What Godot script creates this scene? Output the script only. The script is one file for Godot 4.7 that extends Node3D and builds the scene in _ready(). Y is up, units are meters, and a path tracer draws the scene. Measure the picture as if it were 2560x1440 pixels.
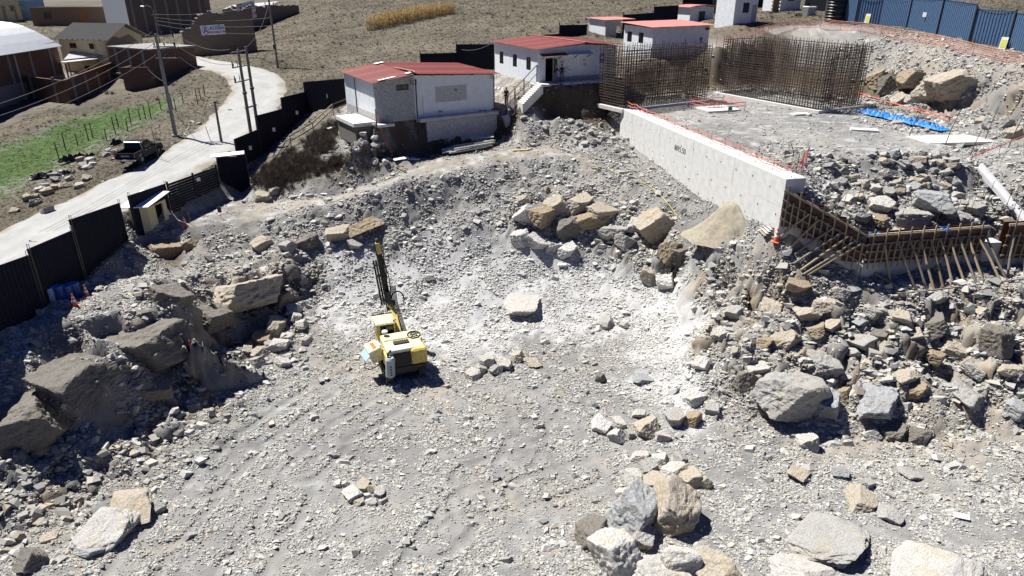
extends Node3D

# ---------- shared state ----------
var rng := RandomNumberGenerator.new()
var M := {}
var taken := {}
var XS := PackedFloat32Array()
var ZS := PackedFloat32Array()
var HT := PackedFloat32Array()
var AT := []            # per-vertex masks: rough, dust, tan, grass, green, earth
var road_line := PackedVector3Array()

func _ready() -> void:
	setup_view()
	make_materials()
	make_terrain()
	make_road()
	make_rock_meshes()
	make_buildings()
	make_fences()
	make_works()
	make_vehicles()
	make_people()
	make_street_things()
	make_small_things()
	make_boulders()
	make_gravel()
	make_vegetation()

func setup_view() -> void:
	var cam := Camera3D.new()
	cam.name = "camera"
	add_child(cam)
	cam.position = Vector3(0, 22.05, 0)
	cam.rotation_degrees = Vector3(-24, 0, 0)
	cam.fov = 45.79
	cam.near = 0.3
	cam.far = 1500.0
	cam.current = true
	var sun := DirectionalLight3D.new()
	sun.name = "sun"
	add_child(sun)
	var el := deg_to_rad(SUN_EL)
	var d := Vector3(0.85 * cos(el), -sin(el), 0.527 * cos(el))
	sun.look_at_from_position(Vector3.ZERO, d, Vector3.UP)
	sun.light_energy = 1.6
	sun.light_color = Color(1.0, 0.985, 0.955)
	sun.light_angular_distance = 0.5
	sun.shadow_enabled = true
	var we := WorldEnvironment.new()
	we.name = "environment"
	var e := Environment.new()
	var sky := Sky.new()
	var pm := ProceduralSkyMaterial.new()
	pm.sky_top_color = Color(0.16, 0.3, 0.62)
	pm.sky_horizon_color = Color(0.5, 0.64, 0.85)
	pm.sky_curve = 0.12
	pm.ground_bottom_color = Color(0.3, 0.28, 0.25)
	pm.ground_horizon_color = Color(0.5, 0.55, 0.6)
	pm.sky_energy_multiplier = 0.55
	sky.sky_material = pm
	e.background_mode = Environment.BG_SKY
	e.sky = sky
	e.tonemap_mode = Environment.TONE_MAPPER_LINEAR
	e.tonemap_exposure = 1.95
	e.sdfgi_enabled = true
	e.ssao_enabled = true
	e.ssil_enabled = true
	we.environment = e
	add_child(we)

const SUN_EL := 59.0

# ---------- naming ----------
func numbered(called: String) -> String:
	var k: int = taken.get(called, -1) + 1
	taken[called] = k
	return called if k == 0 else "%s_%03d" % [called, k]

func tag(o: Node, label := "", category := "", group := "", kind := "") -> Node:
	if label: o.set_meta("label", label)
	if category: o.set_meta("category", category)
	if group: o.set_meta("group", group)
	if kind: o.set_meta("kind", kind)
	return o

func thing(called: String, label: String, category: String, at := Vector3.ZERO, turn := 0.0, group := "") -> Node3D:
	var o := Node3D.new()
	o.name = numbered(called)
	add_child(o)
	o.position = at
	o.rotation.y = turn
	tag(o, label, category, group)
	return o

func copy_of(o: Node3D, at: Vector3, turn: float, label := "") -> Node3D:
	var c: Node3D = o.duplicate()
	var base := String(o.name)
	var re := RegEx.create_from_string("_\\d{3}$")
	c.name = numbered(re.sub(base, ""))
	add_child(c)
	c.position = at
	c.rotation.y = turn
	if label: c.set_meta("label", label)
	return c

# a mesh instance under a parent
func put(called: String, mesh: Mesh, m: Material, parent: Node = null, xf := Transform3D()) -> MeshInstance3D:
	var o := MeshInstance3D.new()
	o.mesh = mesh
	if m: o.material_override = m
	o.transform = xf
	if parent == null or parent == self:
		o.name = numbered(called)
		add_child(o)
	else:
		o.name = called
		parent.add_child(o, true)
	return o

# ---------- mesh collector ----------
class MB:
	var v := PackedVector3Array()
	var n := PackedVector3Array()
	var c := PackedColorArray()
	var use_c := false
	var col := Color.WHITE
	func tri(a: Vector3, b: Vector3, d: Vector3) -> void:
		var nn := (d - a).cross(b - a).normalized()
		v.append(a); v.append(b); v.append(d)
		n.append(nn); n.append(nn); n.append(nn)
		if use_c:
			c.append(col); c.append(col); c.append(col)
	func quad(a: Vector3, b: Vector3, d: Vector3, e: Vector3) -> void:
		tri(a, b, d); tri(a, d, e)
	func tri_n(a: Vector3, b: Vector3, d: Vector3, na: Vector3, nb: Vector3, nd: Vector3) -> void:
		v.append(a); v.append(b); v.append(d)
		n.append(na); n.append(nb); n.append(nd)
		if use_c:
			c.append(col); c.append(col); c.append(col)
	# box from corner-centred transform
	func box(x: Transform3D, s: Vector3) -> void:
		var h := s * 0.5
		var p := []
		for i in 8:
			p.append(x * Vector3(h.x * (1 if i & 1 else -1), h.y * (1 if i & 2 else -1), h.z * (1 if i & 4 else -1)))
		quad(p[4], p[6], p[7], p[5]); quad(p[1], p[3], p[2], p[0])
		quad(p[5], p[7], p[3], p[1]); quad(p[0], p[2], p[6], p[4])
		quad(p[6], p[2], p[3], p[7]); quad(p[0], p[4], p[5], p[1])
	func bx(center: Vector3, s: Vector3) -> void:
		box(Transform3D(Basis(), center), s)
	# chamfered box
	func cbox(x: Transform3D, s: Vector3, ch: float) -> void:
		var h := s * 0.5
		var k := Vector3(maxf(h.x - ch, 0.0), maxf(h.y - ch, 0.0), maxf(h.z - ch, 0.0))
		for ax in 3:
			for sg in [-1.0, 1.0]:
				var a := Vector3.ZERO; var b1 := Vector3.ZERO; var b2 := Vector3.ZERO
				a[ax] = sg * h[ax]
				b1[(ax + 1) % 3] = k[(ax + 1) % 3]
				b2[(ax + 2) % 3] = k[(ax + 2) % 3]
				if sg > 0: quad(x * (a - b1 - b2), x * (a - b1 + b2), x * (a + b1 + b2), x * (a + b1 - b2))
				else: quad(x * (a - b1 - b2), x * (a + b1 - b2), x * (a + b1 + b2), x * (a - b1 + b2))
		for ax in 3:
			var p := (ax + 1) % 3
			var q := (ax + 2) % 3
			for sp in [-1.0, 1.0]:
				for sq in [-1.0, 1.0]:
					var e0 := Vector3.ZERO; var e1 := Vector3.ZERO; var ex := Vector3.ZERO
					e0[p] = sp * h[p]; e0[q] = sq * k[q]
					e1[p] = sp * k[p]; e1[q] = sq * h[q]
					ex[ax] = k[ax]
					if sp * sq > 0: quad(x * (e0 - ex), x * (e1 - ex), x * (e1 + ex), x * (e0 + ex))
					else: quad(x * (e0 - ex), x * (e0 + ex), x * (e1 + ex), x * (e1 - ex))
		for sx in [-1.0, 1.0]:
			for sy in [-1.0, 1.0]:
				for sz in [-1.0, 1.0]:
					tri(x * Vector3(sx * h.x, sy * k.y, sz * k.z), x * Vector3(sx * k.x, sy * h.y, sz * k.z), x * Vector3(sx * k.x, sy * k.y, sz * h.z))
	# straight tapered bar
	func bar(a: Vector3, b: Vector3, r0: float, r1 := -1.0, sides := 8, caps := true) -> void:
		if r1 < 0: r1 = r0
		var t := (b - a).normalized()
		var u := t.cross(Vector3.UP if absf(t.y) < 0.9 else Vector3.RIGHT).normalized()
		var w := t.cross(u)
		for i in sides:
			var a0 := TAU * i / sides
			var a1 := TAU * (i + 1) / sides
			var d0 := u * cos(a0) + w * sin(a0)
			var d1 := u * cos(a1) + w * sin(a1)
			tri_n(a + d0 * r0, b + d0 * r1, b + d1 * r1, d0, d0, d1)
			tri_n(a + d0 * r0, b + d1 * r1, a + d1 * r0, d0, d1, d1)
			if caps:
				tri(a, a + d0 * r0, a + d1 * r0)
				tri(b, b + d1 * r1, b + d0 * r1)
	func path(pts: Array, r: float, sides := 6, r_end := -1.0) -> void:
		for i in pts.size() - 1:
			var ra := r
			var rb := r
			if r_end >= 0:
				ra = lerpf(r, r_end, float(i) / (pts.size() - 1))
				rb = lerpf(r, r_end, float(i + 1) / (pts.size() - 1))
			bar(pts[i], pts[i + 1], ra, rb, sides, i == 0 or i == pts.size() - 2)
	# square timber
	func beam(a: Vector3, b: Vector3, w: float, h: float) -> void:
		var t := (b - a)
		var z := t.normalized()
		var x := Vector3.UP.cross(z)
		if x.length() < 0.05: x = Vector3.RIGHT
		x = x.normalized()
		box(Transform3D(Basis(x, z.cross(x), z), (a + b) * 0.5), Vector3(w, h, t.length()))
	# prism: closed outline (in local xy) pushed along z by depth
	func prism(x: Transform3D, outline: PackedVector2Array, depth: float) -> void:
		var idx := Geometry2D.triangulate_polygon(outline)
		for k in range(0, idx.size(), 3):
			var a := outline[idx[k]]; var b := outline[idx[k + 1]]; var d := outline[idx[k + 2]]
			tri(x * Vector3(a.x, a.y, 0), x * Vector3(b.x, b.y, 0), x * Vector3(d.x, d.y, 0))
			tri(x * Vector3(a.x, a.y, depth), x * Vector3(d.x, d.y, depth), x * Vector3(b.x, b.y, depth))
		for i in outline.size():
			var p := outline[i]; var q := outline[(i + 1) % outline.size()]
			quad(x * Vector3(p.x, p.y, 0), x * Vector3(p.x, p.y, depth), x * Vector3(q.x, q.y, depth), x * Vector3(q.x, q.y, 0))
	# lathe: profile of (radius, height) about y
	func lathe(x: Transform3D, prof: Array, sides := 20) -> void:
		for j in prof.size() - 1:
			var p: Vector2 = prof[j]
			var q: Vector2 = prof[j + 1]
			var sl := Vector2(q.y - p.y, p.x - q.x).normalized()
			for i in sides:
				var a0 := TAU * i / sides
				var a1 := TAU * (i + 1) / sides
				var c0 := Vector3(cos(a0), 0, sin(a0)); var c1 := Vector3(cos(a1), 0, sin(a1))
				var n0 := x.basis * (c0 * sl.x + Vector3.UP * sl.y); var n1 := x.basis * (c1 * sl.x + Vector3.UP * sl.y)
				var p0 := x * (c0 * p.x + Vector3.UP * p.y); var p1 := x * (c1 * p.x + Vector3.UP * p.y)
				var q0 := x * (c0 * q.x + Vector3.UP * q.y); var q1 := x * (c1 * q.x + Vector3.UP * q.y)
				tri_n(p0, q1, q0, n0, n1, n0)
				tri_n(p0, p1, q1, n0, n1, n1)
	func mesh() -> ArrayMesh:
		var a := []
		a.resize(Mesh.ARRAY_MAX)
		a[Mesh.ARRAY_VERTEX] = v
		a[Mesh.ARRAY_NORMAL] = n
		if use_c: a[Mesh.ARRAY_COLOR] = c
		var m := ArrayMesh.new()
		m.add_surface_from_arrays(Mesh.PRIMITIVE_TRIANGLES, a)
		return m

func one(called: String, mb: MB, m: Material, parent: Node = null) -> MeshInstance3D:
	return put(called, mb.mesh(), m, parent)

func box_part(called: String, center: Vector3, size: Vector3, m: Material, parent: Node, turn := 0.0) -> MeshInstance3D:
	var b := MB.new()
	b.box(Transform3D(Basis(Vector3.UP, turn), center), size)
	return one(called, b, m, parent)

# ---------- materials ----------
func lin(r: float, g: float, b: float) -> Color:
	return Color(r, g, b).linear_to_srgb()

func noise_tex(freq: float, lo: float, hi: float, seed_ := 1, kind := 0, size := 512, oct := 4) -> NoiseTexture2D:
	var f := FastNoiseLite.new()
	f.seed = seed_
	f.frequency = freq
	if kind == 1:
		f.noise_type = FastNoiseLite.TYPE_CELLULAR
		f.cellular_return_type = FastNoiseLite.RETURN_CELL_VALUE
		f.fractal_octaves = 2
	elif kind == 2:
		f.noise_type = FastNoiseLite.TYPE_CELLULAR
		f.cellular_return_type = FastNoiseLite.RETURN_DISTANCE
		f.fractal_octaves = 3
	else:
		f.noise_type = FastNoiseLite.TYPE_SIMPLEX_SMOOTH
		f.fractal_octaves = oct
	var t := NoiseTexture2D.new()
	t.width = size
	t.height = size
	t.seamless = true
	t.noise = f
	var g := Gradient.new()
	g.set_color(0, Color(lo, lo, lo))
	g.set_color(1, Color(hi, hi, hi))
	t.color_ramp = g
	return t

func bump_tex(freq: float, strength: float, seed_ := 1, kind := 0, size := 512) -> NoiseTexture2D:
	var t := noise_tex(freq, 0, 1, seed_, kind, size)
	t.color_ramp = null
	t.as_normal_map = true
	t.bump_strength = strength
	return t

func mat(key: String, c: Color, rough := 0.9, tex: Texture2D = null, bump: Texture2D = null, scale := 1.0, world := true, bump_scale := 1.0, metal := 0.0) -> StandardMaterial3D:
	var m := StandardMaterial3D.new()
	m.resource_name = key
	m.albedo_color = c
	m.roughness = rough
	m.metallic = metal
	m.metallic_specular = 0.4
	if tex or bump:
		m.uv1_triplanar = true
		m.uv1_world_triplanar = world
		m.uv1_scale = Vector3.ONE * scale
		m.uv1_triplanar_sharpness = 4.0
	if tex: m.albedo_texture = tex
	if bump:
		m.normal_enabled = true
		m.normal_texture = bump
		m.normal_scale = bump_scale
	M[key] = m
	return m

func make_materials() -> void:
	var grain := noise_tex(0.06, 0.78, 1.0, 11, 0, 1024, 5)
	var pebble := bump_tex(0.035, 9.0, 12, 2, 1024)
	var rockbump := bump_tex(0.014, 16.0, 13, 0, 1024)
	var t := mat("terrain", Color(1, 1, 1), 0.95, grain, pebble, 0.55, true, 1.3)
	t.vertex_color_use_as_albedo = true
	var rd := mat("road", Color(1, 1, 1), 0.95, grain, pebble, 0.5, true, 0.35)
	rd.vertex_color_use_as_albedo = true
	var s := mat("stone", Color(1, 1, 1), 0.9)
	s.vertex_color_use_as_albedo = true
	var rg := noise_tex(0.012, 0.76, 1.0, 15, 0, 1024, 7)
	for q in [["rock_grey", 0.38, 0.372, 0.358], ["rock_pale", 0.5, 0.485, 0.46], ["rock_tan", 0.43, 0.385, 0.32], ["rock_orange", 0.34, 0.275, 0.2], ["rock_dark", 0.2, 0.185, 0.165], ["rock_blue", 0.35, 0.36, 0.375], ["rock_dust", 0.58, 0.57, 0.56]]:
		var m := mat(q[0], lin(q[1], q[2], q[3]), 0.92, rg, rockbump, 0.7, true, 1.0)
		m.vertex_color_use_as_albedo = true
	var stain := noise_tex(0.006, 0.92, 1.0, 31, 0, 512, 5)
	var blotch := noise_tex(0.012, 0.78, 1.0, 37, 0, 512, 5)
	var speck := noise_tex(0.09, 0.7, 1.0, 41, 1, 512)
	var small := bump_tex(0.05, 4.0, 43, 0, 512)
	for q in [
		["white_wall", 0.72, 0.76, 0.8, 0.85, 0], ["grey_plaster", 0.42, 0.43, 0.44, 0.9, 1], ["old_plaster", 0.56, 0.56, 0.55, 0.9, 1], ["cream_wall", 0.62, 0.55, 0.36, 0.9, 0], ["stained_wall", 0.3, 0.25, 0.19, 0.95, 1],
		["red_roof", 0.26, 0.065, 0.06, 0.6, 1], ["red_roof_worn", 0.3, 0.09, 0.085, 0.6, 1], ["red_roof_dark", 0.22, 0.055, 0.052, 0.6, 1], ["pale_red_roof", 0.4, 0.15, 0.135, 0.6, 0], ["white_sheet", 0.8, 0.8, 0.8, 0.5, 0], ["zinc", 0.55, 0.57, 0.6, 0.45, 0], ["grey_roof", 0.16, 0.155, 0.15, 0.9, 1],
		["brick", 0.2, 0.115, 0.085, 0.95, 2], ["orange_brick", 0.33, 0.215, 0.14, 0.95, 2], ["column", 0.3, 0.29, 0.28, 0.9, 1], ["concrete", 0.5, 0.5, 0.49, 0.85, 0], ["wall_concrete", 0.62, 0.62, 0.61, 0.85, 0], ["slab", 0.6, 0.59, 0.57, 0.85, 0], ["adobe", 0.2, 0.155, 0.125, 0.95, 1], ["blue_wall", 0.25, 0.4, 0.58, 0.9, 0],
		["black_panel", 0.02, 0.02, 0.032, 0.5, 0], ["blue_panel", 0.07, 0.13, 0.24, 0.5, 0], ["dark_metal", 0.035, 0.035, 0.04, 0.5, 0], ["steel", 0.25, 0.26, 0.27, 0.4, 0], ["rebar", 0.075, 0.055, 0.045, 0.8, 0],
		["wood", 0.4, 0.32, 0.22, 0.9, 1], ["grey_wood", 0.27, 0.24, 0.2, 0.9, 1], ["dark_wood", 0.13, 0.1, 0.075, 0.9, 1], ["ply", 0.12, 0.06, 0.04, 0.7, 1], ["pole_wood", 0.24, 0.22, 0.2, 0.9, 1], ["concrete_pole", 0.3, 0.3, 0.29, 0.9, 1],
		["yellow", 0.66, 0.53, 0.15, 0.5, 1], ["pale_yellow", 0.82, 0.75, 0.45, 0.6, 1], ["rubber", 0.02, 0.02, 0.02, 0.8, 0], ["grime", 0.06, 0.052, 0.045, 0.8, 1], ["grey_paint", 0.36, 0.4, 0.43, 0.5, 0], ["light_blue", 0.3, 0.42, 0.6, 0.5, 0],
		["tarp_blue", 0.03, 0.2, 0.55, 0.5, 0], ["drum_blue", 0.03, 0.07, 0.25, 0.45, 0], ["net", 0.75, 0.22, 0.17, 0.7, 0], ["cone", 0.72, 0.13, 0.06, 0.5, 0], ["white_plastic", 0.8, 0.8, 0.8, 0.4, 0], ["sand", 0.33, 0.295, 0.23, 0.95, 1], ["tank", 0.018, 0.02, 0.024, 0.4, 0],
		["car_paint", 0.014, 0.018, 0.025, 0.55, 0], ["chrome", 0.6, 0.6, 0.6, 0.2, 0], ["red_lens", 0.3, 0.02, 0.02, 0.3, 0], ["amber", 0.6, 0.2, 0.02, 0.3, 0], ["black_cloth", 0.02, 0.02, 0.022, 0.95, 0], ["navy_cloth", 0.03, 0.04, 0.075, 0.95, 0], ["jeans", 0.06, 0.08, 0.12, 0.95, 0], ["skin", 0.32, 0.19, 0.13, 0.6, 0], ["hair", 0.012, 0.01, 0.009, 0.6, 0],
		["dry_grass", 0.36, 0.28, 0.15, 0.95, 0], ["twig", 0.13, 0.105, 0.085, 0.95, 0], ["leaf_green", 0.07, 0.13, 0.03, 0.8, 0], ["corn", 0.4, 0.27, 0.11, 0.9, 0], ["sign_blue", 0.03, 0.12, 0.35, 0.5, 0], ["sign_red", 0.5, 0.03, 0.04, 0.5, 0], ["sign_green", 0.05, 0.3, 0.15, 0.5, 0], ["sign_yellow", 0.65, 0.7, 0.08, 0.5, 0], ["ink", 0.03, 0.03, 0.035, 0.8, 0], ["wire", 0.1, 0.1, 0.1, 0.6, 0], ["hose_yellow", 0.6, 0.5, 0.15, 0.7, 0], ["door_wood", 0.45, 0.2, 0.06, 0.8, 1]]:
		var tx: Texture2D = [stain, blotch, speck][q[5]]
		mat(q[0], lin(q[1], q[2], q[3]), q[4], tx, small if q[5] > 0 else null, 0.5 if q[5] < 2 else 1.2, true, 0.5)
	M.black_panel.metallic_specular = 0.15
	M.black_panel.roughness = 0.75
	M.brick.uv1_scale = Vector3(1.2, 4.0, 1.2)
	M.steel.metallic = 0.6
	M.zinc.metallic = 0.3
	M.chrome.metallic = 0.9
	M.car_paint.metallic_specular = 0.2
	var gl := mat("glass", Color(0.1, 0.13, 0.15, 0.45), 0.05)
	gl.transparency = BaseMaterial3D.TRANSPARENCY_ALPHA
	for q in ["dry_grass", "leaf_green", "corn"]:
		M[q].vertex_color_use_as_albedo = true

# ---------- terrain ----------
# survey lines: [rough, dust, tan, grass, green, earth], densify?, points
func survey() -> Array:
	return [
		[[0.14, 0.1, 0.12, 0, 0, 0], 0, [Vector3(-21.17, 0.63, -17.16), Vector3(-14.29, 0.21, -17.5), Vector3(-9.51, -0.21, -17.83), Vector3(0, -0.32, -17.92), Vector3(9.51, -0.21, -17.83), Vector3(16.41, 0.11, -17.58), Vector3(23.4, 0.42, -17.33), Vector3(-11.59, -0.11, -23.94), Vector3(-5.09, -0.21, -24.05), Vector3(0.35, -0.21, -22.83), Vector3(-14.28, 0, -29.38), Vector3(-7.93, -0.05, -29.12), Vector3(-1.7, 0, -29.73), Vector3(-14.15, 0, -35.73), Vector3(0.49, 0.11, -35.56), Vector3(5.16, 0.21, -34.06), Vector3(7.19, 0.32, -32.25), Vector3(8.44, 0.21, -27.8), Vector3(3.45, 0, -28.07), Vector3(-15.88, 0.05, -25.07)]],
		[[0.13, 0, 0.5, 0, 0, 0], 0, [Vector3(-18.32, 0.73, -20.77), Vector3(-19.32, 0.95, -20.15), Vector3(-22.07, 1.05, -19.46), Vector3(1.8, 0.21, -38.3), Vector3(5.57, 0.32, -37.61), Vector3(-3.13, 0.05, -35.19), Vector3(-6.39, 0, -34.39), Vector3(-10.97, 0.16, -37.88), Vector3(-13.49, 0.26, -38.73), Vector3(-0.68, 0.05, -32.64), Vector3(0.4, -0.05, -27.2), Vector3(3.24, -0.05, -25.74)]],
		[[0.25, 1, 0, 0, 0, 0], 0, [Vector3(-7.6, 0.47, -42.93), Vector3(-0.84, 0.63, -42.61), Vector3(4.7, 0.84, -42.2), Vector3(8.83, 1.16, -42.18), Vector3(-12.43, 1.47, -44.8), Vector3(-5.29, 1.68, -45.75), Vector3(0.59, 2.1, -46.26), Vector3(6.58, 2.42, -47.04), Vector3(9.78, 2.1, -44.81), Vector3(-2.7, 0.37, -40.73), Vector3(9.45, 0.84, -38.22), Vector3(9.39, 0.63, -34.26)]],
		[[0.14, 0.1, 0.12, 0, 0, 0], 0, [Vector3(11.84, 0.26, -25.93), Vector3(16.98, 0.32, -24.77), Vector3(22.19, 0.63, -24.41), Vector3(20.67, 0.53, -20.55), Vector3(9.01, 0.05, -22.56), Vector3(13.81, 0.21, -21.72), Vector3(28.28, 0.84, -24.17), Vector3(10.53, 0.42, -28.17)]],
		[[1.2, 0, 0.25, 0, 0, 0.3], 1, [Vector3(-24.56, 0.95, -20.56), Vector3(-22.56, 0.84, -21.98), Vector3(-21.52, 0.63, -23.39), Vector3(-20.6, 0.42, -25.33), Vector3(-19.63, 0.26, -28.87), Vector3(-18.7, 0.21, -31.82), Vector3(-18.46, 0.21, -34.27), Vector3(-19.08, 0.32, -36.86), Vector3(-18.96, 0.53, -38.89), Vector3(-17.42, 0.73, -41.32), Vector3(-16.16, 0.95, -42.61), Vector3(-15.08, 1.47, -44.66), Vector3(-14.66, 2.21, -45.87)]],
		[[0.42, 0.12, 0.35, 0, 0, 0], 1, [Vector3(-28.48, 5.15, -29.64), Vector3(-26.59, 4.94, -29.42), Vector3(-25.52, 4.73, -29.5), Vector3(-24.38, 4.36, -29.42), Vector3(-23.2, 3.83, -28.95), Vector3(-22.52, 3.15, -28.39)]],
		[[1.2, 0, 0.25, 0, 0, 0.3], 1, [Vector3(-26.43, 2.31, -25.71), Vector3(-24.24, 1.99, -26.42), Vector3(-23.01, 1.89, -26.8), Vector3(-22.46, 1.78, -28.14)]],
		[[1.2, 0, 0.25, 0, 0, 0.3], 0, [Vector3(-22.82, 1.05, -25), Vector3(-20.98, 0.95, -26.86), Vector3(-20.07, 0.84, -29.98), Vector3(-18.9, 0.73, -32.02), Vector3(-24.62, 1.37, -24.09)]],
		[[0.42, 0.12, 0.35, 0, 0, 0], 1, [Vector3(-22.37, 1.68, -27.95), Vector3(-21.04, 1.58, -29.01), Vector3(-19.98, 1.68, -30.6), Vector3(-18.77, 1.63, -31.65), Vector3(-18.78, 1.68, -33), Vector3(-19.38, 1.89, -34.19)]],
		[[0.42, 0.12, 0.35, 0, 0, 0], 1, [Vector3(-23.44, 2.21, -29.81), Vector3(-22.66, 2.31, -31.49), Vector3(-22.29, 2.42, -32.86), Vector3(-21.56, 2.42, -33.61), Vector3(-20.33, 2.31, -33.84), Vector3(-19.73, 2.1, -34.84)]],
		[[0.42, 0.12, 0.35, 0, 0, 0], 1, [Vector3(-26.81, 5.25, -29.86), Vector3(-25.05, 4.99, -29.8), Vector3(-24.21, 4.83, -29.67), Vector3(-23.56, 4.83, -29.91), Vector3(-22.35, 4.67, -30.19), Vector3(-21.18, 4.51, -30.75), Vector3(-20.99, 4.41, -31.53)]],
		[[1, 0.15, 0.3, 0, 0, 0], 1, [Vector3(-21.47, 4.2, -32.52), Vector3(-21.45, 4.51, -33.89), Vector3(-20.52, 4.73, -35.08), Vector3(-19.21, 4.62, -34.53), Vector3(-18.5, 4.09, -33.97), Vector3(-18.72, 3.04, -34.15)]],
		[[1, 0.15, 0.3, 0, 0, 0], 1, [Vector3(-21.76, 5.04, -37.14), Vector3(-20.9, 5.04, -37.79), Vector3(-19.51, 4.83, -36.52), Vector3(-19.31, 3.99, -36.46)]],
		[[0.42, 0.12, 0.35, 0, 0, 0], 0, [Vector3(-26.31, 5.35, -30.93), Vector3(-25.4, 5.35, -32.74), Vector3(-23.53, 5.25, -33.18), Vector3(-22.21, 5.2, -34.79), Vector3(-23.83, 5.15, -37.85), Vector3(-23.26, 4.94, -39.56), Vector3(-22.38, 4.94, -32.15)]],
		[[0.42, 0.12, 0.35, 0, 0, 0], 1, [Vector3(-29.38, 6.09, -25.53), Vector3(-27.42, 5.78, -28.54), Vector3(-26.52, 5.57, -31.32), Vector3(-26.4, 5.46, -33.01), Vector3(-26.15, 5.41, -35.03), Vector3(-26.55, 5.25, -38.83), Vector3(-27.02, 5.15, -43.93), Vector3(-27.79, 5.09, -47.34), Vector3(-26.33, 5.04, -50.24)]],
		[[0.06, 0.25, 0.75, 0, 0, 0], 1, [Vector3(-26.33, 5.04, -50.24), Vector3(-24.66, 5.04, -55.48), Vector3(-23.82, 5.25, -58.38)]],
		[[0.06, 0.25, 0.75, 0, 0, 0], 1, [Vector3(-27.86, 4.83, -48.25), Vector3(-26.14, 4.83, -49.06), Vector3(-23.15, 4.73, -47.67), Vector3(-22.03, 4.83, -49.43), Vector3(-20.21, 5.15, -51.4), Vector3(-15.76, 6.15, -51.77), Vector3(-11.89, 7.12, -51.77), Vector3(-8.86, 8.03, -52.81), Vector3(-2.62, 8.56, -55.23), Vector3(4.09, 8.81, -57.75), Vector3(6.72, 8.51, -56.7)]],
		[[0.55, 0.25, 0.15, 0, 0, 0], 1, [Vector3(-28.02, 4.51, -48.42), Vector3(-26.4, 4.41, -49.43), Vector3(-23.38, 4.3, -48.03), Vector3(-22.3, 4.3, -49.91), Vector3(-20.05, 4.88, -50.82), Vector3(-15.53, 5.99, -50.82), Vector3(-11.74, 6.89, -50.93), Vector3(-8.75, 7.77, -51.98), Vector3(-2.59, 8.24, -54.39), Vector3(4.05, 8.52, -56.91)]],
		[[0.06, 0.25, 0.75, 0, 0, 0], 1, [Vector3(-22.9, 5.25, -55.37), Vector3(-18.96, 5.77, -53.76), Vector3(-14.55, 6.3, -53.34), Vector3(-10.49, 7.25, -54.6), Vector3(-6.68, 8.47, -56.28), Vector3(-1.04, 8.96, -58.59), Vector3(2.47, 8.99, -60.06)]],
		[[0.38, 0, 0.2, 0, 0, 1], 1, [Vector3(-27.56, 3.57, -47.2), Vector3(-25.35, 3.36, -47.33), Vector3(-23.69, 3.57, -48.45)]],
		[[0.06, 0.25, 0.75, 0, 0, 0], 0, [Vector3(-24.94, 4.99, -50.59), Vector3(-23.28, 5.09, -52.79), Vector3(-21.78, 5.2, -54.08), Vector3(-18.65, 5.62, -52.71), Vector3(-15.95, 6.25, -52.5), Vector3(-13.06, 6.88, -52.71), Vector3(-10.34, 7.38, -53.76), Vector3(-7.19, 8.1, -54.81), Vector3(-4.31, 8.5, -55.86), Vector3(-1.01, 8.84, -56.7), Vector3(1.71, 8.96, -57.96), Vector3(4.84, 8.68, -58.59), Vector3(-24.44, 5.04, -52.43), Vector3(-26.14, 5.04, -51.92), Vector3(-21.82, 5.09, -51.46), Vector3(-20.75, 5.2, -52.99), Vector3(-23.5, 5.15, -54.24), Vector3(-23.14, 4.94, -50.74), Vector3(-25.19, 4.96, -49.72), Vector3(-22.78, 5.3, -56.01), Vector3(-20.02, 5.25, -54.8)]],
		[[0.42, 0.12, 0.35, 0, 0, 0], 0, [Vector3(-26.39, 4.94, -40.2), Vector3(-25.59, 4.3, -42.37), Vector3(-23.93, 3.89, -42.67), Vector3(-22.13, 3.57, -43.41), Vector3(-20.54, 3.26, -44.88), Vector3(-19.01, 3.57, -47.2), Vector3(-19.62, 4.09, -49.22), Vector3(-21.32, 3.68, -47.1)]],
		[[1.35, 0.05, 0.5, 0, 0, 0.05], 1, [Vector3(-19.69, 3.46, -36.97), Vector3(-19.77, 3.78, -37.88), Vector3(-19.45, 3.89, -39.67), Vector3(-18.49, 3.78, -41.89), Vector3(-17.39, 3.57, -44.13), Vector3(-16.07, 3.36, -45.22), Vector3(-15.31, 2.84, -45.14)]],
		[[1.2, 0, 0.25, 0, 0, 0.3], 1, [Vector3(-20.53, 1.16, -38.6), Vector3(-19.79, 1.16, -40.62), Vector3(-18.21, 1.16, -42.18), Vector3(-16.51, 1.26, -42.98), Vector3(-15.32, 1.68, -44.69)]],
		[[0.25, 1, 0, 0, 0, 0], 1, [Vector3(-14.66, 2.21, -45.87), Vector3(-12.67, 2.77, -46.41), Vector3(-9.83, 2.83, -47.04), Vector3(-6.87, 2.91, -47.25), Vector3(-3.91, 3.06, -47.67), Vector3(-0.91, 3.22, -48.09), Vector3(1.5, 3.35, -47.77)]],
		[[0.55, 0.25, 0.15, 0, 0, 0], 0, [Vector3(-14.51, 3.79, -48.3), Vector3(-12.22, 4.86, -49.35), Vector3(-8.57, 5.23, -49.66), Vector3(-5.03, 5.95, -51.45), Vector3(-0.95, 6.41, -52.08), Vector3(-17.02, 4.3, -48.83), Vector3(-0.93, 5.12, -50.19), Vector3(-3.97, 4.76, -49.35), Vector3(-9.03, 3.93, -48.09)]],
		[[1, 0.15, 0.3, 0, 0, 0], 1, [Vector3(0.31, 6.31, -50.93), Vector3(1.89, 6.77, -51.98), Vector3(4.38, 6.47, -51.45), Vector3(5.93, 6.21, -51.24), Vector3(7.67, 5.64, -49.98), Vector3(9.69, 5.04, -48.93), Vector3(11.44, 4.57, -48.09)]],
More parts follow.
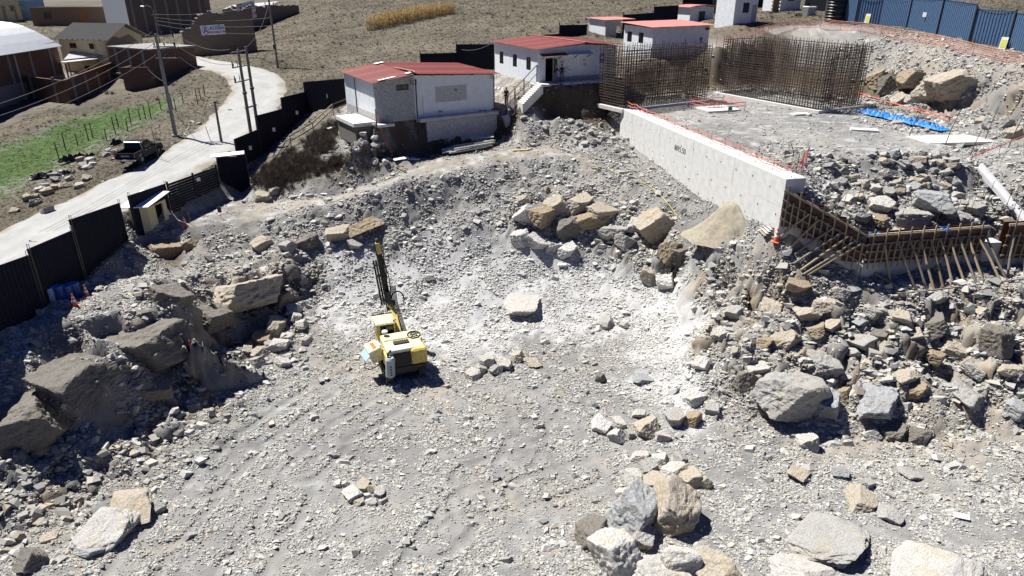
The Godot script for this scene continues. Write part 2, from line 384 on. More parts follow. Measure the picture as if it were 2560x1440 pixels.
		[[1, 0.15, 0.3, 0, 0, 0], 1, [Vector3(1.22, 4.52, -48.93), Vector3(3.65, 4.12, -48.72), Vector3(6.09, 4.36, -48.93), Vector3(8.28, 4.19, -47.25), Vector3(10.38, 3.59, -45.57), Vector3(11.58, 3.19, -44.31)]],
		[[0.55, 0.25, 0.15, 0, 0, 0], 0, [Vector3(10.2, 7.51, -53.03), Vector3(12.25, 6.62, -47.56), Vector3(6.48, 7.28, -53.87), Vector3(3.24, 7.49, -54.08), Vector3(8.55, 7.95, -55.12), Vector3(13.42, 6.93, -41.45), Vector3(15.07, 6.93, -38.62), Vector3(15.27, 7.88, -38.58), Vector3(14.81, 7.3, -39.51), Vector3(14.85, 7.46, -41.28), Vector3(12.6, 5.91, -42.84), Vector3(0.64, 7.64, -53.76)]],
		[[0.6, 0.05, 0.55, 0, 0, 0], 1, [Vector3(16.11, 6.88, -37.46), Vector3(18.15, 6.3, -36.4), Vector3(20.23, 5.88, -36.2), Vector3(23.57, 5.78, -35.87), Vector3(29.96, 5.78, -36.44), Vector3(35.35, 5.88, -36.2)]],
		[[0.6, 0.05, 0.55, 0, 0, 0], 1, [Vector3(15.92, 8.4, -38.68), Vector3(20.22, 6.3, -36.88), Vector3(29.74, 6.2, -38.81), Vector3(32.68, 6.2, -39.14), Vector3(39, 6.3, -39.34)]],
		[[1, 0.15, 0.3, 0, 0, 0], 0, [Vector3(19.64, 9.81, -40.95), Vector3(22.5, 8.66, -39.69), Vector3(26.44, 8.07, -39.9), Vector3(29.3, 8.12, -40.53), Vector3(20.1, 8.9, -39.9)]],
		[[1.35, 0.05, 0.5, 0, 0, 0.05], 0, [Vector3(12.39, 4.2, -41.26), Vector3(14.07, 3.99, -38.02), Vector3(15.76, 4.41, -36.04), Vector3(18.82, 4.83, -35.18), Vector3(22.27, 5.25, -35.36), Vector3(26.54, 4.83, -34.66), Vector3(29.65, 4.83, -34.26), Vector3(35.95, 5.04, -33.84), Vector3(10.91, 2.52, -35.58), Vector3(12.94, 2.94, -33.88), Vector3(14.73, 3.15, -32.61), Vector3(18.04, 2.73, -32.47), Vector3(20.78, 3.04, -31.52), Vector3(23.92, 2.52, -31.16), Vector3(27.61, 3.15, -30.62), Vector3(33.51, 3.36, -30.28), Vector3(20.24, 3.78, -33.85), Vector3(24.34, 3.57, -34.23)]],
		[[0.25, 1, 0, 0, 0, 0], 1, [Vector3(11.03, 2.42, -42.74), Vector3(11.12, 1.99, -40.49), Vector3(10.18, 1.26, -35.97), Vector3(9.74, 0.63, -31.78)]],
		[[0.6, 0.05, 0.55, 0, 0, 0], 1, [Vector3(9.74, 0.63, -31.78), Vector3(12.24, 0.84, -30.64), Vector3(14.41, 0.73, -30.06), Vector3(16.66, 0.63, -29.32), Vector3(19.91, 0.84, -28.87), Vector3(21.38, 0.84, -28.2), Vector3(24.28, 1.37, -29.52), Vector3(26.87, 1.58, -28.87), Vector3(32.53, 1.89, -28.5)]],
		[[0.05, 0.22, 0.1, 0, 0, 0], 0, [Vector3(10.75, 11.55, -64.44), Vector3(11.03, 11.55, -63.3), Vector3(11.3, 11.55, -62.16), Vector3(11.58, 11.55, -61.02), Vector3(11.85, 11.55, -59.88), Vector3(12.13, 11.55, -58.75), Vector3(12.4, 11.55, -57.61), Vector3(12.68, 11.55, -56.47), Vector3(12.95, 11.55, -55.33), Vector3(13.23, 11.55, -54.19), Vector3(13.5, 11.55, -53.06), Vector3(13.78, 11.55, -51.92), Vector3(14.06, 11.55, -50.78), Vector3(14.33, 11.55, -49.64), Vector3(14.61, 11.55, -48.5), Vector3(14.88, 11.55, -47.36), Vector3(15.16, 11.55, -46.23), Vector3(15.43, 11.55, -45.09), Vector3(15.71, 11.55, -43.95), Vector3(15.98, 11.55, -42.81), Vector3(16.26, 11.55, -41.67), Vector3(16.54, 11.55, -40.53), Vector3(16.81, 11.55, -39.4), Vector3(17.09, 11.55, -38.26)]],
		[[0.14, 0.1, 0.12, 0, 0, 0], 0, [Vector3(9.68, 9.03, -63.77), Vector3(9.94, 8.98, -62.67), Vector3(10.21, 8.88, -61.57), Vector3(10.47, 8.77, -60.48), Vector3(10.74, 8.66, -59.38), Vector3(11, 8.56, -58.29), Vector3(11.27, 8.45, -57.19), Vector3(11.53, 8.35, -56.09), Vector3(11.8, 8.24, -55), Vector3(12.06, 8.14, -53.9), Vector3(12.33, 8.03, -52.81), Vector3(12.6, 7.93, -51.71), Vector3(12.86, 7.82, -50.61), Vector3(13.13, 7.72, -49.52), Vector3(13.39, 7.61, -48.42), Vector3(13.66, 7.6, -47.33), Vector3(13.92, 7.67, -46.23), Vector3(14.19, 7.74, -45.13), Vector3(14.45, 7.81, -44.04), Vector3(14.72, 7.89, -42.94), Vector3(14.98, 7.96, -41.85), Vector3(15.25, 8.1, -40.75), Vector3(15.51, 8.29, -39.65), Vector3(15.78, 8.47, -38.56)]],
		[[0.05, 0.22, 0.1, 0, 0, 0], 0, [Vector3(28.45, 11.55, -64.27), Vector3(24.98, 11.55, -73.01), Vector3(28.65, 11.55, -53.44), Vector3(33.96, 11.55, -51.91), Vector3(36.86, 11.76, -49.17), Vector3(14.31, 11.55, -67.52), Vector3(22.22, 11.55, -45.9), Vector3(28.11, 11.55, -46.75), Vector3(17.62, 11.55, -58.58), Vector3(20.31, 11.55, -51.91)]],
		[[0.55, 0.25, 0.15, 0, 0, 0], 1, [Vector3(19.93, 11.34, -44.83), Vector3(23.19, 11.55, -45.08), Vector3(27.26, 11.55, -45.2), Vector3(29.69, 11.34, -43.84), Vector3(31.46, 10.82, -43.93)]],
		[[0.55, 0.25, 0.15, 0, 0, 0], 1, [Vector3(20.74, 10.25, -42.84), Vector3(23.76, 9.99, -42.84), Vector3(27.26, 9.93, -43.05), Vector3(30.04, 9.72, -42.84)]],
		[[1, 0.15, 0.3, 0, 0, 0], 0, [Vector3(20.68, 9.32, -40.84), Vector3(24.42, 9.19, -41.27), Vector3(28.41, 8.86, -41.48), Vector3(31.38, 9.12, -41.48), Vector3(31.77, 7.56, -39.87), Vector3(38.89, 9.45, -42.14), Vector3(39.33, 7.88, -39)]],
		[[0.55, 0.25, 0.15, 0, 0, 0], 0, [Vector3(33.33, 11.13, -43.73), Vector3(35.55, 11.55, -42.05), Vector3(40.28, 12.08, -41.97)]],
		[[0.38, 0, 0.2, 0, 0, 1], 1, [Vector3(10.08, 11.55, -70.56), Vector3(15.49, 11.55, -75.63), Vector3(22.35, 11.55, -78.76), Vector3(25.91, 11.55, -79.41), Vector3(27.76, 11.55, -82.84), Vector3(33.22, 11.55, -81.44), Vector3(34.87, 11.55, -78.76), Vector3(36.42, 11.55, -76.24), Vector3(36.68, 11.55, -70.56)]],
		[[1, 0.15, 0.3, 0, 0, 0], 1, [Vector3(36.18, 11.55, -69.52), Vector3(37.68, 11.55, -64.27), Vector3(38.68, 11.76, -59.88), Vector3(39.57, 12.08, -57.1), Vector3(39.68, 12.6, -51.9), Vector3(42.88, 13.12, -45.42)]],
		[[0.38, 0, 0.2, 0, 0, 1], 1, [Vector3(10.46, 13.12, -72.28), Vector3(14.84, 13.91, -77.82), Vector3(18.56, 14.23, -81.02), Vector3(22.97, 14.91, -82.57), Vector3(25.16, 14.86, -82.17), Vector3(27.84, 15.65, -83.74), Vector3(32.95, 15.8, -87.67)]],
		[[0.4, 0.2, 0.4, 0.1, 0, 0], 1, [Vector3(32.95, 15.8, -87.67), Vector3(36.19, 15.65, -83.74), Vector3(37.47, 15.12, -78.23), Vector3(38.7, 13.86, -74.87)]],
		[[1, 0.15, 0.3, 0, 0, 0], 1, [Vector3(38.7, 13.86, -74.87), Vector3(39.11, 14.07, -70.18), Vector3(38.54, 13.97, -64.9), Vector3(38.7, 13.97, -60.89), Vector3(40.09, 13.86, -59.23), Vector3(39.94, 14.28, -53.01), Vector3(42.17, 14.7, -45.3)]],
		[[0.4, 0.2, 0.4, 0.1, 0, 0], 1, [Vector3(31.95, 16.8, -90.84), Vector3(37.81, 17.27, -90.73), Vector3(39.52, 17.27, -82.66), Vector3(41.26, 16.8, -77.04), Vector3(42.02, 16.48, -70.82), Vector3(41.81, 16.17, -64.08), Vector3(41.68, 15.96, -56.22), Vector3(42.9, 15.54, -46.52)]],
		[[0.08, 0, 0.1, 1, 0, 0], 1, [Vector3(43.36, 18.06, -95.13), Vector3(44.94, 17.85, -89.3), Vector3(43.86, 17.69, -81.17), Vector3(43.19, 17.43, -73.99), Vector3(43.03, 17.12, -68.25), Vector3(44.33, 16.8, -64.65), Vector3(43.56, 16.59, -59.16), Vector3(43.61, 16.17, -47.62)]],
		[[0.08, 0, 0.1, 1, 0, 0], 0, [Vector3(41.13, 17.8, -93.46), Vector3(39.94, 17.96, -103.92), Vector3(28.57, 17.43, -93.17), Vector3(30.69, 17.12, -90.2), Vector3(28.52, 17.12, -113.54), Vector3(23.25, 15.96, -80.73), Vector3(25.9, 16.28, -82.24), Vector3(33.68, 17.43, -93.17)]],
		[[0.38, 0, 0.2, 0, 0, 1], 1, [Vector3(1.77, 13.55, -64.86), Vector3(5.21, 13.55, -65.68), Vector3(8.87, 13.49, -67.51)]],
		[[0.38, 0, 0.2, 0, 0, 1], 1, [Vector3(1.12, 10.5, -64.44), Vector3(3.72, 10.66, -64.38), Vector3(7.08, 10.5, -64.44), Vector3(8.78, 10.61, -65.52), Vector3(9.5, 11.34, -67.9)]],
		[[0.55, 0.25, 0.15, 0, 0, 0], 0, [Vector3(2.16, 10.66, -61.98), Vector3(5.77, 10.71, -62.28), Vector3(0.71, 9.66, -60.38), Vector3(5.98, 9.55, -60.04), Vector3(9.26, 9.55, -60.89), Vector3(7.88, 9.24, -58.27)]],
		[[0.08, 0, 0.1, 1, 0, 0], 0, [Vector3(0.98, 13.55, -88.09), Vector3(11.38, 13.86, -84.83), Vector3(-2.34, 14.07, -105.78)]],
		[[0.38, 0, 0.2, 0, 0, 1], 1, [Vector3(-11.47, 11.45, -58.61), Vector3(-8.41, 11.45, -60.71), Vector3(-1.67, 11.45, -64.69), Vector3(0.73, 11.97, -63.9), Vector3(1.68, 13.02, -64.02)]],
		[[0.38, 0, 0.2, 0, 0, 1], 1, [Vector3(-10.93, 8.6, -57.75), Vector3(-6.39, 8.24, -60.06), Vector3(-2.05, 8.73, -63.63), Vector3(-0.93, 9.47, -64.05), Vector3(0.75, 10.31, -64.47)]],
		[[0.06, 0.25, 0.75, 0, 0, 0], 1, [Vector3(-15.88, 11.34, -67.9), Vector3(-14.38, 11.34, -62.33), Vector3(-11.52, 11.34, -57.55)]],
		[[0.55, 0.25, 0.15, 0, 0, 0], 1, [Vector3(-15.44, 10.61, -63.85), Vector3(-13.95, 9.66, -60.38), Vector3(-12.08, 9.77, -59.87)]],
		[[0.55, 0.25, 0.15, 0, 0, 0], 0, [Vector3(-12.38, 10.92, -57.49), Vector3(-11.36, 11.03, -57.46), Vector3(-11.25, 10.4, -58.46), Vector3(-12.56, 9.97, -58.85)]],
		[[0.2, 0, 0.2, 0.45, 0, 0.55], 0, [Vector3(-20.33, 7.35, -58.87), Vector3(-17.83, 8.4, -60.46), Vector3(-15.85, 9.45, -63.2), Vector3(-21.87, 6.41, -56.82), Vector3(-11.89, 8.89, -57.54), Vector3(-20.08, 9.03, -66.27), Vector3(-17.77, 10.08, -66.78)]],
		[[0.2, 0, 0.2, 0.45, 0, 0.55], 1, [Vector3(-22.16, 5.7, -57.33), Vector3(-21.5, 6.62, -57.33), Vector3(-15.81, 7.33, -54.91), Vector3(-11.66, 8.32, -56.07), Vector3(-9.39, 8.53, -56.59)]],
		[[0.55, 0.25, 0.15, 0, 0, 0], 1, [Vector3(-21.4, 5.67, -55.13), Vector3(-14.65, 6.35, -53.76), Vector3(-10.62, 7.26, -55.34)]],
		[[0.2, 0, 0.2, 0.45, 0, 0.55], 1, [Vector3(-23.76, 5.35, -58.27), Vector3(-24.19, 6.51, -61.49), Vector3(-23.75, 7.67, -68.74), Vector3(-22.93, 8.82, -73.35), Vector3(-20.35, 10.08, -73.78), Vector3(-16.42, 11.23, -69.55)]],
		[[0.06, 0.25, 0.75, 0, 0, 0], 0, [Vector3(-11.51, 11.39, -59.13), Vector3(-12.83, 11.39, -61.25), Vector3(-14.15, 11.39, -63.37), Vector3(-15.47, 11.39, -65.5), Vector3(-8.98, 11.39, -60.7), Vector3(-10.3, 11.39, -62.82), Vector3(-11.62, 11.39, -64.95), Vector3(-12.94, 11.39, -67.07), Vector3(-6.44, 11.39, -62.28), Vector3(-7.76, 11.39, -64.4), Vector3(-9.08, 11.39, -66.52), Vector3(-10.41, 11.39, -68.65), Vector3(-3.91, 11.39, -63.85), Vector3(-5.23, 11.39, -65.98), Vector3(-6.55, 11.39, -68.1), Vector3(-7.87, 11.39, -70.22), Vector3(-1.38, 11.39, -65.43), Vector3(-2.7, 11.39, -67.55), Vector3(-4.02, 11.39, -69.68), Vector3(-5.34, 11.39, -71.8), Vector3(2.27, 13.55, -66.58), Vector3(1.01, 13.55, -69.26), Vector3(-0.24, 13.55, -71.94), Vector3(-1.5, 13.55, -74.62), Vector3(4.25, 13.55, -67.51), Vector3(2.99, 13.55, -70.19), Vector3(1.73, 13.55, -72.87), Vector3(0.48, 13.55, -75.55), Vector3(6.23, 13.55, -68.44), Vector3(4.97, 13.55, -71.12), Vector3(3.71, 13.55, -73.8), Vector3(2.46, 13.55, -76.48), Vector3(8.21, 13.55, -69.37), Vector3(6.95, 13.55, -72.05), Vector3(5.69, 13.55, -74.73), Vector3(4.43, 13.55, -77.41), Vector3(10.19, 13.55, -70.3), Vector3(8.93, 13.55, -72.98), Vector3(7.67, 13.55, -75.66), Vector3(6.41, 13.55, -78.34), Vector3(15.76, 14.44, -82.01), Vector3(14.62, 14.44, -84.39), Vector3(13.49, 14.44, -86.76), Vector3(12.35, 14.44, -89.14), Vector3(17.73, 14.44, -82.95), Vector3(16.6, 14.44, -85.33), Vector3(15.46, 14.44, -87.7), Vector3(14.33, 14.44, -90.08), Vector3(19.7, 14.44, -83.9), Vector3(18.57, 14.44, -86.27), Vector3(17.43, 14.44, -88.65), Vector3(16.3, 14.44, -91.02), Vector3(21.68, 14.44, -84.84), Vector3(20.54, 14.44, -87.21), Vector3(19.41, 14.44, -89.59), Vector3(18.27, 14.44, -91.96), Vector3(23.65, 14.44, -85.78), Vector3(22.51, 14.44, -88.16), Vector3(21.38, 14.44, -90.53), Vector3(20.24, 14.44, -92.91)]],
		[[0.12, 0, 0.15, 0.85, 0, 0.15], 1, [Vector3(-37.5, 5.88, -34.38), Vector3(-37.1, 5.99, -40.06), Vector3(-36.72, 6.09, -44.38), Vector3(-35.84, 6.41, -49.01), Vector3(-34.51, 6.93, -53.72), Vector3(-33.23, 7.46, -58.01), Vector3(-32.22, 7.98, -61.5), Vector3(-31.87, 8.72, -67.84), Vector3(-32.33, 9.55, -75.31), Vector3(-33.63, 10.4, -83.14), Vector3(-35.38, 11.13, -87.98), Vector3(-39.12, 11.65, -93.11), Vector3(-43.59, 11.97, -96.21), Vector3(-48.09, 12.08, -99.76), Vector3(-54.01, 12.08, -106.37), Vector3(-62.55, 12.08, -115.13)]],
		[[0.12, 0, 0.15, 0.85, 0, 0.15], 1, [Vector3(-30.72, 5.88, -33.9), Vector3(-30.32, 5.99, -39.53), Vector3(-29.98, 6.09, -43.44), Vector3(-29.22, 6.41, -47.44), Vector3(-27.98, 6.93, -51.83), Vector3(-26.7, 7.46, -56.12), Vector3(-25.48, 7.98, -60.57), Vector3(-25.07, 8.72, -67.89), Vector3(-25.58, 9.55, -76.09), Vector3(-27.03, 10.4, -84.77), Vector3(-29.42, 11.13, -91.27), Vector3(-34.27, 11.65, -97.88), Vector3(-39.53, 11.97, -101.66), Vector3(-43.33, 12.08, -104.62), Vector3(-49.05, 12.08, -111.03), Vector3(-57.68, 12.08, -119.88)]],
		[[0.02, 0.6, 0.2, 0, 0, 0], 1, [Vector3(-34.11, 5.88, -34.14), Vector3(-33.71, 5.99, -39.79), Vector3(-33.35, 6.09, -43.91), Vector3(-32.53, 6.41, -48.23), Vector3(-31.25, 6.93, -52.77), Vector3(-29.97, 7.46, -57.06), Vector3(-28.85, 7.98, -61.04), Vector3(-28.47, 8.72, -67.87), Vector3(-28.96, 9.55, -75.7), Vector3(-30.33, 10.4, -83.95), Vector3(-32.4, 11.13, -89.62), Vector3(-36.69, 11.65, -95.49), Vector3(-41.56, 11.97, -98.94), Vector3(-45.71, 12.08, -102.19), Vector3(-51.53, 12.08, -108.7), Vector3(-60.11, 12.08, -117.5)]],
		[[0.12, 0, 0.15, 0.85, 0, 0.15], 0, [Vector3(-37.57, 5.99, -47.63), Vector3(-37.48, 6.41, -52.32), Vector3(-37.05, 7.04, -57.34), Vector3(-35.96, 7.67, -62.08), Vector3(-35.74, 8.29, -68), Vector3(-35.65, 9.13, -74.42), Vector3(-36.98, 10.4, -83.29), Vector3(-39.27, 11.23, -91.62), Vector3(-41.21, 9.77, -86.09), Vector3(-42.26, 11.13, -92.51)]],
		[[0.1, 0, 0, 0.2, 1, 0], 1, [Vector3(-47.64, 6.2, -53.02), Vector3(-45.45, 6.51, -59.34), Vector3(-44.78, 6.83, -64.06), Vector3(-45.24, 7.35, -71.64), Vector3(-43.79, 8.09, -77.18), Vector3(-41.59, 9.13, -82.46)]],
		[[0.1, 0, 0, 0.2, 1, 0], 1, [Vector3(-52.9, 6.41, -59.75), Vector3(-48.92, 6.72, -64.5), Vector3(-47.66, 7.14, -68.74), Vector3(-47.7, 7.56, -75.98), Vector3(-46.16, 8.19, -81.73)]],
		[[0.12, 0, 0.15, 0.85, 0, 0.15], 0, [Vector3(-53.24, 7.46, -71.13), Vector3(-54.98, 8.29, -77.98), Vector3(-51.14, 8.72, -76.34), Vector3(-54.07, 8.51, -84.07), Vector3(-50.78, 9.35, -90.08), Vector3(-48.02, 9.45, -90.76), Vector3(-50.7, 8.51, -84.96), Vector3(-51.32, 7.98, -82.42), Vector3(-47.04, 8.72, -83.64)]],
		[[0.38, 0, 0.2, 0, 0, 1], 0, [Vector3(-62.54, 8.61, -85.2), Vector3(-62.19, 8.82, -89.24), Vector3(-53.32, 8.72, -84.54), Vector3(-52.18, 8.93, -86.9), Vector3(-47.27, 9.66, -91.42), Vector3(-45.89, 10.4, -94.39), Vector3(-46.26, 11.23, -99.84)]],
		[[0.08, 0, 0.1, 1, 0, 0], 0, [Vector3(-78.75, 8.72, -99.75), Vector3(-89.25, 9.45, -120.75), Vector3(-63, 9.55, -115.5), Vector3(-57.75, 10.5, -131.25), Vector3(-48.47, 12.92, -107.61), Vector3(-39.76, 13.02, -111.92), Vector3(-25.2, 11.45, -84.03), Vector3(-24.67, 11.76, -91.36), Vector3(-23.03, 12.08, -97.91), Vector3(-38.34, 13.65, -119.62), Vector3(-25.03, 14.28, -119.48), Vector3(-10.71, 14.49, -107.66), Vector3(-12.45, 13.44, -97.19), Vector3(-1.96, 15.54, -118.99), Vector3(-20.95, 15.96, -136.9), Vector3(1.51, 16.59, -138.56), Vector3(13.78, 16.38, -114.35), Vector3(8.71, 15.54, -92.7), Vector3(24.89, 17.85, -143.28), Vector3(-32.75, 12.81, -101.28), Vector3(-28.44, 12.6, -97.88), Vector3(0, 19.95, -231), Vector3(63, 22.05, -231), Vector3(-63, 16.8, -231), Vector3(-136.5, 13.12, -231), Vector3(-231, 13.65, -252), Vector3(136.5, 24.15, -210), Vector3(0, 26.25, -315), Vector3(-157.5, 18.9, -336), Vector3(157.5, 33.6, -315), Vector3(-315, 23.1, -315), Vector3(315, 35.7, -315), Vector3(0, 42, -441), Vector3(-315, 37.8, -441), Vector3(315, 46.2, -441), Vector3(94.5, 21, -126), Vector3(157.5, 23.1, -126), Vector3(315, 27.3, -157.5), Vector3(73.5, 18.69, -84), Vector3(126, 17.85, -63), Vector3(78.75, 16.8, -42), Vector3(78.75, 14.7, -26.25), Vector3(63, 3.15, -12.6), Vector3(0, 0, -8.4), Vector3(-31.5, 1.05, -12.6), Vector3(-63, 6.3, -31.5), Vector3(-94.5, 7.35, -52.5), Vector3(-168, 8.4, -84), Vector3(-315, 9.45, -126), Vector3(-315, 6.3, -21), Vector3(315, 12.6, -21), Vector3(-115.5, 8.4, -136.5), Vector3(-157.5, 9.45, -168), Vector3(-105, 10.5, -189), Vector3(0, 0, 0), Vector3(-42, 2.1, 0), Vector3(42, 1.05, 0), Vector3(-315, 6.3, 0), Vector3(315, 10.5, 0)]],
	]

func axis(lo: float, d0: float, d1: float, hi: float, fine: float, grow: float, most: float) -> PackedFloat32Array:
	var out := PackedFloat32Array()
	var left := PackedFloat32Array()
	var x := d0
	var s := fine
	while x > lo:
		s = minf(s * grow, most)
		x -= s
		left.append(x)
	for i in range(left.size() - 1, -1, -1): out.append(left[i])
	x = d0
	while x < d1:
		out.append(x)
		x += fine
	s = fine
	while x < hi:
		out.append(x)
		s = minf(s * grow, most)
		x += s
	out.append(hi)
	return out

func make_terrain() -> void:
	var pts := PackedVector2Array()
	var ys := PackedFloat32Array()
	var cl := []
	for line in survey():
		var poly: Array = line[2]
		var put_pts := []
		if line[1] == 0:
			put_pts = poly
		else:
			for i in poly.size() - 1:
				var a: Vector3 = poly[i]
				var b: Vector3 = poly[i + 1]
				var m: int = maxi(1, int(Vector2(b.x - a.x, b.z - a.z).length() / maxf(1.0, Vector2(a.x, a.z).length() / 45.0)))
				for k in m: put_pts.append(a.lerp(b, float(k) / m))
			put_pts.append(poly[-1])
		for q in put_pts:
			var q2 := Vector2(q.x, q.z)
			var near := false
			for r in pts:
				if r.distance_squared_to(q2) < 0.05:
					near = true
					break
			if near: continue
			pts.append(q2)
			ys.append(q.y)
			cl.append(line[0])
	var tri := Geometry2D.triangulate_delaunay(pts)
	XS = axis(-300, -36, 38, 300, 0.18, 1.045, 6.0)
	ZS = axis(-420, -66, -17, 0, 0.18, 1.04, 5.0)
	var nx := XS.size()
	var nz := ZS.size()
	HT.resize(nx * nz)
	for k in 6:
		var arr := PackedFloat32Array()
		arr.resize(nx * nz)
		AT.append(arr)
	var A0: PackedFloat32Array = AT[0]; var A1: PackedFloat32Array = AT[1]; var A2: PackedFloat32Array = AT[2]
	var A3: PackedFloat32Array = AT[3]; var A4: PackedFloat32Array = AT[4]; var A5: PackedFloat32Array = AT[5]
	for t in range(0, tri.size(), 3):
		var ia := tri[t]; var ib := tri[t + 1]; var ic := tri[t + 2]
		var a := pts[ia]; var b := pts[ib]; var c := pts[ic]
		var d := (b.y - c.y) * (a.x - c.x) + (c.x - b.x) * (a.y - c.y)
		if absf(d) < 1e-7: continue
		var i0 := XS.bsearch(minf(a.x, minf(b.x, c.x)) - 0.001)
		var i1 := XS.bsearch(maxf(a.x, maxf(b.x, c.x)) + 0.001)
		var j0 := ZS.bsearch(minf(a.y, minf(b.y, c.y)) - 0.001)
		var j1 := ZS.bsearch(maxf(a.y, maxf(b.y, c.y)) + 0.001)
		var ca: Array = cl[ia]; var cb: Array = cl[ib]; var cc: Array = cl[ic]
		for j in range(j0, mini(j1, nz)):
			var z := ZS[j]
			for i in range(i0, mini(i1, nx)):
				var x := XS[i]
				var w0 := ((b.y - c.y) * (x - c.x) + (c.x - b.x) * (z - c.y)) / d
				if w0 < -1e-5: continue
				var w1 := ((c.y - a.y) * (x - c.x) + (a.x - c.x) * (z - c.y)) / d
				if w1 < -1e-5: continue
				var w2 := 1.0 - w0 - w1
				if w2 < -1e-5: continue
				var k := j * nx + i
				HT[k] = w0 * ys[ia] + w1 * ys[ib] + w2 * ys[ic]
				A0[k] = w0 * ca[0] + w1 * cb[0] + w2 * cc[0]
				A1[k] = w0 * ca[1] + w1 * cb[1] + w2 * cc[1]
				A2[k] = w0 * ca[2] + w1 * cb[2] + w2 * cc[2]
				A3[k] = w0 * ca[3] + w1 * cb[3] + w2 * cc[3]
				A4[k] = w0 * ca[4] + w1 * cb[4] + w2 * cc[4]
				A5[k] = w0 * ca[5] + w1 * cb[5] + w2 * cc[5]
	# relief on top of the surveyed shape
	var big := FastNoiseLite.new(); big.seed = 3; big.frequency = 0.16; big.fractal_octaves = 4
	var fine := FastNoiseLite.new(); fine.seed = 5; fine.frequency = 1.5; fine.fractal_octaves = 2
	var block := FastNoiseLite.new(); block.seed = 9; block.noise_type = FastNoiseLite.TYPE_CELLULAR
	block.frequency = 0.55; block.cellular_return_type = FastNoiseLite.RETURN_CELL_VALUE; block.fractal_octaves = 2; block.fractal_gain = 0.55
	block.domain_warp_enabled = true; block.domain_warp_amplitude = 0.7; block.domain_warp_frequency = 0.5
	var block2 := FastNoiseLite.new(); block2.seed = 19; block2.noise_type = FastNoiseLite.TYPE_CELLULAR
	block2.frequency = 1.5; block2.cellular_return_type = FastNoiseLite.RETURN_CELL_VALUE; block2.fractal_octaves = 1
	var face := FastNoiseLite.new(); face.seed = 29; face.noise_type = FastNoiseLite.TYPE_CELLULAR
	face.frequency = 0.75; face.cellular_return_type = FastNoiseLite.RETURN_CELL_VALUE; face.fractal_octaves = 2; face.fractal_gain = 0.6
	var mask := FastNoiseLite.new(); mask.seed = 21; mask.frequency = 0.35; mask.fractal_octaves = 4
	var mask2 := FastNoiseLite.new(); mask2.seed = 33; mask2.frequency = 1.1; mask2.fractal_octaves = 3
	for i in RL.size(): road_line.append(RL[i])
	var cols := PackedColorArray()
	cols.resize(nx * nz)
	for j in nz:
		var z := ZS[j]
		for i in nx:
			var x := XS[i]
			var k := j * nx + i
			var r := A0[k]
			var y := HT[k]
			var nb := big.get_noise_2d(x, z)
			y += nb * (0.08 + 0.55 * r)
			if r > 0.3:
				y += block.get_noise_2d(x * 0.8 + y * 0.6, z + y * 0.5) * (r - 0.3) * 0.75
			if r > 0.15: y += block2.get_noise_2d(x, z) * (r - 0.1) * 0.22
			y += fine.get_noise_2d(x, z) * (0.006 + 0.1 * r)
			y += track_depth(x, z)
			HT[k] = y
			var m1 := mask.get_noise_2d(x, z)
			var m2 := mask2.get_noise_2d(x, z)
			var wide := mask.get_noise_2d(x * 0.22 + 70.0, z * 0.22)
			var g0 := 0.9 + 0.25 * m2 + 0.3 * wide
			var c := Vector3(0.3, 0.297, 0.292) * g0
			var kd := smoothstep(0.2, 0.75, A1[k] + m1 * 0.5 + m2 * 0.25)
			var kt := smoothstep(0.2, 0.8, A2[k] + m1 * -0.4 + m2 * 0.3 + wide * 0.6)
			var ke := smoothstep(0.25, 0.75, A5[k] + m2 * 0.35)
			var kg := smoothstep(0.2, 0.7, A3[k] + m2 * 0.3)
			var kn := smoothstep(0.3, 0.7, A4[k] + m2 * 0.5 + m1 * 0.2)
			c = c.lerp(Vector3(0.335, 0.305, 0.265) * g0, kt)
			c = c.lerp(Vector3(0.53, 0.53, 0.53) * (0.94 + 0.22 * m2), kd)
			var kr := smoothstep(0.02, 0.3, m1 * 0.7 + m2 * 0.5) * clampf(r * 1.3 - 0.3, 0.0, 0.75)
			c = c.lerp(Vector3(0.25, 0.185, 0.115) * (1.0 + 0.5 * m2), kr * (1.0 - A1[k]))
			c = c.lerp(Vector3(0.13, 0.1, 0.07) * (0.9 + 0.5 * m1), ke)
			c = c.lerp(Vector3(0.13, 0.113, 0.084) * (1.0 + 0.35 * m1 + 0.2 * m2 + 0.5 * wide), kg)
			c = c.lerp(Vector3(0.06, 0.105, 0.025) * (1.0 + 0.6 * m2), kn)
			cols[k] = Color(c.x, c.y, c.z)
	# bed the road into the ground
	var ib := Rect2(-90, -140, 75, 120)
	for j in nz:
		if ZS[j] < -140 or ZS[j] > -20: continue
		for i in nx:
			if XS[i] < -90 or XS[i] > -15: continue
			var best := 1e9
			var by := 0.0
			for s in road_line.size() - 1:
				var a := road_line[s]; var b := road_line[s + 1]
				var q := Geometry2D.get_closest_point_to_segment(Vector2(XS[i], ZS[j]), Vector2(a.x, a.z), Vector2(b.x, b.z))
				var dd := q.distance_to(Vector2(XS[i], ZS[j]))
				if dd < best:
					best = dd
					var ab := Vector2(b.x - a.x, b.z - a.z)
					by = lerpf(a.y, b.y, (q - Vector2(a.x, a.z)).length() / maxf(ab.length(), 0.001))
			if best < 4.6:
				HT[j * nx + i] = lerpf(by - 0.12, HT[j * nx + i], smoothstep(3.0, 4.6, best))
	var v := PackedVector3Array(); v.resize(nx * nz)
	var nn := PackedVector3Array(); nn.resize(nx * nz)
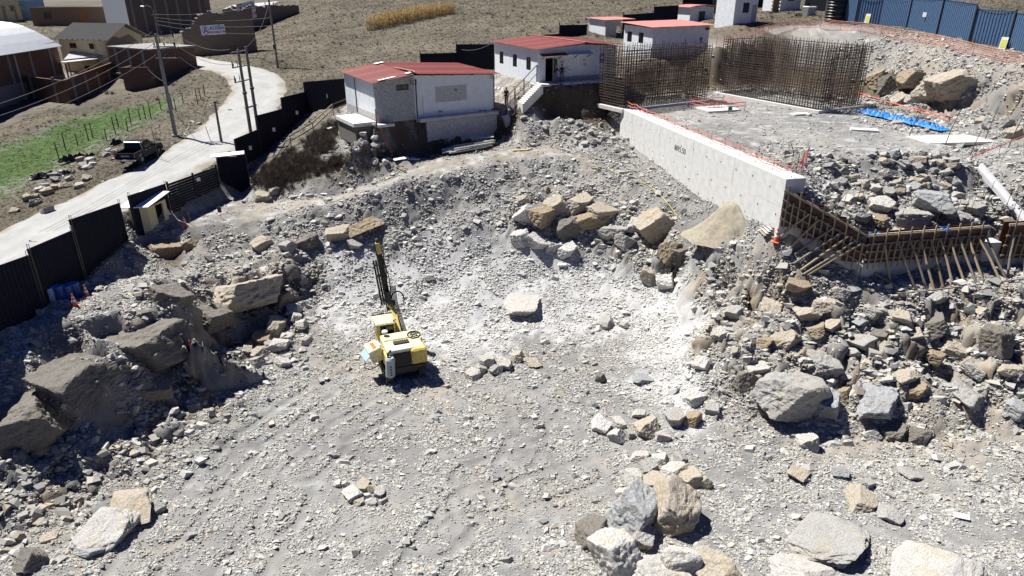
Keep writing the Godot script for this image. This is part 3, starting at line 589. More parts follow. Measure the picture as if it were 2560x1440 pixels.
	for j in nz:
		for i in nx:
			var k := j * nx + i
			var p := Vector3(XS[i], HT[k], ZS[j])
			if A0[k] > 0.3 and i > 0 and j > 0 and i < nx - 1 and j < nz - 1:
				var g := Vector3(-(HT[k + 1] - HT[k - 1]) / (XS[i + 1] - XS[i - 1]), 1.0, -(HT[k + nx] - HT[k - nx]) / (ZS[j + 1] - ZS[j - 1]))
				var steep := clampf(Vector2(g.x, g.z).length() - 0.7, 0.0, 1.0) * A0[k]
				if steep > 0.0:
					p += Vector3(g.x, 0, g.z).normalized() * face.get_noise_3d(p.x, p.y * 1.3, p.z) * steep * 0.42
			v[k] = p
	for j in nz:
		for i in nx:
			var il := maxi(i - 1, 0); var ir := mini(i + 1, nx - 1); var jl := maxi(j - 1, 0); var jr := mini(j + 1, nz - 1)
			nn[j * nx + i] = (v[jr * nx + i] - v[jl * nx + i]).cross(v[j * nx + ir] - v[j * nx + il]).normalized()
	var idx := PackedInt32Array()
	idx.resize((nx - 1) * (nz - 1) * 6)
	var w := 0
	for j in nz - 1:
		for i in nx - 1:
			var k := j * nx + i
			idx[w] = k; idx[w + 1] = k + 1; idx[w + 2] = k + nx
			idx[w + 3] = k + 1; idx[w + 4] = k + nx + 1; idx[w + 5] = k + nx
			w += 6
	var arr := []
	arr.resize(Mesh.ARRAY_MAX)
	arr[Mesh.ARRAY_VERTEX] = v
	arr[Mesh.ARRAY_NORMAL] = nn
	arr[Mesh.ARRAY_COLOR] = cols
	arr[Mesh.ARRAY_INDEX] = idx
	var mesh := ArrayMesh.new()
	mesh.add_surface_from_arrays(Mesh.PRIMITIVE_TRIANGLES, arr)
	tag(put("terrain", mesh, M.terrain), "", "", "", "structure")

func ground(x: float, z: float) -> float:
	var i := clampi(XS.bsearch(x) - 1, 0, XS.size() - 2)
	var j := clampi(ZS.bsearch(z) - 1, 0, ZS.size() - 2)
	var fx := clampf((x - XS[i]) / (XS[i + 1] - XS[i]), 0, 1)
	var fz := clampf((z - ZS[j]) / (ZS[j + 1] - ZS[j]), 0, 1)
	var nx := XS.size()
	var k := j * nx + i
	return lerpf(lerpf(HT[k], HT[k + 1], fx), lerpf(HT[k + nx], HT[k + nx + 1], fx), fz)

func on(x: float, z: float, up := 0.0) -> Vector3:
	return Vector3(x, ground(x, z) + up, z)

func masks_at(x: float, z: float) -> int:
	var i := clampi(XS.bsearch(x) - 1, 0, XS.size() - 2)
	var j := clampi(ZS.bsearch(z) - 1, 0, ZS.size() - 2)
	return j * XS.size() + i

func road_pts(step: float) -> PackedVector3Array:
	var cv := Curve3D.new()
	for i in road_line.size():
		var a := road_line[maxi(i - 1, 0)]
		var b := road_line[mini(i + 1, road_line.size() - 1)]
		var t := (b - a) / 6.0
		cv.add_point(road_line[i], -t, t)
	cv.bake_interval = step
	return cv.get_baked_points()

func make_road() -> void:
	var p := road_pts(0.6)
	var across := 24
	var b := FastNoiseLite.new(); b.seed = 77; b.frequency = 0.5; b.fractal_octaves = 3
	var v := PackedVector3Array()
	var cols := PackedColorArray()
	for i in p.size():
		var t := (p[mini(i + 1, p.size() - 1)] - p[maxi(i - 1, 0)])
		var side := Vector3(-t.z, 0, t.x).normalized()
		for k in across + 1:
			var f := float(k) / across * 2.0 - 1.0
			var edge := 3.35 + 0.4 * b.get_noise_2d(i * 0.35, signf(f) * 50.0)
			var q := p[i] + side * f * edge
			var rut := -0.035 * exp(-pow((absf(f) - 0.33) / 0.09, 2.0))
			q.y += 0.02 - 0.09 * pow(absf(f), 6.0) * 2.0 + rut + 0.02 * b.get_noise_2d(q.x * 2.0, q.z * 2.0)
			v.append(q)
			var n1 := b.get_noise_2d(q.x * 0.7, q.z * 0.7)
			var n2 := b.get_noise_2d(q.x * 4.0, q.z * 4.0)
			var c := Vector3(0.4, 0.4, 0.395) * (1.0 + 0.16 * n1 + 0.14 * n2)
			c = c.lerp(Vector3(0.3, 0.26, 0.2), smoothstep(0.7, 1.0, absf(f) + 0.35 * n1))
			cols.append(Color(c.x, c.y, c.z))
	var idx := PackedInt32Array()
	var w := across + 1
	for i in p.size() - 1:
		for k in across:
			var a := i * w + k
			idx.append_array([a, a + w, a + 1, a + 1, a + w, a + w + 1])
	var st := SurfaceTool.new()
	st.begin(Mesh.PRIMITIVE_TRIANGLES)
	for i in v.size():
		st.set_color(cols[i])
		st.add_vertex(v[i])
	for i in idx: st.add_index(i)
	st.generate_normals()
	tag(put("road", st.commit(), M.road), "", "", "", "structure")

# ruts left by the crawler and the loader on the pit floor
const TRACKS := [[Vector3(-11.21, -0.22, -20.84), Vector3(-10.53, -0.16, -23.99), Vector3(-10.35, -0.13, -27.29), Vector3(-9.1, -0.11, -30.58), Vector3(-6.92, -0.07, -33.23)], [Vector3(-15.32, 0.26, -20.4), Vector3(-15.01, 0.23, -22.85), Vector3(-14.73, -0.07, -26.33), Vector3(-13.7, -0.03, -30.12), Vector3(-11.37, -0.01, -34.4)], [Vector3(-1.96, -0.19, -26.77), Vector3(0.2, -0.05, -27.82), Vector3(1.08, -0.02, -30.46), Vector3(0.7, 0.06, -33.45)], [Vector3(-3.81, -0.34, -20.96), Vector3(-3.17, -0.32, -22.94), Vector3(-1.88, -0.22, -25.11), Vector3(0.76, -0.12, -25.82), Vector3(3.55, -0.11, -26.97)]]

func track_depth(x: float, z: float) -> float:
	if z > -17.0 or z < -36.0 or x > 8.0 or x < -17.0: return 0.0
	var out := 0.0
	for t in TRACKS:
		for s in t.size() - 1:
			var a := Vector2(t[s].x, t[s].z)
			var b := Vector2(t[s + 1].x, t[s + 1].z)
			var p := Vector2(x, z)
			var q := Geometry2D.get_closest_point_to_segment(p, a, b)
			var d := p.distance_to(q)
			if d > 1.6: continue
			for c in [0.95, -0.95]:
				var side := signf((b - a).cross(p - a))
				var e := absf(d * side - c)
				if e < 0.26: out = minf(out, -0.06)
				elif e < 0.42: out = maxf(out, 0.035)
	return out

# ---------- rocks ----------
var rock_small := []
var rock_big := []

func ico(level: int) -> Array:
	var t := (1.0 + sqrt(5.0)) / 2.0
	var v := []
	for q in [[-1, t, 0], [1, t, 0], [-1, -t, 0], [1, -t, 0], [0, -1, t], [0, 1, t], [0, -1, -t], [0, 1, -t], [t, 0, -1], [t, 0, 1], [-t, 0, -1], [-t, 0, 1]]:
		v.append(Vector3(q[0], q[1], q[2]).normalized())
	var f := [[0, 11, 5], [0, 5, 1], [0, 1, 7], [0, 7, 10], [0, 10, 11], [1, 5, 9], [5, 11, 4], [11, 10, 2], [10, 7, 6], [7, 1, 8], [3, 9, 4], [3, 4, 2], [3, 2, 6], [3, 6, 8], [3, 8, 9], [4, 9, 5], [2, 4, 11], [6, 2, 10], [8, 6, 7], [9, 8, 1]]
	for l in level:
		var mid := {}
		var g := []
		for q in f:
			var e := []
			for k in 3:
				var a: int = q[k]
				var b: int = q[(k + 1) % 3]
				var key := mini(a, b) * 100000 + maxi(a, b)
				if not mid.has(key):
					mid[key] = v.size()
					v.append(((v[a] + v[b]) * 0.5).normalized())
				e.append(mid[key])
			g.append([q[0], e[0], e[2]]); g.append([q[1], e[1], e[0]]); g.append([q[2], e[2], e[1]]); g.append([e[0], e[1], e[2]])
		f = g
	return [v, f]

# a broken stone: a sphere cut back to random planes, roughened; about 1 m across
func rock_mesh(seed_: int, level: int, planes: int, rough: float, tint := 0.25) -> ArrayMesh:
	var r := RandomNumberGenerator.new()
	r.seed = seed_
	var pn := []
	var ph := []
	# three roughly square joint directions give blocky, bedded rock
	var base := Basis.from_euler(Vector3(r.randf_range(-0.3, 0.3), r.randf() * TAU, r.randf_range(-0.3, 0.3)))
	for k in 3:
		for s in [-1.0, 1.0]:
			var d: Vector3 = base[k] * s
			d = (d + Vector3(r.randf_range(-0.22, 0.22), r.randf_range(-0.22, 0.22), r.randf_range(-0.22, 0.22))).normalized()
			pn.append(d)
			ph.append(r.randf_range(0.36, 0.5))
	for k in planes:
		pn.append(Vector3(r.randfn(), r.randfn(), r.randfn()).normalized())
		ph.append(r.randf_range(0.4, 0.56))
	var s := ico(level)
	var no := FastNoiseLite.new()
	no.seed = seed_
	no.frequency = 1.7
	no.fractal_octaves = 3
	var pos := []
	for d in s[0]:
		var q := 0.72
		for k in pn.size():
			var dt: float = pn[k].dot(d)
			if dt > 0.05: q = minf(q, ph[k] / dt)
		q += no.get_noise_3dv(d * 1.6) * rough
		pos.append(d * q)
	var b := MB.new()
	b.use_c = true
	var nt := FastNoiseLite.new()
	nt.seed = seed_ + 50
	nt.frequency = 1.1
	for f in s[1]:
		var m: Vector3 = (pos[f[0]] + pos[f[1]] + pos[f[2]]) / 3.0
		var k := smoothstep(0.05, 0.45, nt.get_noise_3dv(m * 1.8) + 0.1)
		var g := 1.0 + 0.25 * nt.get_noise_3dv(m * 5.0 + Vector3(9, 9, 9))
		b.col = Color(g, lerpf(g, g * 0.84, k * tint * 2.0), lerpf(g, g * 0.62, k * tint * 2.0))
		b.tri(pos[f[0]], pos[f[2]], pos[f[1]])
	return b.mesh()

# a sharp chip of stone: the exact polyhedron between random planes
func chip_mesh(seed_: int, extra: int) -> ArrayMesh:
	var r := RandomNumberGenerator.new()
	r.seed = seed_
	var pl := []
	var base := Basis.from_euler(Vector3(r.randf_range(-0.5, 0.5), r.randf() * TAU, r.randf_range(-0.5, 0.5)))
	for k in 3:
		for s in [-1.0, 1.0]:
			var d: Vector3 = (base[k] * s + Vector3(r.randf_range(-0.4, 0.4), r.randf_range(-0.4, 0.4), r.randf_range(-0.4, 0.4))).normalized()
			pl.append(Plane(d, r.randf_range(0.3, 0.52)))
	for k in extra:
		pl.append(Plane(Vector3(r.randfn(), r.randfn(), r.randfn()).normalized(), r.randf_range(0.36, 0.5)))
	var b := MB.new()
	b.use_c = true
	for i in pl.size():
		var p: Plane = pl[i]
		var u := p.normal.cross(Vector3.UP if absf(p.normal.y) < 0.9 else Vector3.RIGHT).normalized()
		var w := p.normal.cross(u)
		var poly := [p.normal * p.d + u * 3 + w * 3, p.normal * p.d - u * 3 + w * 3, p.normal * p.d - u * 3 - w * 3, p.normal * p.d + u * 3 - w * 3]
		for j in pl.size():
			if j == i: continue
			var q: Plane = pl[j]
			var out := []
			for k in poly.size():
				var a: Vector3 = poly[k]
				var c: Vector3 = poly[(k + 1) % poly.size()]
				var da := q.distance_to(a)
				var dc := q.distance_to(c)
				if da <= 0: out.append(a)
				if (da < 0) != (dc < 0): out.append(a.lerp(c, da / (da - dc)))
			poly = out
			if poly.size() < 3: break
		if poly.size() < 3: continue
		var g := r.randf_range(0.85, 1.12)
		b.col = Color(g, g * r.randf_range(0.95, 1.0), g * r.randf_range(0.86, 1.0))
		for k in range(1, poly.size() - 1):
			b.tri(poly[0], poly[k + 1], poly[k])
	for i in range(0, b.v.size(), 3):
		if b.n[i].dot(b.v[i]) < 0:
			for k in 3: b.n[i + k] = -b.n[i + k]
			var t := b.v[i + 1]
			b.v[i + 1] = b.v[i + 2]
			b.v[i + 2] = t
	return b.mesh()

func make_rock_meshes() -> void:
	for k in 12: rock_small.append(chip_mesh(100 + k, 3))
	for k in 14: rock_big.append(rock_mesh(200 + k, 4, 7, 0.05, 0.2))

func make_gravel() -> void:
	rng.seed = 4242
	var n_var := rock_small.size()
	var xf := []
	var co := []
	for k in n_var:
		xf.append([])
		co.append([])
	var clump := FastNoiseLite.new(); clump.seed = 8; clump.frequency = 0.45; clump.fractal_octaves = 3
	var A0: PackedFloat32Array = AT[0]; var A1: PackedFloat32Array = AT[1]; var A2: PackedFloat32Array = AT[2]
	var A3: PackedFloat32Array = AT[3]; var A4: PackedFloat32Array = AT[4]; var A5: PackedFloat32Array = AT[5]
	for i in GRAVEL_N:
		var z := -16.0 * exp(rng.randf() * 1.62)
		var x := (rng.randf() * 2.0 - 1.0) * (0.86 * -z + 3.0)
		if x < -34.0 + (z + 60) * -0.0 and z < -40.0: continue
		var k := masks_at(x, z)
		var r := A0[k]
		var cl := clump.get_noise_2d(x, z)
		var keep := clampf(0.5 + 1.9 * cl + 0.7 * r, 0.08, 1.0)
		if r < 0.1: keep *= 0.03 + 1.2 * r
		keep *= (1.0 - clampf(A3[k] + A4[k], 0.0, 1.0) * 0.93) * (1.0 - 0.85 * A5[k])
		if rng.randf() > keep: continue
		if track_depth(x, z) < -0.01 and rng.randf() < 0.85: continue
		var far := -z / 26.0
		# many chips, few blocks: sizes fall off by a power law
		var s := (0.026 + 0.022 * far) * pow(maxf(rng.randf(), 0.0006), -0.24 - 0.13 * r)
		s = minf(s, 0.42)
		var bs := Basis.from_euler(Vector3(rng.randf_range(-0.6, 0.6), rng.randf() * TAU, rng.randf_range(-0.6, 0.6))).scaled(Vector3(s * rng.randf_range(0.9, 1.6), s * rng.randf_range(0.5, 1.0), s * rng.randf_range(0.8, 1.2)))
		var p := Vector3(x, ground(x, z) + s * 0.16, z)
		var pick := rng.randi() % n_var
		xf[pick].append(Transform3D(bs, p))
		var g := rng.randf_range(0.23, 0.46)
		var warm := rng.randf()
		var c := Vector3(g, g * 0.995, g * 0.985)
		if warm > 0.95 - 0.25 * A2[k]: c = Vector3(g * 0.98, g * 0.87, g * 0.72)
		elif warm < 0.12: c = Vector3(g * 0.8, g * 0.83, g * 0.88)
		c = c.lerp(Vector3(0.52, 0.52, 0.52), clampf(A1[k] * 0.8, 0, 0.7))
		c = c.lerp(Vector3(0.16, 0.135, 0.105), clampf(A5[k] * 0.7, 0, 0.7))
		co[pick].append(Color(c.x, c.y, c.z))
	for k in n_var:
		var mm := MultiMesh.new()
		mm.transform_format = MultiMesh.TRANSFORM_3D
		mm.use_colors = true
		mm.mesh = rock_small[k]
		mm.instance_count = xf[k].size()
		for i in xf[k].size():
			mm.set_instance_transform(i, xf[k][i])
			mm.set_instance_color(i, co[k][i])
		var o := MultiMeshInstance3D.new()
		o.multimesh = mm
		o.material_override = M.stone
		o.name = numbered("loose_gravel")
		add_child(o)
		tag(o, "loose grey gravel and broken stone strewn over the quarry floor", "gravel", "loose gravel", "stuff")

const GRAVEL_N := 620000

# ---------- buildings ----------
func heading(d: Vector2) -> float:
	return atan2(-d.y, d.x)

func prof_h(prof: PackedVector2Array, x: float) -> float:
	for i in prof.size() - 1:
		if x <= prof[i + 1].x or i == prof.size() - 2:
			return lerpf(prof[i].y, prof[i + 1].y, clampf((x - prof[i].x) / (prof[i + 1].x - prof[i].x), 0, 1))
	return 0.0

# a wall in the local xy plane, front face at z = 0, thickness t towards -z, with openings
func wall_mb(prof: PackedVector2Array, holes: Array, t := 0.15, low := -0.8, xf := Transform3D()) -> MB:
	var b := MB.new()
	var xs := []
	for p in prof: xs.append(p.x)
	for h in holes:
		xs.append(h.position.x)
		xs.append(h.end.x)
	xs.sort()
	for i in xs.size() - 1:
		var x0: float = xs[i]
		var x1: float = xs[i + 1]
		if x1 - x0 < 0.001: continue
		var mid := (x0 + x1) * 0.5
		var cuts := [low]
		for h in holes:
			if mid > h.position.x and mid < h.end.x:
				cuts.append(h.position.y)
				cuts.append(h.end.y)
		cuts.append(1e6)
		for k in range(0, cuts.size(), 2):
			var ya: float = cuts[k]
			var yb: float = cuts[k + 1]
			var l1 := minf(yb, prof_h(prof, x0 + 0.0001))
			var r1 := minf(yb, prof_h(prof, x1 - 0.0001))
			b.prism(xf, PackedVector2Array([Vector2(x0, ya), Vector2(x1, ya), Vector2(x1, r1), Vector2(x0, l1)]), -t)
	return b

func window_in(parent: Node, r: Rect2, xf: Transform3D, frame_m: Material, depth := 0.08) -> void:
	var b := MB.new()
	var w := 0.05
	var z := -depth
	for q in [[r.position.x + w / 2, r.get_center().y, w, r.size.y], [r.end.x - w / 2, r.get_center().y, w, r.size.y], [r.get_center().x, r.position.y + w / 2, r.size.x - 2 * w, w], [r.get_center().x, r.end.y - w / 2, r.size.x - 2 * w, w], [r.get_center().x, r.get_center().y, w * 0.8, r.size.y - 2 * w]]:
		b.box(xf * Transform3D(Basis(), Vector3(q[0], q[1], z)), Vector3(q[2], q[3], 0.05))
	var f := one("window", b, frame_m, parent)
	for s in [-1.0, 1.0]:
		var g := MB.new()
		g.box(xf * Transform3D(Basis(), Vector3(r.get_center().x + s * (r.size.x - w) * 0.245, r.get_center().y, z - 0.012)), Vector3(r.size.x * 0.5 - w * 1.2, r.size.y - 2.2 * w, 0.008))
		one("pane", g, M.glass, f)

# corrugated sheet: from corner o, u along the width (ribs repeat), w along the ribs
func corr(b: MB, o: Vector3, u: Vector3, w: Vector3, pitch := 0.2, amp := 0.022) -> void:
	var n := maxi(1, int(round(u.length() / pitch)))
	var up := w.cross(u).normalized()
	if up.y < 0 or (absf(up.y) < 0.2 and up.z < 0): up = -up
	for i in n:
		var f0 := float(i) / n
		var f1 := (i + 0.5) / n
		var f2 := float(i + 1) / n
		var a := o + u * f0; var m := o + u * f1 + up * amp * 2.0; var c := o + u * f2
		b.quad(a, a + w, m + w, m)
		b.quad(m, m + w, c + w, c)

# roof plane of separate sheets
func sheet_roof(parent: Node, o: Vector3, u: Vector3, w: Vector3, m: Material, wide := 0.95, called := "roof_sheet", pitch := 0.2) -> void:
	var n := maxi(1, int(round(u.length() / wide)))
	var up := w.cross(u).normalized()
	if up.y < 0: up = -up
	for i in n:
		var b := MB.new()
		var lift := up * (0.006 if i % 2 else 0.0)
		corr(b, o + u * (float(i) / n) + lift, u / n * 1.03, w, pitch)
		var mm := m
		if m == M.red_roof: mm = [M.red_roof, M.red_roof_worn, M.red_roof, M.red_roof_dark][(i * 7 + int(o.x * 3.0)) % 4 if o.x >= 0 else i % 3]
		one(called, b, mm, parent)

func make_buildings() -> void:
	site_house_one()
	site_house_two()
	site_house_three()
	small_huts()
	left_buildings()

func site_house_one() -> void:
	var t := thing("site_office", "long white site building with faded red sheet roof and grey plaster corner", "building", Vector3(-11.47, 11.45, -58.61), heading(Vector2(0.849, -0.528)), "site buildings on the terrace")
	var L := 11.6
	var D := 7.4
	var pr := PackedVector2Array([Vector2(0, 3.15), Vector2(3.5, 3.5), Vector2(L, 3.1)])
	var gw := wall_mb(PackedVector2Array([Vector2(0, 3.15), Vector2(3.6, 3.5)]), [Rect2(1.95, 2.35, 1.15, 0.5)], 0.15, -0.2)
	tag(one("front_wall", gw, M.grey_plaster, t), "bare grey plaster end of the front wall")
	one("front_wall", wall_mb(PackedVector2Array([Vector2(3.6, 3.5), Vector2(L, 3.1)]), [], 0.15, -0.2), M.white_wall, t)
	window_in(t, Rect2(1.95, 2.35, 1.15, 0.5), Transform3D(), M.dark_metal)
	var lx := Transform3D(Basis(Vector3.UP, -PI / 2), Vector3(0, 0, -D))
	one("side_wall", wall_mb(PackedVector2Array([Vector2(0, 3.35), Vector2(D - 0.16, 3.15)]), [], 0.15, 0.55, lx), M.white_wall, t)
	one("plinth", wall_mb(PackedVector2Array([Vector2(-0.02, 0.55), Vector2(D - 0.16, 0.55)]), [], 0.18, -0.8, lx), M.old_plaster, t)
	var rx := Transform3D(Basis(Vector3.UP, PI / 2), Vector3(L, 0, -0.16))
	one("side_wall", wall_mb(PackedVector2Array([Vector2(0, 3.1), Vector2(D - 0.2, 3.3)]), [], 0.15, -0.3, rx), M.white_wall, t)
	var bx := Transform3D(Basis(Vector3.UP, PI), Vector3(L, 0, -D + 0.16))
	one("back_wall", wall_mb(PackedVector2Array([Vector2(0.16, 3.3), Vector2(L - 3.5, 3.65), Vector2(L - 0.16, 3.3)]), [], 0.15, -0.3, bx), M.white_wall, t)
	# unpainted patch where a board hung, 3 mm proud
	box_part("bare_patch", Vector3(7.15, 1.75, 0.008), Vector3(3.1, 1.35, 0.012), M.old_plaster, t)
	box_part("small_sign", Vector3(7.6, 2.05, 0.02), Vector3(0.3, 0.18, 0.02), M.sign_green, t)
	box_part("downpipe", Vector3(3.75, 1.6, 0.05), Vector3(0.07, 3.2, 0.07), M.dark_metal, t)
	box_part("downpipe", Vector3(L - 0.05, 1.5, 0.05), Vector3(0.06, 3.0, 0.06), M.dark_metal, t)
	box_part("cable", Vector3(4.35, 0.9, 0.02), Vector3(0.03, 1.8, 0.02), M.grey_plaster, t)
	for x in [3.5, L - 0.15]:
		var b := MB.new()
		for q in [[0, 0.17, 0.6, 0.03], [0, -0.17, 0.6, 0.03], [-0.285, 0, 0.03, 0.31], [0.285, 0, 0.03, 0.31]]:
			b.bx(Vector3(x + q[0], 2.95 + q[1], 0.14), Vector3(q[2], q[3], 0.03))
		b.bx(Vector3(x, 2.95, 0.07), Vector3(0.04, 0.04, 0.12))
		one("lamp_bracket", b, M.dark_metal, t)
	box_part("hose_reel", Vector3(6.0, 0.28, 0.12), Vector3(0.3, 0.1, 0.2), M.net, t)
	# roof: short left slope, long right slope, ridge square to the front
	sheet_roof(t, Vector3(-0.35, 3.15, 0.45), Vector3(0, 0.22, -D - 0.9), Vector3(3.9, 0.5, 0), M.red_roof)
	sheet_roof(t, Vector3(3.5, 3.68, 0.45), Vector3(0, 0.22, -D - 0.9), Vector3(L - 3.1, -0.5, 0), M.red_roof)
	var rc := MB.new()
	rc.box(Transform3D(Basis(Vector3.RIGHT, -0.026), Vector3(3.52, 3.82, -D / 2)), Vector3(0.3, 0.03, D + 0.9))
	one("ridge_cap", rc, M.pale_red_roof, t)
	for q in [[3.3, -0.1, 0.9, 0.45, 0.4, 3.76], [1.1, 0.15, 1.7, 0.35, 0.2, 3.44], [3.3, -7.0, 1.0, 0.5, 0.3, 3.96]]:
		var b := MB.new()
		b.box(Transform3D(Basis(Vector3.UP, q[4]) * Basis(Vector3.BACK, 0.1), Vector3(q[0], q[5], q[1])), Vector3(q[2], 0.02, q[3]))
		one("roof_patch", b, M.white_sheet, t)
	for x in [0.0, 1.2, 2.4, 5.0, 7.0, 9.0, 11.0]:
		box_part("rafter", Vector3(x + 0.2, prof_h(pr, x + 0.2) - 0.0 + 0.05, 0.15), Vector3(0.07, 0.1, 0.5), M.dark_wood, t)
	# panel seams and blue shading strip board on the lit end are real boards
	box_part("corner_post", Vector3(-0.03, 1.6, -4.6), Vector3(0.06, 2.9, 0.07), M.dark_metal, t)
	box_part("apron", Vector3(-1.1, -0.16, -2.2), Vector3(2.0, 0.3, 4.6), M.slab, t)
	box_part("stone_base", Vector3(-1.05, -1.1, -2.2), Vector3(1.8, 1.6, 4.4), M.rock_dark, t)
	box_part("apron", Vector3(0.4, -0.28, 0.55), Vector3(1.6, 0.22, 0.8), M.slab, t)
	box_part("apron", Vector3(7.6, -0.22, 0.4), Vector3(7.9, 0.3, 0.85), M.concrete, t)
	# rendered retaining wall under the right half
	var rw := wall_mb(PackedVector2Array([Vector2(4.3, -0.4), Vector2(11.4, -0.42)]), [], 0.4, -3.4, Transform3D(Basis(), Vector3(0, 0, 0.75)))
	one("retaining_wall", rw, M.old_plaster, t)

func site_house_two() -> void:
	var t := thing("site_office", "white site building with awning, door and two people in front", "building", Vector3(2.37, 13.6, -66.4), heading(Vector2(0.905, -0.425)), "site buildings on the terrace")
	var L := 8.6
	var D := 9.8
	var holes := [Rect2(0.85, 0.05, 0.85, 2.1)]
	one("front_wall", wall_mb(PackedVector2Array([Vector2(0, 2.95), Vector2(4.9, 3.25), Vector2(L, 3.05)]), holes, 0.15, -0.4), M.white_wall, t)
	box_part("skirting", Vector3(L / 2 + 0.85, 0.2, 0.006), Vector3(L - 1.75, 0.45, 0.014), M.grey_plaster, t)
	var lx := Transform3D(Basis(Vector3.UP, -PI / 2), Vector3(0, 0, -D))
	var wl := [Rect2(D - 5.4, 0.95, 0.95, 1.2), Rect2(D - 2.35, 0.95, 0.95, 1.2), Rect2(D - 8.6, 0.95, 0.95, 1.2)]
	one("side_wall", wall_mb(PackedVector2Array([Vector2(0, 2.9), Vector2(D - 0.16, 2.95)]), wl, 0.15, -0.6, lx), M.white_wall, t)
	for r in wl: window_in(t, r, lx, M.dark_metal)
	one("side_wall", wall_mb(PackedVector2Array([Vector2(0.16, 3.05), Vector2(D - 0.2, 3.05)]), [], 0.15, -0.4, Transform3D(Basis(Vector3.UP, PI / 2), Vector3(L, 0, 0))), M.white_wall, t)
	one("back_wall", wall_mb(PackedVector2Array([Vector2(0.16, 3.05), Vector2(L - 0.16, 2.95)]), [], 0.15, -0.4, Transform3D(Basis(Vector3.UP, PI), Vector3(L, 0, -D + 0.15))), M.white_wall, t)
	var dr := box_part("door", Vector3(1.68, 1.1, 0.42), Vector3(0.04, 2.05, 0.8), M.dark_wood, t, -0.15)
	box_part("handle", Vector3(1.62, 1.05, 0.72), Vector3(0.05, 0.03, 0.1), M.steel, dr)
	sheet_roof(t, Vector3(-0.4, 3.0, 0.5), Vector3(0, 0, -D - 1.0), Vector3(5.3, 0.42, 0), M.red_roof)
	sheet_roof(t, Vector3(4.9, 3.42, 0.5), Vector3(0, 0, -D - 1.0), Vector3(4.3, -0.28, 0), M.red_roof)
	box_part("ridge_cap", Vector3(4.9, 3.5, -D / 2), Vector3(0.35, 0.03, D + 1.0), M.pale_red_roof, t)
	# awning: red then white sheets
	sheet_roof(t, Vector3(0.15, 2.55, 0.02), Vector3(2.7, 0.06, 0), Vector3(0, -0.22, 0.9), M.red_roof, 0.9, "awning_sheet")
	sheet_roof(t, Vector3(2.85, 2.62, 0.02), Vector3(2.7, 0.06, 0), Vector3(0, -0.22, 0.9), M.white_sheet, 0.9, "awning_sheet")
	for x in [0.5, 2.2, 3.9, 5.3]:
		var b := MB.new()
		b.beam(Vector3(x, 2.1, 0.02), Vector3(x, 2.38, 0.75), 0.05, 0.05)
		one("bracket", b, M.dark_wood, t)
	# notices and the arrow board
	var ab := box_part("arrow_sign", Vector3(7.0, 1.9, 0.03), Vector3(0.55, 0.8, 0.03), M.sign_blue, t)
	var ar := MB.new()
	ar.prism(Transform3D(Basis(), Vector3(7.0, 2.0, 0.048)), PackedVector2Array([Vector2(-0.2, 0), Vector2(-0.02, 0.16), Vector2(-0.02, 0.06), Vector2(0.2, 0.06), Vector2(0.2, -0.06), Vector2(-0.02, -0.06), Vector2(-0.02, -0.16)]), 0.006)
	one("arrow", ar, M.white_plastic, ab)
	for q in [[2.6, 1.75, 0.35, 0.2], [3.05, 1.25, 0.3, 0.12], [3.4, 1.05, 0.35, 0.08], [4.55, 1.7, 0.12, 0.16], [5.0, 1.85, 0.25, 0.16], [5.1, 1.45, 0.3, 0.25], [3.1, 0.85, 0.2, 0.08], [1.95, 1.6, 0.14, 0.2]]:
		box_part("notice", Vector3(q[0], q[1], 0.012), Vector3(q[2], q[3], 0.01), M.grey_paint, t)
	var nb := MB.new()
	for q in [[3.7, 2.05, 0.9, 0.02], [3.7, 1.05, 0.9, 0.02], [3.25, 1.55, 0.02, 1.0], [4.15, 1.55, 0.02, 1.0]]:
		nb.bx(Vector3(q[0], q[1], 0.012), Vector3(q[2], q[3], 0.012))
	one("board_outline", nb, M.grey_paint, t)
	box_part("landing", Vector3(3.4, -0.09, 0.75), Vector3(8.4, 0.18, 1.4), M.slab, t)

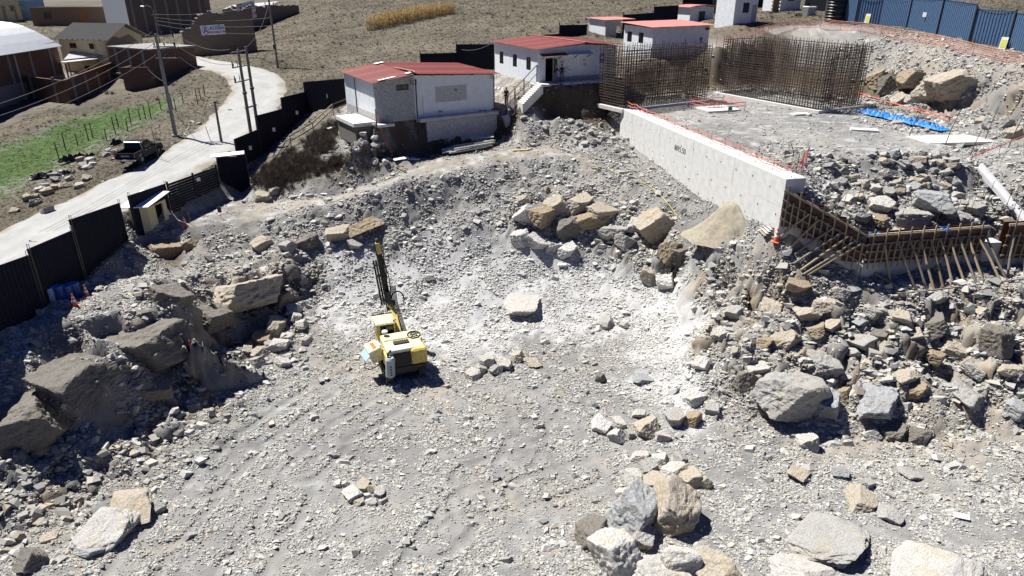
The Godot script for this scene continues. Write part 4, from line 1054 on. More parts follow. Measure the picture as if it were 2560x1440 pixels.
func site_house_three() -> void:
	var t := thing("site_office", "white site building with pale red roof behind the left rebar cage", "building", Vector3(15.81, 14.49, -81.44), heading(Vector2(0.9, -0.43)), "site buildings on the terrace")
	var L := 8.0
	var D := 5.7
	one("front_wall", wall_mb(PackedVector2Array([Vector2(0, 3.1), Vector2(L, 3.2)]), [], 0.15, -0.8), M.white_wall, t)
	var lx := Transform3D(Basis(Vector3.UP, -PI / 2), Vector3(0, 0, -D))
	var wl := [Rect2(D - 5.0, 1.35, 0.95, 1.15), Rect2(D - 2.7, 1.35, 0.95, 1.15)]
	one("side_wall", wall_mb(PackedVector2Array([Vector2(0, 3.2), Vector2(D - 0.16, 3.1)]), wl, 0.15, -0.8, lx), M.white_wall, t)
	for r in wl: window_in(t, r, lx, M.dark_metal)
	one("side_wall", wall_mb(PackedVector2Array([Vector2(0.16, 3.2), Vector2(D - 0.2, 3.3)]), [], 0.15, -0.5, Transform3D(Basis(Vector3.UP, PI / 2), Vector3(L, 0, 0))), M.white_wall, t)
	one("back_wall", wall_mb(PackedVector2Array([Vector2(0.16, 3.3), Vector2(L - 0.16, 3.2)]), [], 0.15, -0.5, Transform3D(Basis(Vector3.UP, PI), Vector3(L, 0, -D + 0.15))), M.white_wall, t)
	sheet_roof(t, Vector3(-0.4, 3.18, 0.5), Vector3(L + 0.9, 0.08, 0), Vector3(0, 0.3, -D - 0.9), M.pale_red_roof)
	for q in [[1.7, 1.5], [2.3, 1.48], [4.6, 1.6]]:
		var b := MB.new()
		for r in [[0, 0.13, 0.4, 0.03], [0, -0.13, 0.4, 0.03], [0, 0, 0.32, 0.05]]:
			b.bx(Vector3(q[0] + r[0], q[1] + r[1], 0.012), Vector3(r[2], r[3], 0.012))
		one("notice", b, M.grey_paint, t)
	var ring := MB.new()
	ring.lathe(Transform3D(Basis(Vector3.RIGHT, PI / 2), Vector3(6.9, 1.75, 0.01)), [Vector2(0.001, 0.012), Vector2(0.2, 0.012), Vector2(0.2, 0)], 20)
	ring.bx(Vector3(6.9, 1.42, 0.012), Vector3(0.3, 0.12, 0.012))
	var rg := one("round_sign", ring, M.ink, t)
	box_part("arrow", Vector3(6.9, 1.75, 0.026), Vector3(0.05, 0.25, 0.008), M.white_plastic, rg)
	box_part("lamp_bracket", Vector3(7.6, 2.85, 0.12), Vector3(0.5, 0.25, 0.04), M.dark_metal, t)
	# lower wing on the left
	var w := thing("annex_building", "grey rendered lean-to with thin red roof behind middle white building", "building", Vector3(12.81, 14.12, -99.55), heading(Vector2(0.9, -0.43)))
	one("front_wall", wall_mb(PackedVector2Array([Vector2(0, 3.45), Vector2(2.6, 3.5)]), [Rect2(1.75, 0.1, 0.8, 2.6)], 0.15, -1.0), M.grey_plaster, w)
	var wx := Transform3D(Basis(Vector3.UP, -PI / 2), Vector3(0, 0, -4.4))
	one("side_wall", wall_mb(PackedVector2Array([Vector2(0, 3.55), Vector2(4.24, 3.45)]), [], 0.15, -1.0, wx), M.white_wall, w)
	one("back_wall", wall_mb(PackedVector2Array([Vector2(0, 3.5), Vector2(4.4, 3.5)]), [], 0.15, -1.0, Transform3D(Basis(Vector3.UP, PI), Vector3(4.4, 0, -4.3))), M.white_wall, w)
	sheet_roof(w, Vector3(-0.3, 3.5, 0.35), Vector3(4.9, 0.05, 0), Vector3(0, 0.12, -5.0), M.pale_red_roof)

func small_huts() -> void:
	var t := thing("guard_hut", "small white hut with curved pale red roof and brown door", "hut", Vector3(26.56, 16.17, -109.53), heading(Vector2(0.93, -0.36)))
	one("front_wall", wall_mb(PackedVector2Array([Vector2(0, 2.75), Vector2(2.2, 2.95), Vector2(4.2, 2.75)]), [Rect2(1.55, 0.1, 1.15, 2.1)], 0.12, -1.0), M.white_wall, t)
	box_part("door", Vector3(2.12, 1.1, -0.08), Vector3(1.13, 2.08, 0.05), M.dark_wood, t)
	one("side_wall", wall_mb(PackedVector2Array([Vector2(0, 2.75), Vector2(3.3, 2.75)]), [], 0.12, -1.0, Transform3D(Basis(Vector3.UP, -PI / 2), Vector3(0, 0, -3.42))), M.white_wall, t)
	one("side_wall", wall_mb(PackedVector2Array([Vector2(0.1, 2.75), Vector2(3.4, 2.75)]), [], 0.12, -1.0, Transform3D(Basis(Vector3.UP, PI / 2), Vector3(4.2, 0, 0))), M.white_wall, t)
	one("back_wall", wall_mb(PackedVector2Array([Vector2(0.15, 2.75), Vector2(4.05, 2.75)]), [], 0.12, -1.0, Transform3D(Basis(Vector3.UP, PI), Vector3(4.2, 0, -3.3))), M.white_wall, t)
	for k in 5:
		var a0 := -0.5 + 0.25 * (k - 0.5)
		var x0 := -0.4 + k * 1.0
		var y0 := 2.78 + 0.28 * (1.0 - pow((k - 2.5) / 2.5, 2.0))
		var y1 := 2.78 + 0.28 * (1.0 - pow((k + 1 - 2.5) / 2.5, 2.0))
		var b := MB.new()
		corr(b, Vector3(x0, y0, 0.45), Vector3(1.02, y1 - y0, 0), Vector3(0, 0, -4.3))
		one("roof_sheet", b, M.pale_red_roof, t)
	var u := thing("toilet_block", "tall plain white block with one window and grey door", "hut", Vector3(28.17, 17.43, -93.17), heading(Vector2(0.9, -0.43)))
	one("front_wall", wall_mb(PackedVector2Array([Vector2(0, 3.7), Vector2(3.8, 3.7)]), [Rect2(1.35, 1.3, 1.05, 1.2), Rect2(2.9, 0.05, 0.8, 2.2)], 0.15, -0.6), M.white_wall, u)
	window_in(u, Rect2(1.35, 1.3, 1.05, 1.2), Transform3D(), M.dark_metal)
	var d := box_part("door", Vector3(3.3, 1.15, -0.08), Vector3(0.78, 2.18, 0.05), M.grey_paint, u)
	box_part("handle", Vector3(3.02, 1.1, -0.03), Vector3(0.1, 0.04, 0.05), M.steel, d)
	one("side_wall", wall_mb(PackedVector2Array([Vector2(0, 3.7), Vector2(3.3, 3.7)]), [], 0.15, -0.6, Transform3D(Basis(Vector3.UP, -PI / 2), Vector3(0, 0, -3.45))), M.white_wall, u)
	one("side_wall", wall_mb(PackedVector2Array([Vector2(0.16, 3.7), Vector2(3.45, 3.7)]), [], 0.15, -0.6, Transform3D(Basis(Vector3.UP, PI / 2), Vector3(3.8, 0, 0))), M.white_wall, u)
	one("back_wall", wall_mb(PackedVector2Array([Vector2(0.16, 3.7), Vector2(3.64, 3.7)]), [], 0.15, -0.6, Transform3D(Basis(Vector3.UP, PI), Vector3(3.8, 0, -3.3))), M.white_wall, u)
	sheet_roof(u, Vector3(-0.3, 3.75, 0.4), Vector3(4.4, 0, 0), Vector3(0, 0.2, -4.2), M.zinc)
	var w := thing("store_hut", "white store hut with blue side beside plastic cube tank", "hut", Vector3(41.52, 17.96, -114.19), heading(Vector2(0.93, -0.36)))
	one("front_wall", wall_mb(PackedVector2Array([Vector2(0, 2.7), Vector2(3.9, 2.7)]), [Rect2(1.3, 1.75, 1.2, 0.7)], 0.15, -0.8), M.white_wall, w)
	window_in(w, Rect2(1.3, 1.75, 1.2, 0.7), Transform3D(), M.dark_metal)
	one("side_wall", wall_mb(PackedVector2Array([Vector2(0.16, 2.7), Vector2(4.0, 2.7)]), [], 0.15, -0.8, Transform3D(Basis(Vector3.UP, PI / 2), Vector3(3.9, 0, 0))), M.light_blue, w)
	one("side_wall", wall_mb(PackedVector2Array([Vector2(0, 2.7), Vector2(3.84, 2.7)]), [], 0.15, -0.8, Transform3D(Basis(Vector3.UP, -PI / 2), Vector3(0, 0, -4.0))), M.white_wall, w)
	sheet_roof(w, Vector3(-0.3, 2.75, 0.4), Vector3(4.5, 0, 0), Vector3(0, 0.15, -4.8), M.pale_red_roof)
	var br := thing("brick_stub", "low red brick stub wall at the side of store hut", "wall", Vector3(39.73, 17.96, -112.6), heading(Vector2(0.93, -0.36)))
	for k in 9:
		for c in 3:
			box_part("brick", Vector3(0.16 + c * 0.4 + (0.2 if k % 2 else 0.0), 0.15 + k * 0.25, 0.0), Vector3(0.38, 0.24, 0.35), M.orange_brick, br)
	# gate sentry box
	var s := thing("sentry_box", "small rendered sentry box with white sloping roof beside the black gate", "hut", Vector3(-28.39, 5.06, -48.5), heading(Vector2(0.985, -0.17)))
	one("side_wall", wall_mb(PackedVector2Array([Vector2(0, 1.95), Vector2(1.3, 1.8)]), [], 0.1, -0.6), M.cream_wall, s)
	var fx := Transform3D(Basis(Vector3.UP, PI * 0.36), Vector3(1.3, 0, 0))
	one("front_wall", wall_mb(PackedVector2Array([Vector2(0.0, 1.8), Vector2(1.9, 1.95)]), [Rect2(0.75, 0.05, 0.75, 1.72)], 0.1, -0.6, fx), M.cream_wall, s)
	one("back_wall", wall_mb(PackedVector2Array([Vector2(0, 1.95), Vector2(1.9, 1.95)]), [], 0.1, -0.6, Transform3D(Basis(Vector3.UP, PI * 0.36), Vector3(0.1, 0, -0.05))), M.cream_wall, s)
	box_part("notice", fx * Vector3(0.4, 1.4, 0.02), Vector3(0.3, 0.25, 0.02), M.sign_yellow, s, PI * 0.36)
	var rf := MB.new()
	rf.prism(Transform3D(Basis(Vector3.RIGHT, PI / 2 + 0.22), Vector3(0, 2.1, 0)), PackedVector2Array([Vector2(-0.55, 0.35), Vector2(1.5, 0.45), Vector2(2.5, -1.9), Vector2(0.4, -2.3)]), 0.06)
	one("roof", rf, M.white_sheet, s)

func block(called: String, label: String, cat: String, a: Vector3, b: Vector3, depth: float, h: float, m: Material, holes := [], low := -3.0, columns := 0, wide := 0.45) -> Node3D:
	var d := Vector2(b.x - a.x, b.z - a.z)
	var t := thing(called, label, cat, a, heading(d.normalized()))
	var L := d.length()
	var pr := PackedVector2Array([Vector2(0, h), Vector2(L, h + b.y - a.y)])
	one("wall", wall_mb(pr, holes, 0.25, low), m, t)
	for r in holes:
		if r.size.y < 1.9 and r.position.y > 0.3: window_in(t, r, Transform3D(), M.dark_metal)
		else: box_part("door", Vector3(r.get_center().x, r.get_center().y, -0.12), Vector3(r.size.x - 0.02, r.size.y - 0.02, 0.06), M.door_wood, t)
	if depth > 0.5:
		one("wall", wall_mb(PackedVector2Array([Vector2(0, h), Vector2(depth - 0.26, h)]), [], 0.25, low, Transform3D(Basis(Vector3.UP, -PI / 2), Vector3(0, 0, -depth))), m, t)
		one("wall", wall_mb(PackedVector2Array([Vector2(0.26, h + b.y - a.y), Vector2(depth, h + b.y - a.y)]), [], 0.25, low, Transform3D(Basis(Vector3.UP, PI / 2), Vector3(L, 0, 0))), m, t)
		one("wall", wall_mb(PackedVector2Array([Vector2(0.26, h), Vector2(L - 0.26, h)]), [], 0.25, low, Transform3D(Basis(Vector3.UP, PI), Vector3(L, 0, -depth + 0.25))), m, t)
	for k in columns:
		var x := (k + 0.5) * L / columns if columns > 1 else L * 0.5
		box_part("column", Vector3(x, (h + low) / 2 + 0.1, 0.02), Vector3(wide, h - low + 0.2, 0.12), M.column, t)
	return t

func left_buildings() -> void:
	# barrel-roofed brick warehouse
	var a := Vector3(-59.9, 8.4, -66.52)
	var b := Vector3(-62.12, 9.03, -98.47)
	var t := block("brick_warehouse", "long brick warehouse with bright arched sheet metal roof", "warehouse", a, b, 0.0, 5.9, M.brick, [], -2.0, 7, 0.45)
	var L := Vector2(b.x - a.x, b.z - a.z).length()
	one("plinth", wall_mb(PackedVector2Array([Vector2(0, 2.7), Vector2(L, 2.3)]), [], 0.05, -2.0, Transform3D(Basis(), Vector3(0, 0, 0.07))), M.column, t)
	box_part("downpipe", Vector3(L * 0.68, 2.7, 0.14), Vector3(0.14, 6.4, 0.14), M.zinc, t)
	box_part("eave_beam", Vector3(L / 2, 5.95, 0.1), Vector3(L, 0.25, 0.4), M.column, t)
	var segs := 10
	var nx := int(L / 1.05)
	for i in nx:
		var rb := MB.new()
		for k in segs:
			var f0 := float(k) / segs
			var f1 := float(k + 1) / segs
			var p0 := Vector3(L * i / nx, 5.95 + 3.1 * sin(f0 * PI), 0.7 - 14.0 * f0)
			var p1 := Vector3(L * i / nx, 5.95 + 3.1 * sin(f1 * PI), 0.7 - 14.0 * f1)
			corr(rb, p0, Vector3(L / nx, 0, 0), p1 - p0, 0.35, 0.03)
		one("roof_sheet", rb, M.zinc, t)
	var ge := MB.new()
	var arc := PackedVector2Array([Vector2(0, -2)])
	for k in segs + 1:
		arc.append(Vector2(13.3 * k / segs, 5.85 + 3.05 * sin(PI * k / segs)))
	arc.append(Vector2(13.3, -2))
	ge.prism(Transform3D(Basis(Vector3.UP, PI / 2), Vector3(L - 0.25, 0, 0)), arc, 0.25)
	one("end_wall", ge, M.brick, t)
	# cream two-storey house with tiled gable roof
	var c := Vector3(-57.14, 9.77, -101.28)
	var h := thing("cream_house", "cream two storey house with grey tiled gable roof and stained end wall", "house", c, heading(Vector2(0.97, 0.24)), "")
	h.scale = Vector3.ONE * 0.875
	var W := 8.6
	var D := 8.4
	var wins := [Rect2(-6.9, 4.55, 1.35, 0.8), Rect2(-3.1, 4.5, 1.4, 0.85), Rect2(-4.9, 1.2, 0.9, 0.7), Rect2(-2.2, 1.3, 0.9, 0.7)]
	one("front_wall", wall_mb(PackedVector2Array([Vector2(-W, 6.1), Vector2(0, 6.1)]), wins, 0.25, -1.5), M.cream_wall, h)
	for r in wins: window_in(h, r, Transform3D(), M.dark_metal)
	var gx := Transform3D(Basis(Vector3.UP, PI / 2), Vector3(0, 0, 0))
	one("gable_wall", wall_mb(PackedVector2Array([Vector2(0.26, 6.1), Vector2(D / 2, 8.0), Vector2(D, 6.1)]), [], 0.25, 3.4, gx), M.cream_wall, h)
	var stn := wall_mb(PackedVector2Array([Vector2(0.3, 5.3), Vector2(2.2, 6.3), Vector2(3.4, 6.0), Vector2(5.6, 6.5), Vector2(7.4, 5.2)]), [], 0.02, 3.4, gx * Transform3D(Basis(), Vector3(0, 0, 0.022)))
	tag(one("damp_stain", stn, M.stained_wall, h), "dark damp stained render on the gable")
	one("gable_wall", wall_mb(PackedVector2Array([Vector2(0, 6.1), Vector2(D / 2, 8.0), Vector2(D, 6.1)]), [], 0.25, -1.0, Transform3D(Basis(Vector3.UP, PI / 2), Vector3(-W, 0, 0))), M.cream_wall, h)
	one("back_wall", wall_mb(PackedVector2Array([Vector2(0, 6.1), Vector2(W, 6.1)]), [], 0.25, -1.0, Transform3D(Basis(Vector3.UP, PI), Vector3(0, 0, -D))), M.cream_wall, h)
	var rp := D / 2 + 0.7
	for s in [[0.7, 1.0], [-D - 0.7, -1.0]]:
		for k in 14:
			var tb := MB.new()
			var x0: float = -W - 0.8 + k * (W + 2.0) / 14
			corr(tb, Vector3(x0, 5.85, s[0]), Vector3((W + 2.0) / 14, 0, 0), Vector3(0, 2.3, -s[1] * rp), 0.3, 0.05)
			one("roof_tile_strip", tb, M.grey_roof, h)
	for k in 9:
		box_part("rafter", Vector3(-W + k * 1.05, 5.95, 0.45), Vector3(0.12, 0.14, 0.6), M.dark_wood, h)
	# brick yard wall with concrete posts
	var w1 := block("yard_wall", "low brick yard wall with concrete posts at the warehouse foot", "wall", Vector3(-62.68, 8.72, -89.95), Vector3(-53.84, 8.61, -85.2), 0.0, 2.8, M.brick, [], -2.0, 2, 0.4)
	var w2 := block("yard_wall", "stepped brick yard wall with concrete posts climbing to the brick annex", "wall", Vector3(-53.84, 8.61, -85.2), Vector3(-53.81, 9.55, -96.09), 0.0, 2.9, M.brick, [], -2.0, 4, 0.4)
	var lt := thing("yard_roof", "flat pale sheet roof inside the brick yard", "roof", Vector3(-60.92, 8.93, -95.68), heading(Vector2(0.9, -0.2)))
	sheet_roof(lt, Vector3(-5, 3.0, 0), Vector3(9, 0.6, -4), Vector3(0.8, 0.1, -2.2), M.white_sheet, 1.1)
	for x in [-4.5, 0.0, 4.0]: box_part("post", Vector3(x, 1.4, -0.5 - (x + 5) * 0.44), Vector3(0.15, 3.4, 0.15), M.column, lt)
	var l2 := thing("yard_roof", "upper grey sheet roof leaning against the cream house", "roof", Vector3(-60.1, 9.35, -100.67), heading(Vector2(0.9, -0.3)))
	sheet_roof(l2, Vector3(-2.6, 3.1, 0), Vector3(6.5, 0.5, 0), Vector3(0.6, 0.9, -2.6), M.zinc, 1.1)
	for x in [-2.2, 3.2]: box_part("post", Vector3(x, 1.4, -0.4), Vector3(0.15, 3.6, 0.15), M.column, l2)
	# unfinished brick annex
	var an := block("brick_annex", "unfinished brick annex with bare concrete frame beside the road", "building", Vector3(-53.81, 9.55, -96.09), Vector3(-46.12, 9.66, -91.42), 6.5, 4.8, M.brick, [], -2.0, 3, 0.5)
	var LA: float = Vector3(-53.81, 9.55, -96.09).distance_to(Vector3(-46.12, 9.66, -91.42))
	box_part("ring_beam", Vector3(LA / 2, 1.5, 0.12), Vector3(LA, 0.3, 0.2), M.column, an)
	box_part("slab_edge", Vector3(LA / 2, 4.9, -3.2), Vector3(LA + 0.2, 0.2, 6.8), M.column, an)
	var an2 := block("brick_annex", "low roofless brick shell with open window gaps by road", "building", Vector3(-46.02, 9.66, -91.42), Vector3(-47.04, 11.13, -101.82), 4.0, 2.7, M.brick, [Rect2(1.3, 1.2, 1.3, 1.4), Rect2(4.2, 1.2, 1.3, 1.4)], -3.0, 3, 0.4)
	# buildings at the top left
	var ob := block("brick_building", "orange brick single storey building with a wooden door", "building", Vector3(-133.31, 11.55, -203.36), Vector3(-113.9, 11.55, -207.47), 9.0, 4.6, M.orange_brick, [Rect2(3.2, 1.6, 2.0, 1.8), Rect2(12.3, 0.3, 1.5, 3.4)], -3.0)
	box_part("parapet", Vector3(11.0, 4.65, 0.02), Vector3(22.0, 0.18, 0.35), M.column, ob)
	var ws := block("white_building", "white rendered gable block between brick building and dark warehouse", "building", Vector3(-110.55, 11.76, -199.29), Vector3(-100.04, 11.97, -191.42), 10.0, 7.4, M.white_wall, [], -3.0)
	var wl := ws.get_meta("label") as String
	var gw := block("dark_warehouse", "dark brick warehouse with pillars and pale sheet roof", "warehouse", Vector3(-89.67, 11.45, -171.26), Vector3(-73.46, 12.39, -176.57), 16.0, 8.0, M.adobe, [], -3.0, 7, 0.5)
	sheet_roof(gw, Vector3(-0.6, 8.1, 0.6), Vector3(Vector3(-89.67, 11.45, -171.26).distance_to(Vector3(-73.46, 12.39, -176.57)) + 1.2, 0.6, 0), Vector3(-1.5, 2.6, -10), M.zinc, 1.1, "roof_sheet", 0.35)
	var gr := thing("shed_roof", "grey ribbed sheet roof above the orange brick building", "roof", Vector3(-179.71, 13.86, -279.4), heading(Vector2(1, -0.05)))
	sheet_roof(gr, Vector3(-1, 0.4, 0), Vector3(28, 0, 0), Vector3(0, 2.6, -9), M.grey_roof, 1.4, "roof_sheet", 0.35)
	box_part("wall", Vector3(13, -2.2, -0.8), Vector3(27, 5.2, 0.3), M.white_wall, gr)
	var bh := block("town_house", "two storey cream town house at the picture corner", "house", Vector3(-156.4, 10.29, -210.99), Vector3(-144.75, 10.4, -213.03), 9.0, 7.6, M.cream_wall, [Rect2(9.2, 4.6, 1.0, 1.5), Rect2(11.3, 4.6, 1.6, 1.6), Rect2(9.0, 0.8, 1.0, 1.7), Rect2(12.3, 0.8, 1.7, 1.6)], -3.0)
	var th := block("town_house", "pale blue town house next to the cream one", "house", Vector3(-147.43, 10.61, -217.35), Vector3(-142.78, 10.61, -217.35), 8.0, 7.2, M.blue_wall, [Rect2(2.0, 4.4, 1.6, 1.6), Rect2(1.0, 0.4, 1.2, 2.2)], -3.0)
	# ruined stone walls with painted election slogans
	mural_wall("rubble_wall", "dark ruined stone wall carrying a large painted slogan", Vector3(-50.07, 12.71, -110.08), Vector3(-38.74, 12.81, -108.85), [2.6, 3.4, 5.2, 5.6, 5.2, 6.1, 5.6, 6.6], 0.28, 0.62, 2.4)
	mural_wall("rubble_wall", "farther stone wall carrying a smaller painted slogan", Vector3(-58.46, 14.28, -153.53), Vector3(-56.34, 15.75, -194.86), [3.4, 3.7, 3.5, 3.0, 3.2, 3.0, 3.0, 2.6], 0.06, 0.3, 0.7)
	var fs := thing("shed_roof", "tattered pale sheet roof behind the painted walls", "roof", Vector3(-70.83, 15.12, -180.51), heading(Vector2(0.98, -0.15)))
	sheet_roof(fs, Vector3(0, 1.4, 0), Vector3(11, 0.8, -1), Vector3(1.5, 0.8, -4), M.zinc, 1.1, "roof_sheet", 0.35)
	box_part("wall", Vector3(5, -0.3, -1.4), Vector3(11, 3.0, 0.3), M.adobe, fs)

func mural_wall(called: String, label: String, a: Vector3, b: Vector3, tops: Array, f0: float, f1: float, lift: float) -> void:
	var d := Vector2(b.x - a.x, b.z - a.z)
	var L := d.length()
	var t := thing(called, label, "wall", a, heading(d.normalized()))
	var pr := PackedVector2Array()
	var r := RandomNumberGenerator.new()
	r.seed = int(L * 100)
	var n := 28
	for k in n + 1:
		var f := float(k) / n * (tops.size() - 1)
		var i := mini(int(f), tops.size() - 2)
		pr.append(Vector2(L * k / n, lerpf(tops[i], tops[i + 1], f - i) + r.randf_range(-0.18, 0.18)))
	one("wall", wall_mb(pr, [], 0.5, -3.0), M.adobe, t)
	for k in 22:
		var x := r.randf() * L
		var s := r.randf_range(0.25, 0.6)
		put("coping_stone", rock_big[k % rock_big.size()], M.rock_grey, t, Transform3D(Basis.from_euler(Vector3(0, r.randf() * TAU, 0.1)).scaled(Vector3(s * 1.6, s * 0.6, s)), Vector3(x, prof_h(pr, x) + s * 0.1, -0.25)))
	var w := L * (f1 - f0)
	var hh := w * 0.36
	var panel := Node3D.new()
	panel.name = "slogan_panel"
	t.add_child(panel, true)
	panel.position = Vector3(L * (f0 + f1) / 2, lift + hh / 2, 0.03)
	panel.rotation.z = 0.06
	var pb := MB.new()
	pb.bx(Vector3.ZERO, Vector3(w, hh, 0.03))
	one("white_ground", pb, M.white_wall, panel)
	var ring := MB.new()
	var rr := hh * 0.4
	for k in 28:
		var a0 := TAU * k / 28
		var a1 := TAU * (k + 1) / 28
		var c := Vector3(-w / 2 + rr * 1.35, 0, 0.025)
		for q in [[a0, a1]]:
			var i0 := c + Vector3(cos(a0) * rr * 0.84, sin(a0) * rr * 1.05, 0)
			var i1 := c + Vector3(cos(a1) * rr * 0.84, sin(a1) * rr * 1.05, 0)
			ring.quad(i0, c + Vector3(cos(a0) * rr, sin(a0) * rr * 1.2, 0), c + Vector3(cos(a1) * rr, sin(a1) * rr * 1.2, 0), i1)
	one("ring", ring, M.sign_red, panel)
	lettering("letter", "A", panel, Vector3(-w / 2 + rr * 1.35, 0, 0.03), hh * 0.62, M.sign_blue)
	lettering("lettering", "ACUÑA", panel, Vector3(w * 0.17, hh * 0.17, 0.03), hh * 0.36, M.sign_blue)
	lettering("lettering", "PRESIDENTE 2021", panel, Vector3(w * 0.18, -hh * 0.25, 0.03), hh * 0.19, M.sign_red)

func lettering(called: String, words: String, parent: Node, at: Vector3, high: float, m: Material, bold := true) -> MeshInstance3D:
	var tm := TextMesh.new()
	var f := SystemFont.new()
	f.font_names = PackedStringArray(["Droid Sans"])
	f.font_weight = 700 if bold else 400
	tm.font = f
	tm.text = words
	tm.font_size = 64
	tm.pixel_size = high / 48.0
	tm.depth = 0.012
	return put(called, tm, m, parent, Transform3D(Basis(), at))

# ---------- fences ----------
# upright ribbed sheet panel between two base points
func rib_panel(b: MB, a: Vector3, c: Vector3, ha: float, hc: float, pitch := 0.28, deep := 0.045, low := -0.6) -> void:
	var d := Vector3(c.x - a.x, 0, c.z - a.z)
	var n := maxi(2, int(round(d.length() / pitch)))
	var side := Vector3(-d.z, 0, d.x).normalized()
	if side.z < 0: side = -side
	var prof := [[0.0, 0.0], [0.35, 0.0], [0.5, 1.0], [0.85, 1.0]]
	var last := Vector3.INF
	var last_t := 0.0
	for i in n:
		for q in prof + ([[1.0, 0.0]] if i == n - 1 else []):
			var f: float = (i + q[0]) / n
			var p: Vector3 = a.lerp(c, f) + side * deep * q[1]
			var top: float = lerpf(a.y + ha, c.y + hc, f)
			if last != Vector3.INF:
				b.quad(Vector3(last.x, last.y + low, last.z), Vector3(last.x, last_t, last.z), Vector3(p.x, top, p.z), Vector3(p.x, p.y + low, p.z))
			last = p
			last_t = top
	# thin top rail closes the sheet
	b.beam(Vector3(a.x, a.y + ha, a.z), Vector3(c.x, c.y + hc, c.z), 0.06, 0.05)

func fence_post(parent: Node, p: Vector3, h: float, m: Material, w := 0.1) -> void:
	box_part("post", p + Vector3(0, h / 2 - 0.3, -0.06), Vector3(w, h + 0.6, w), m, parent)

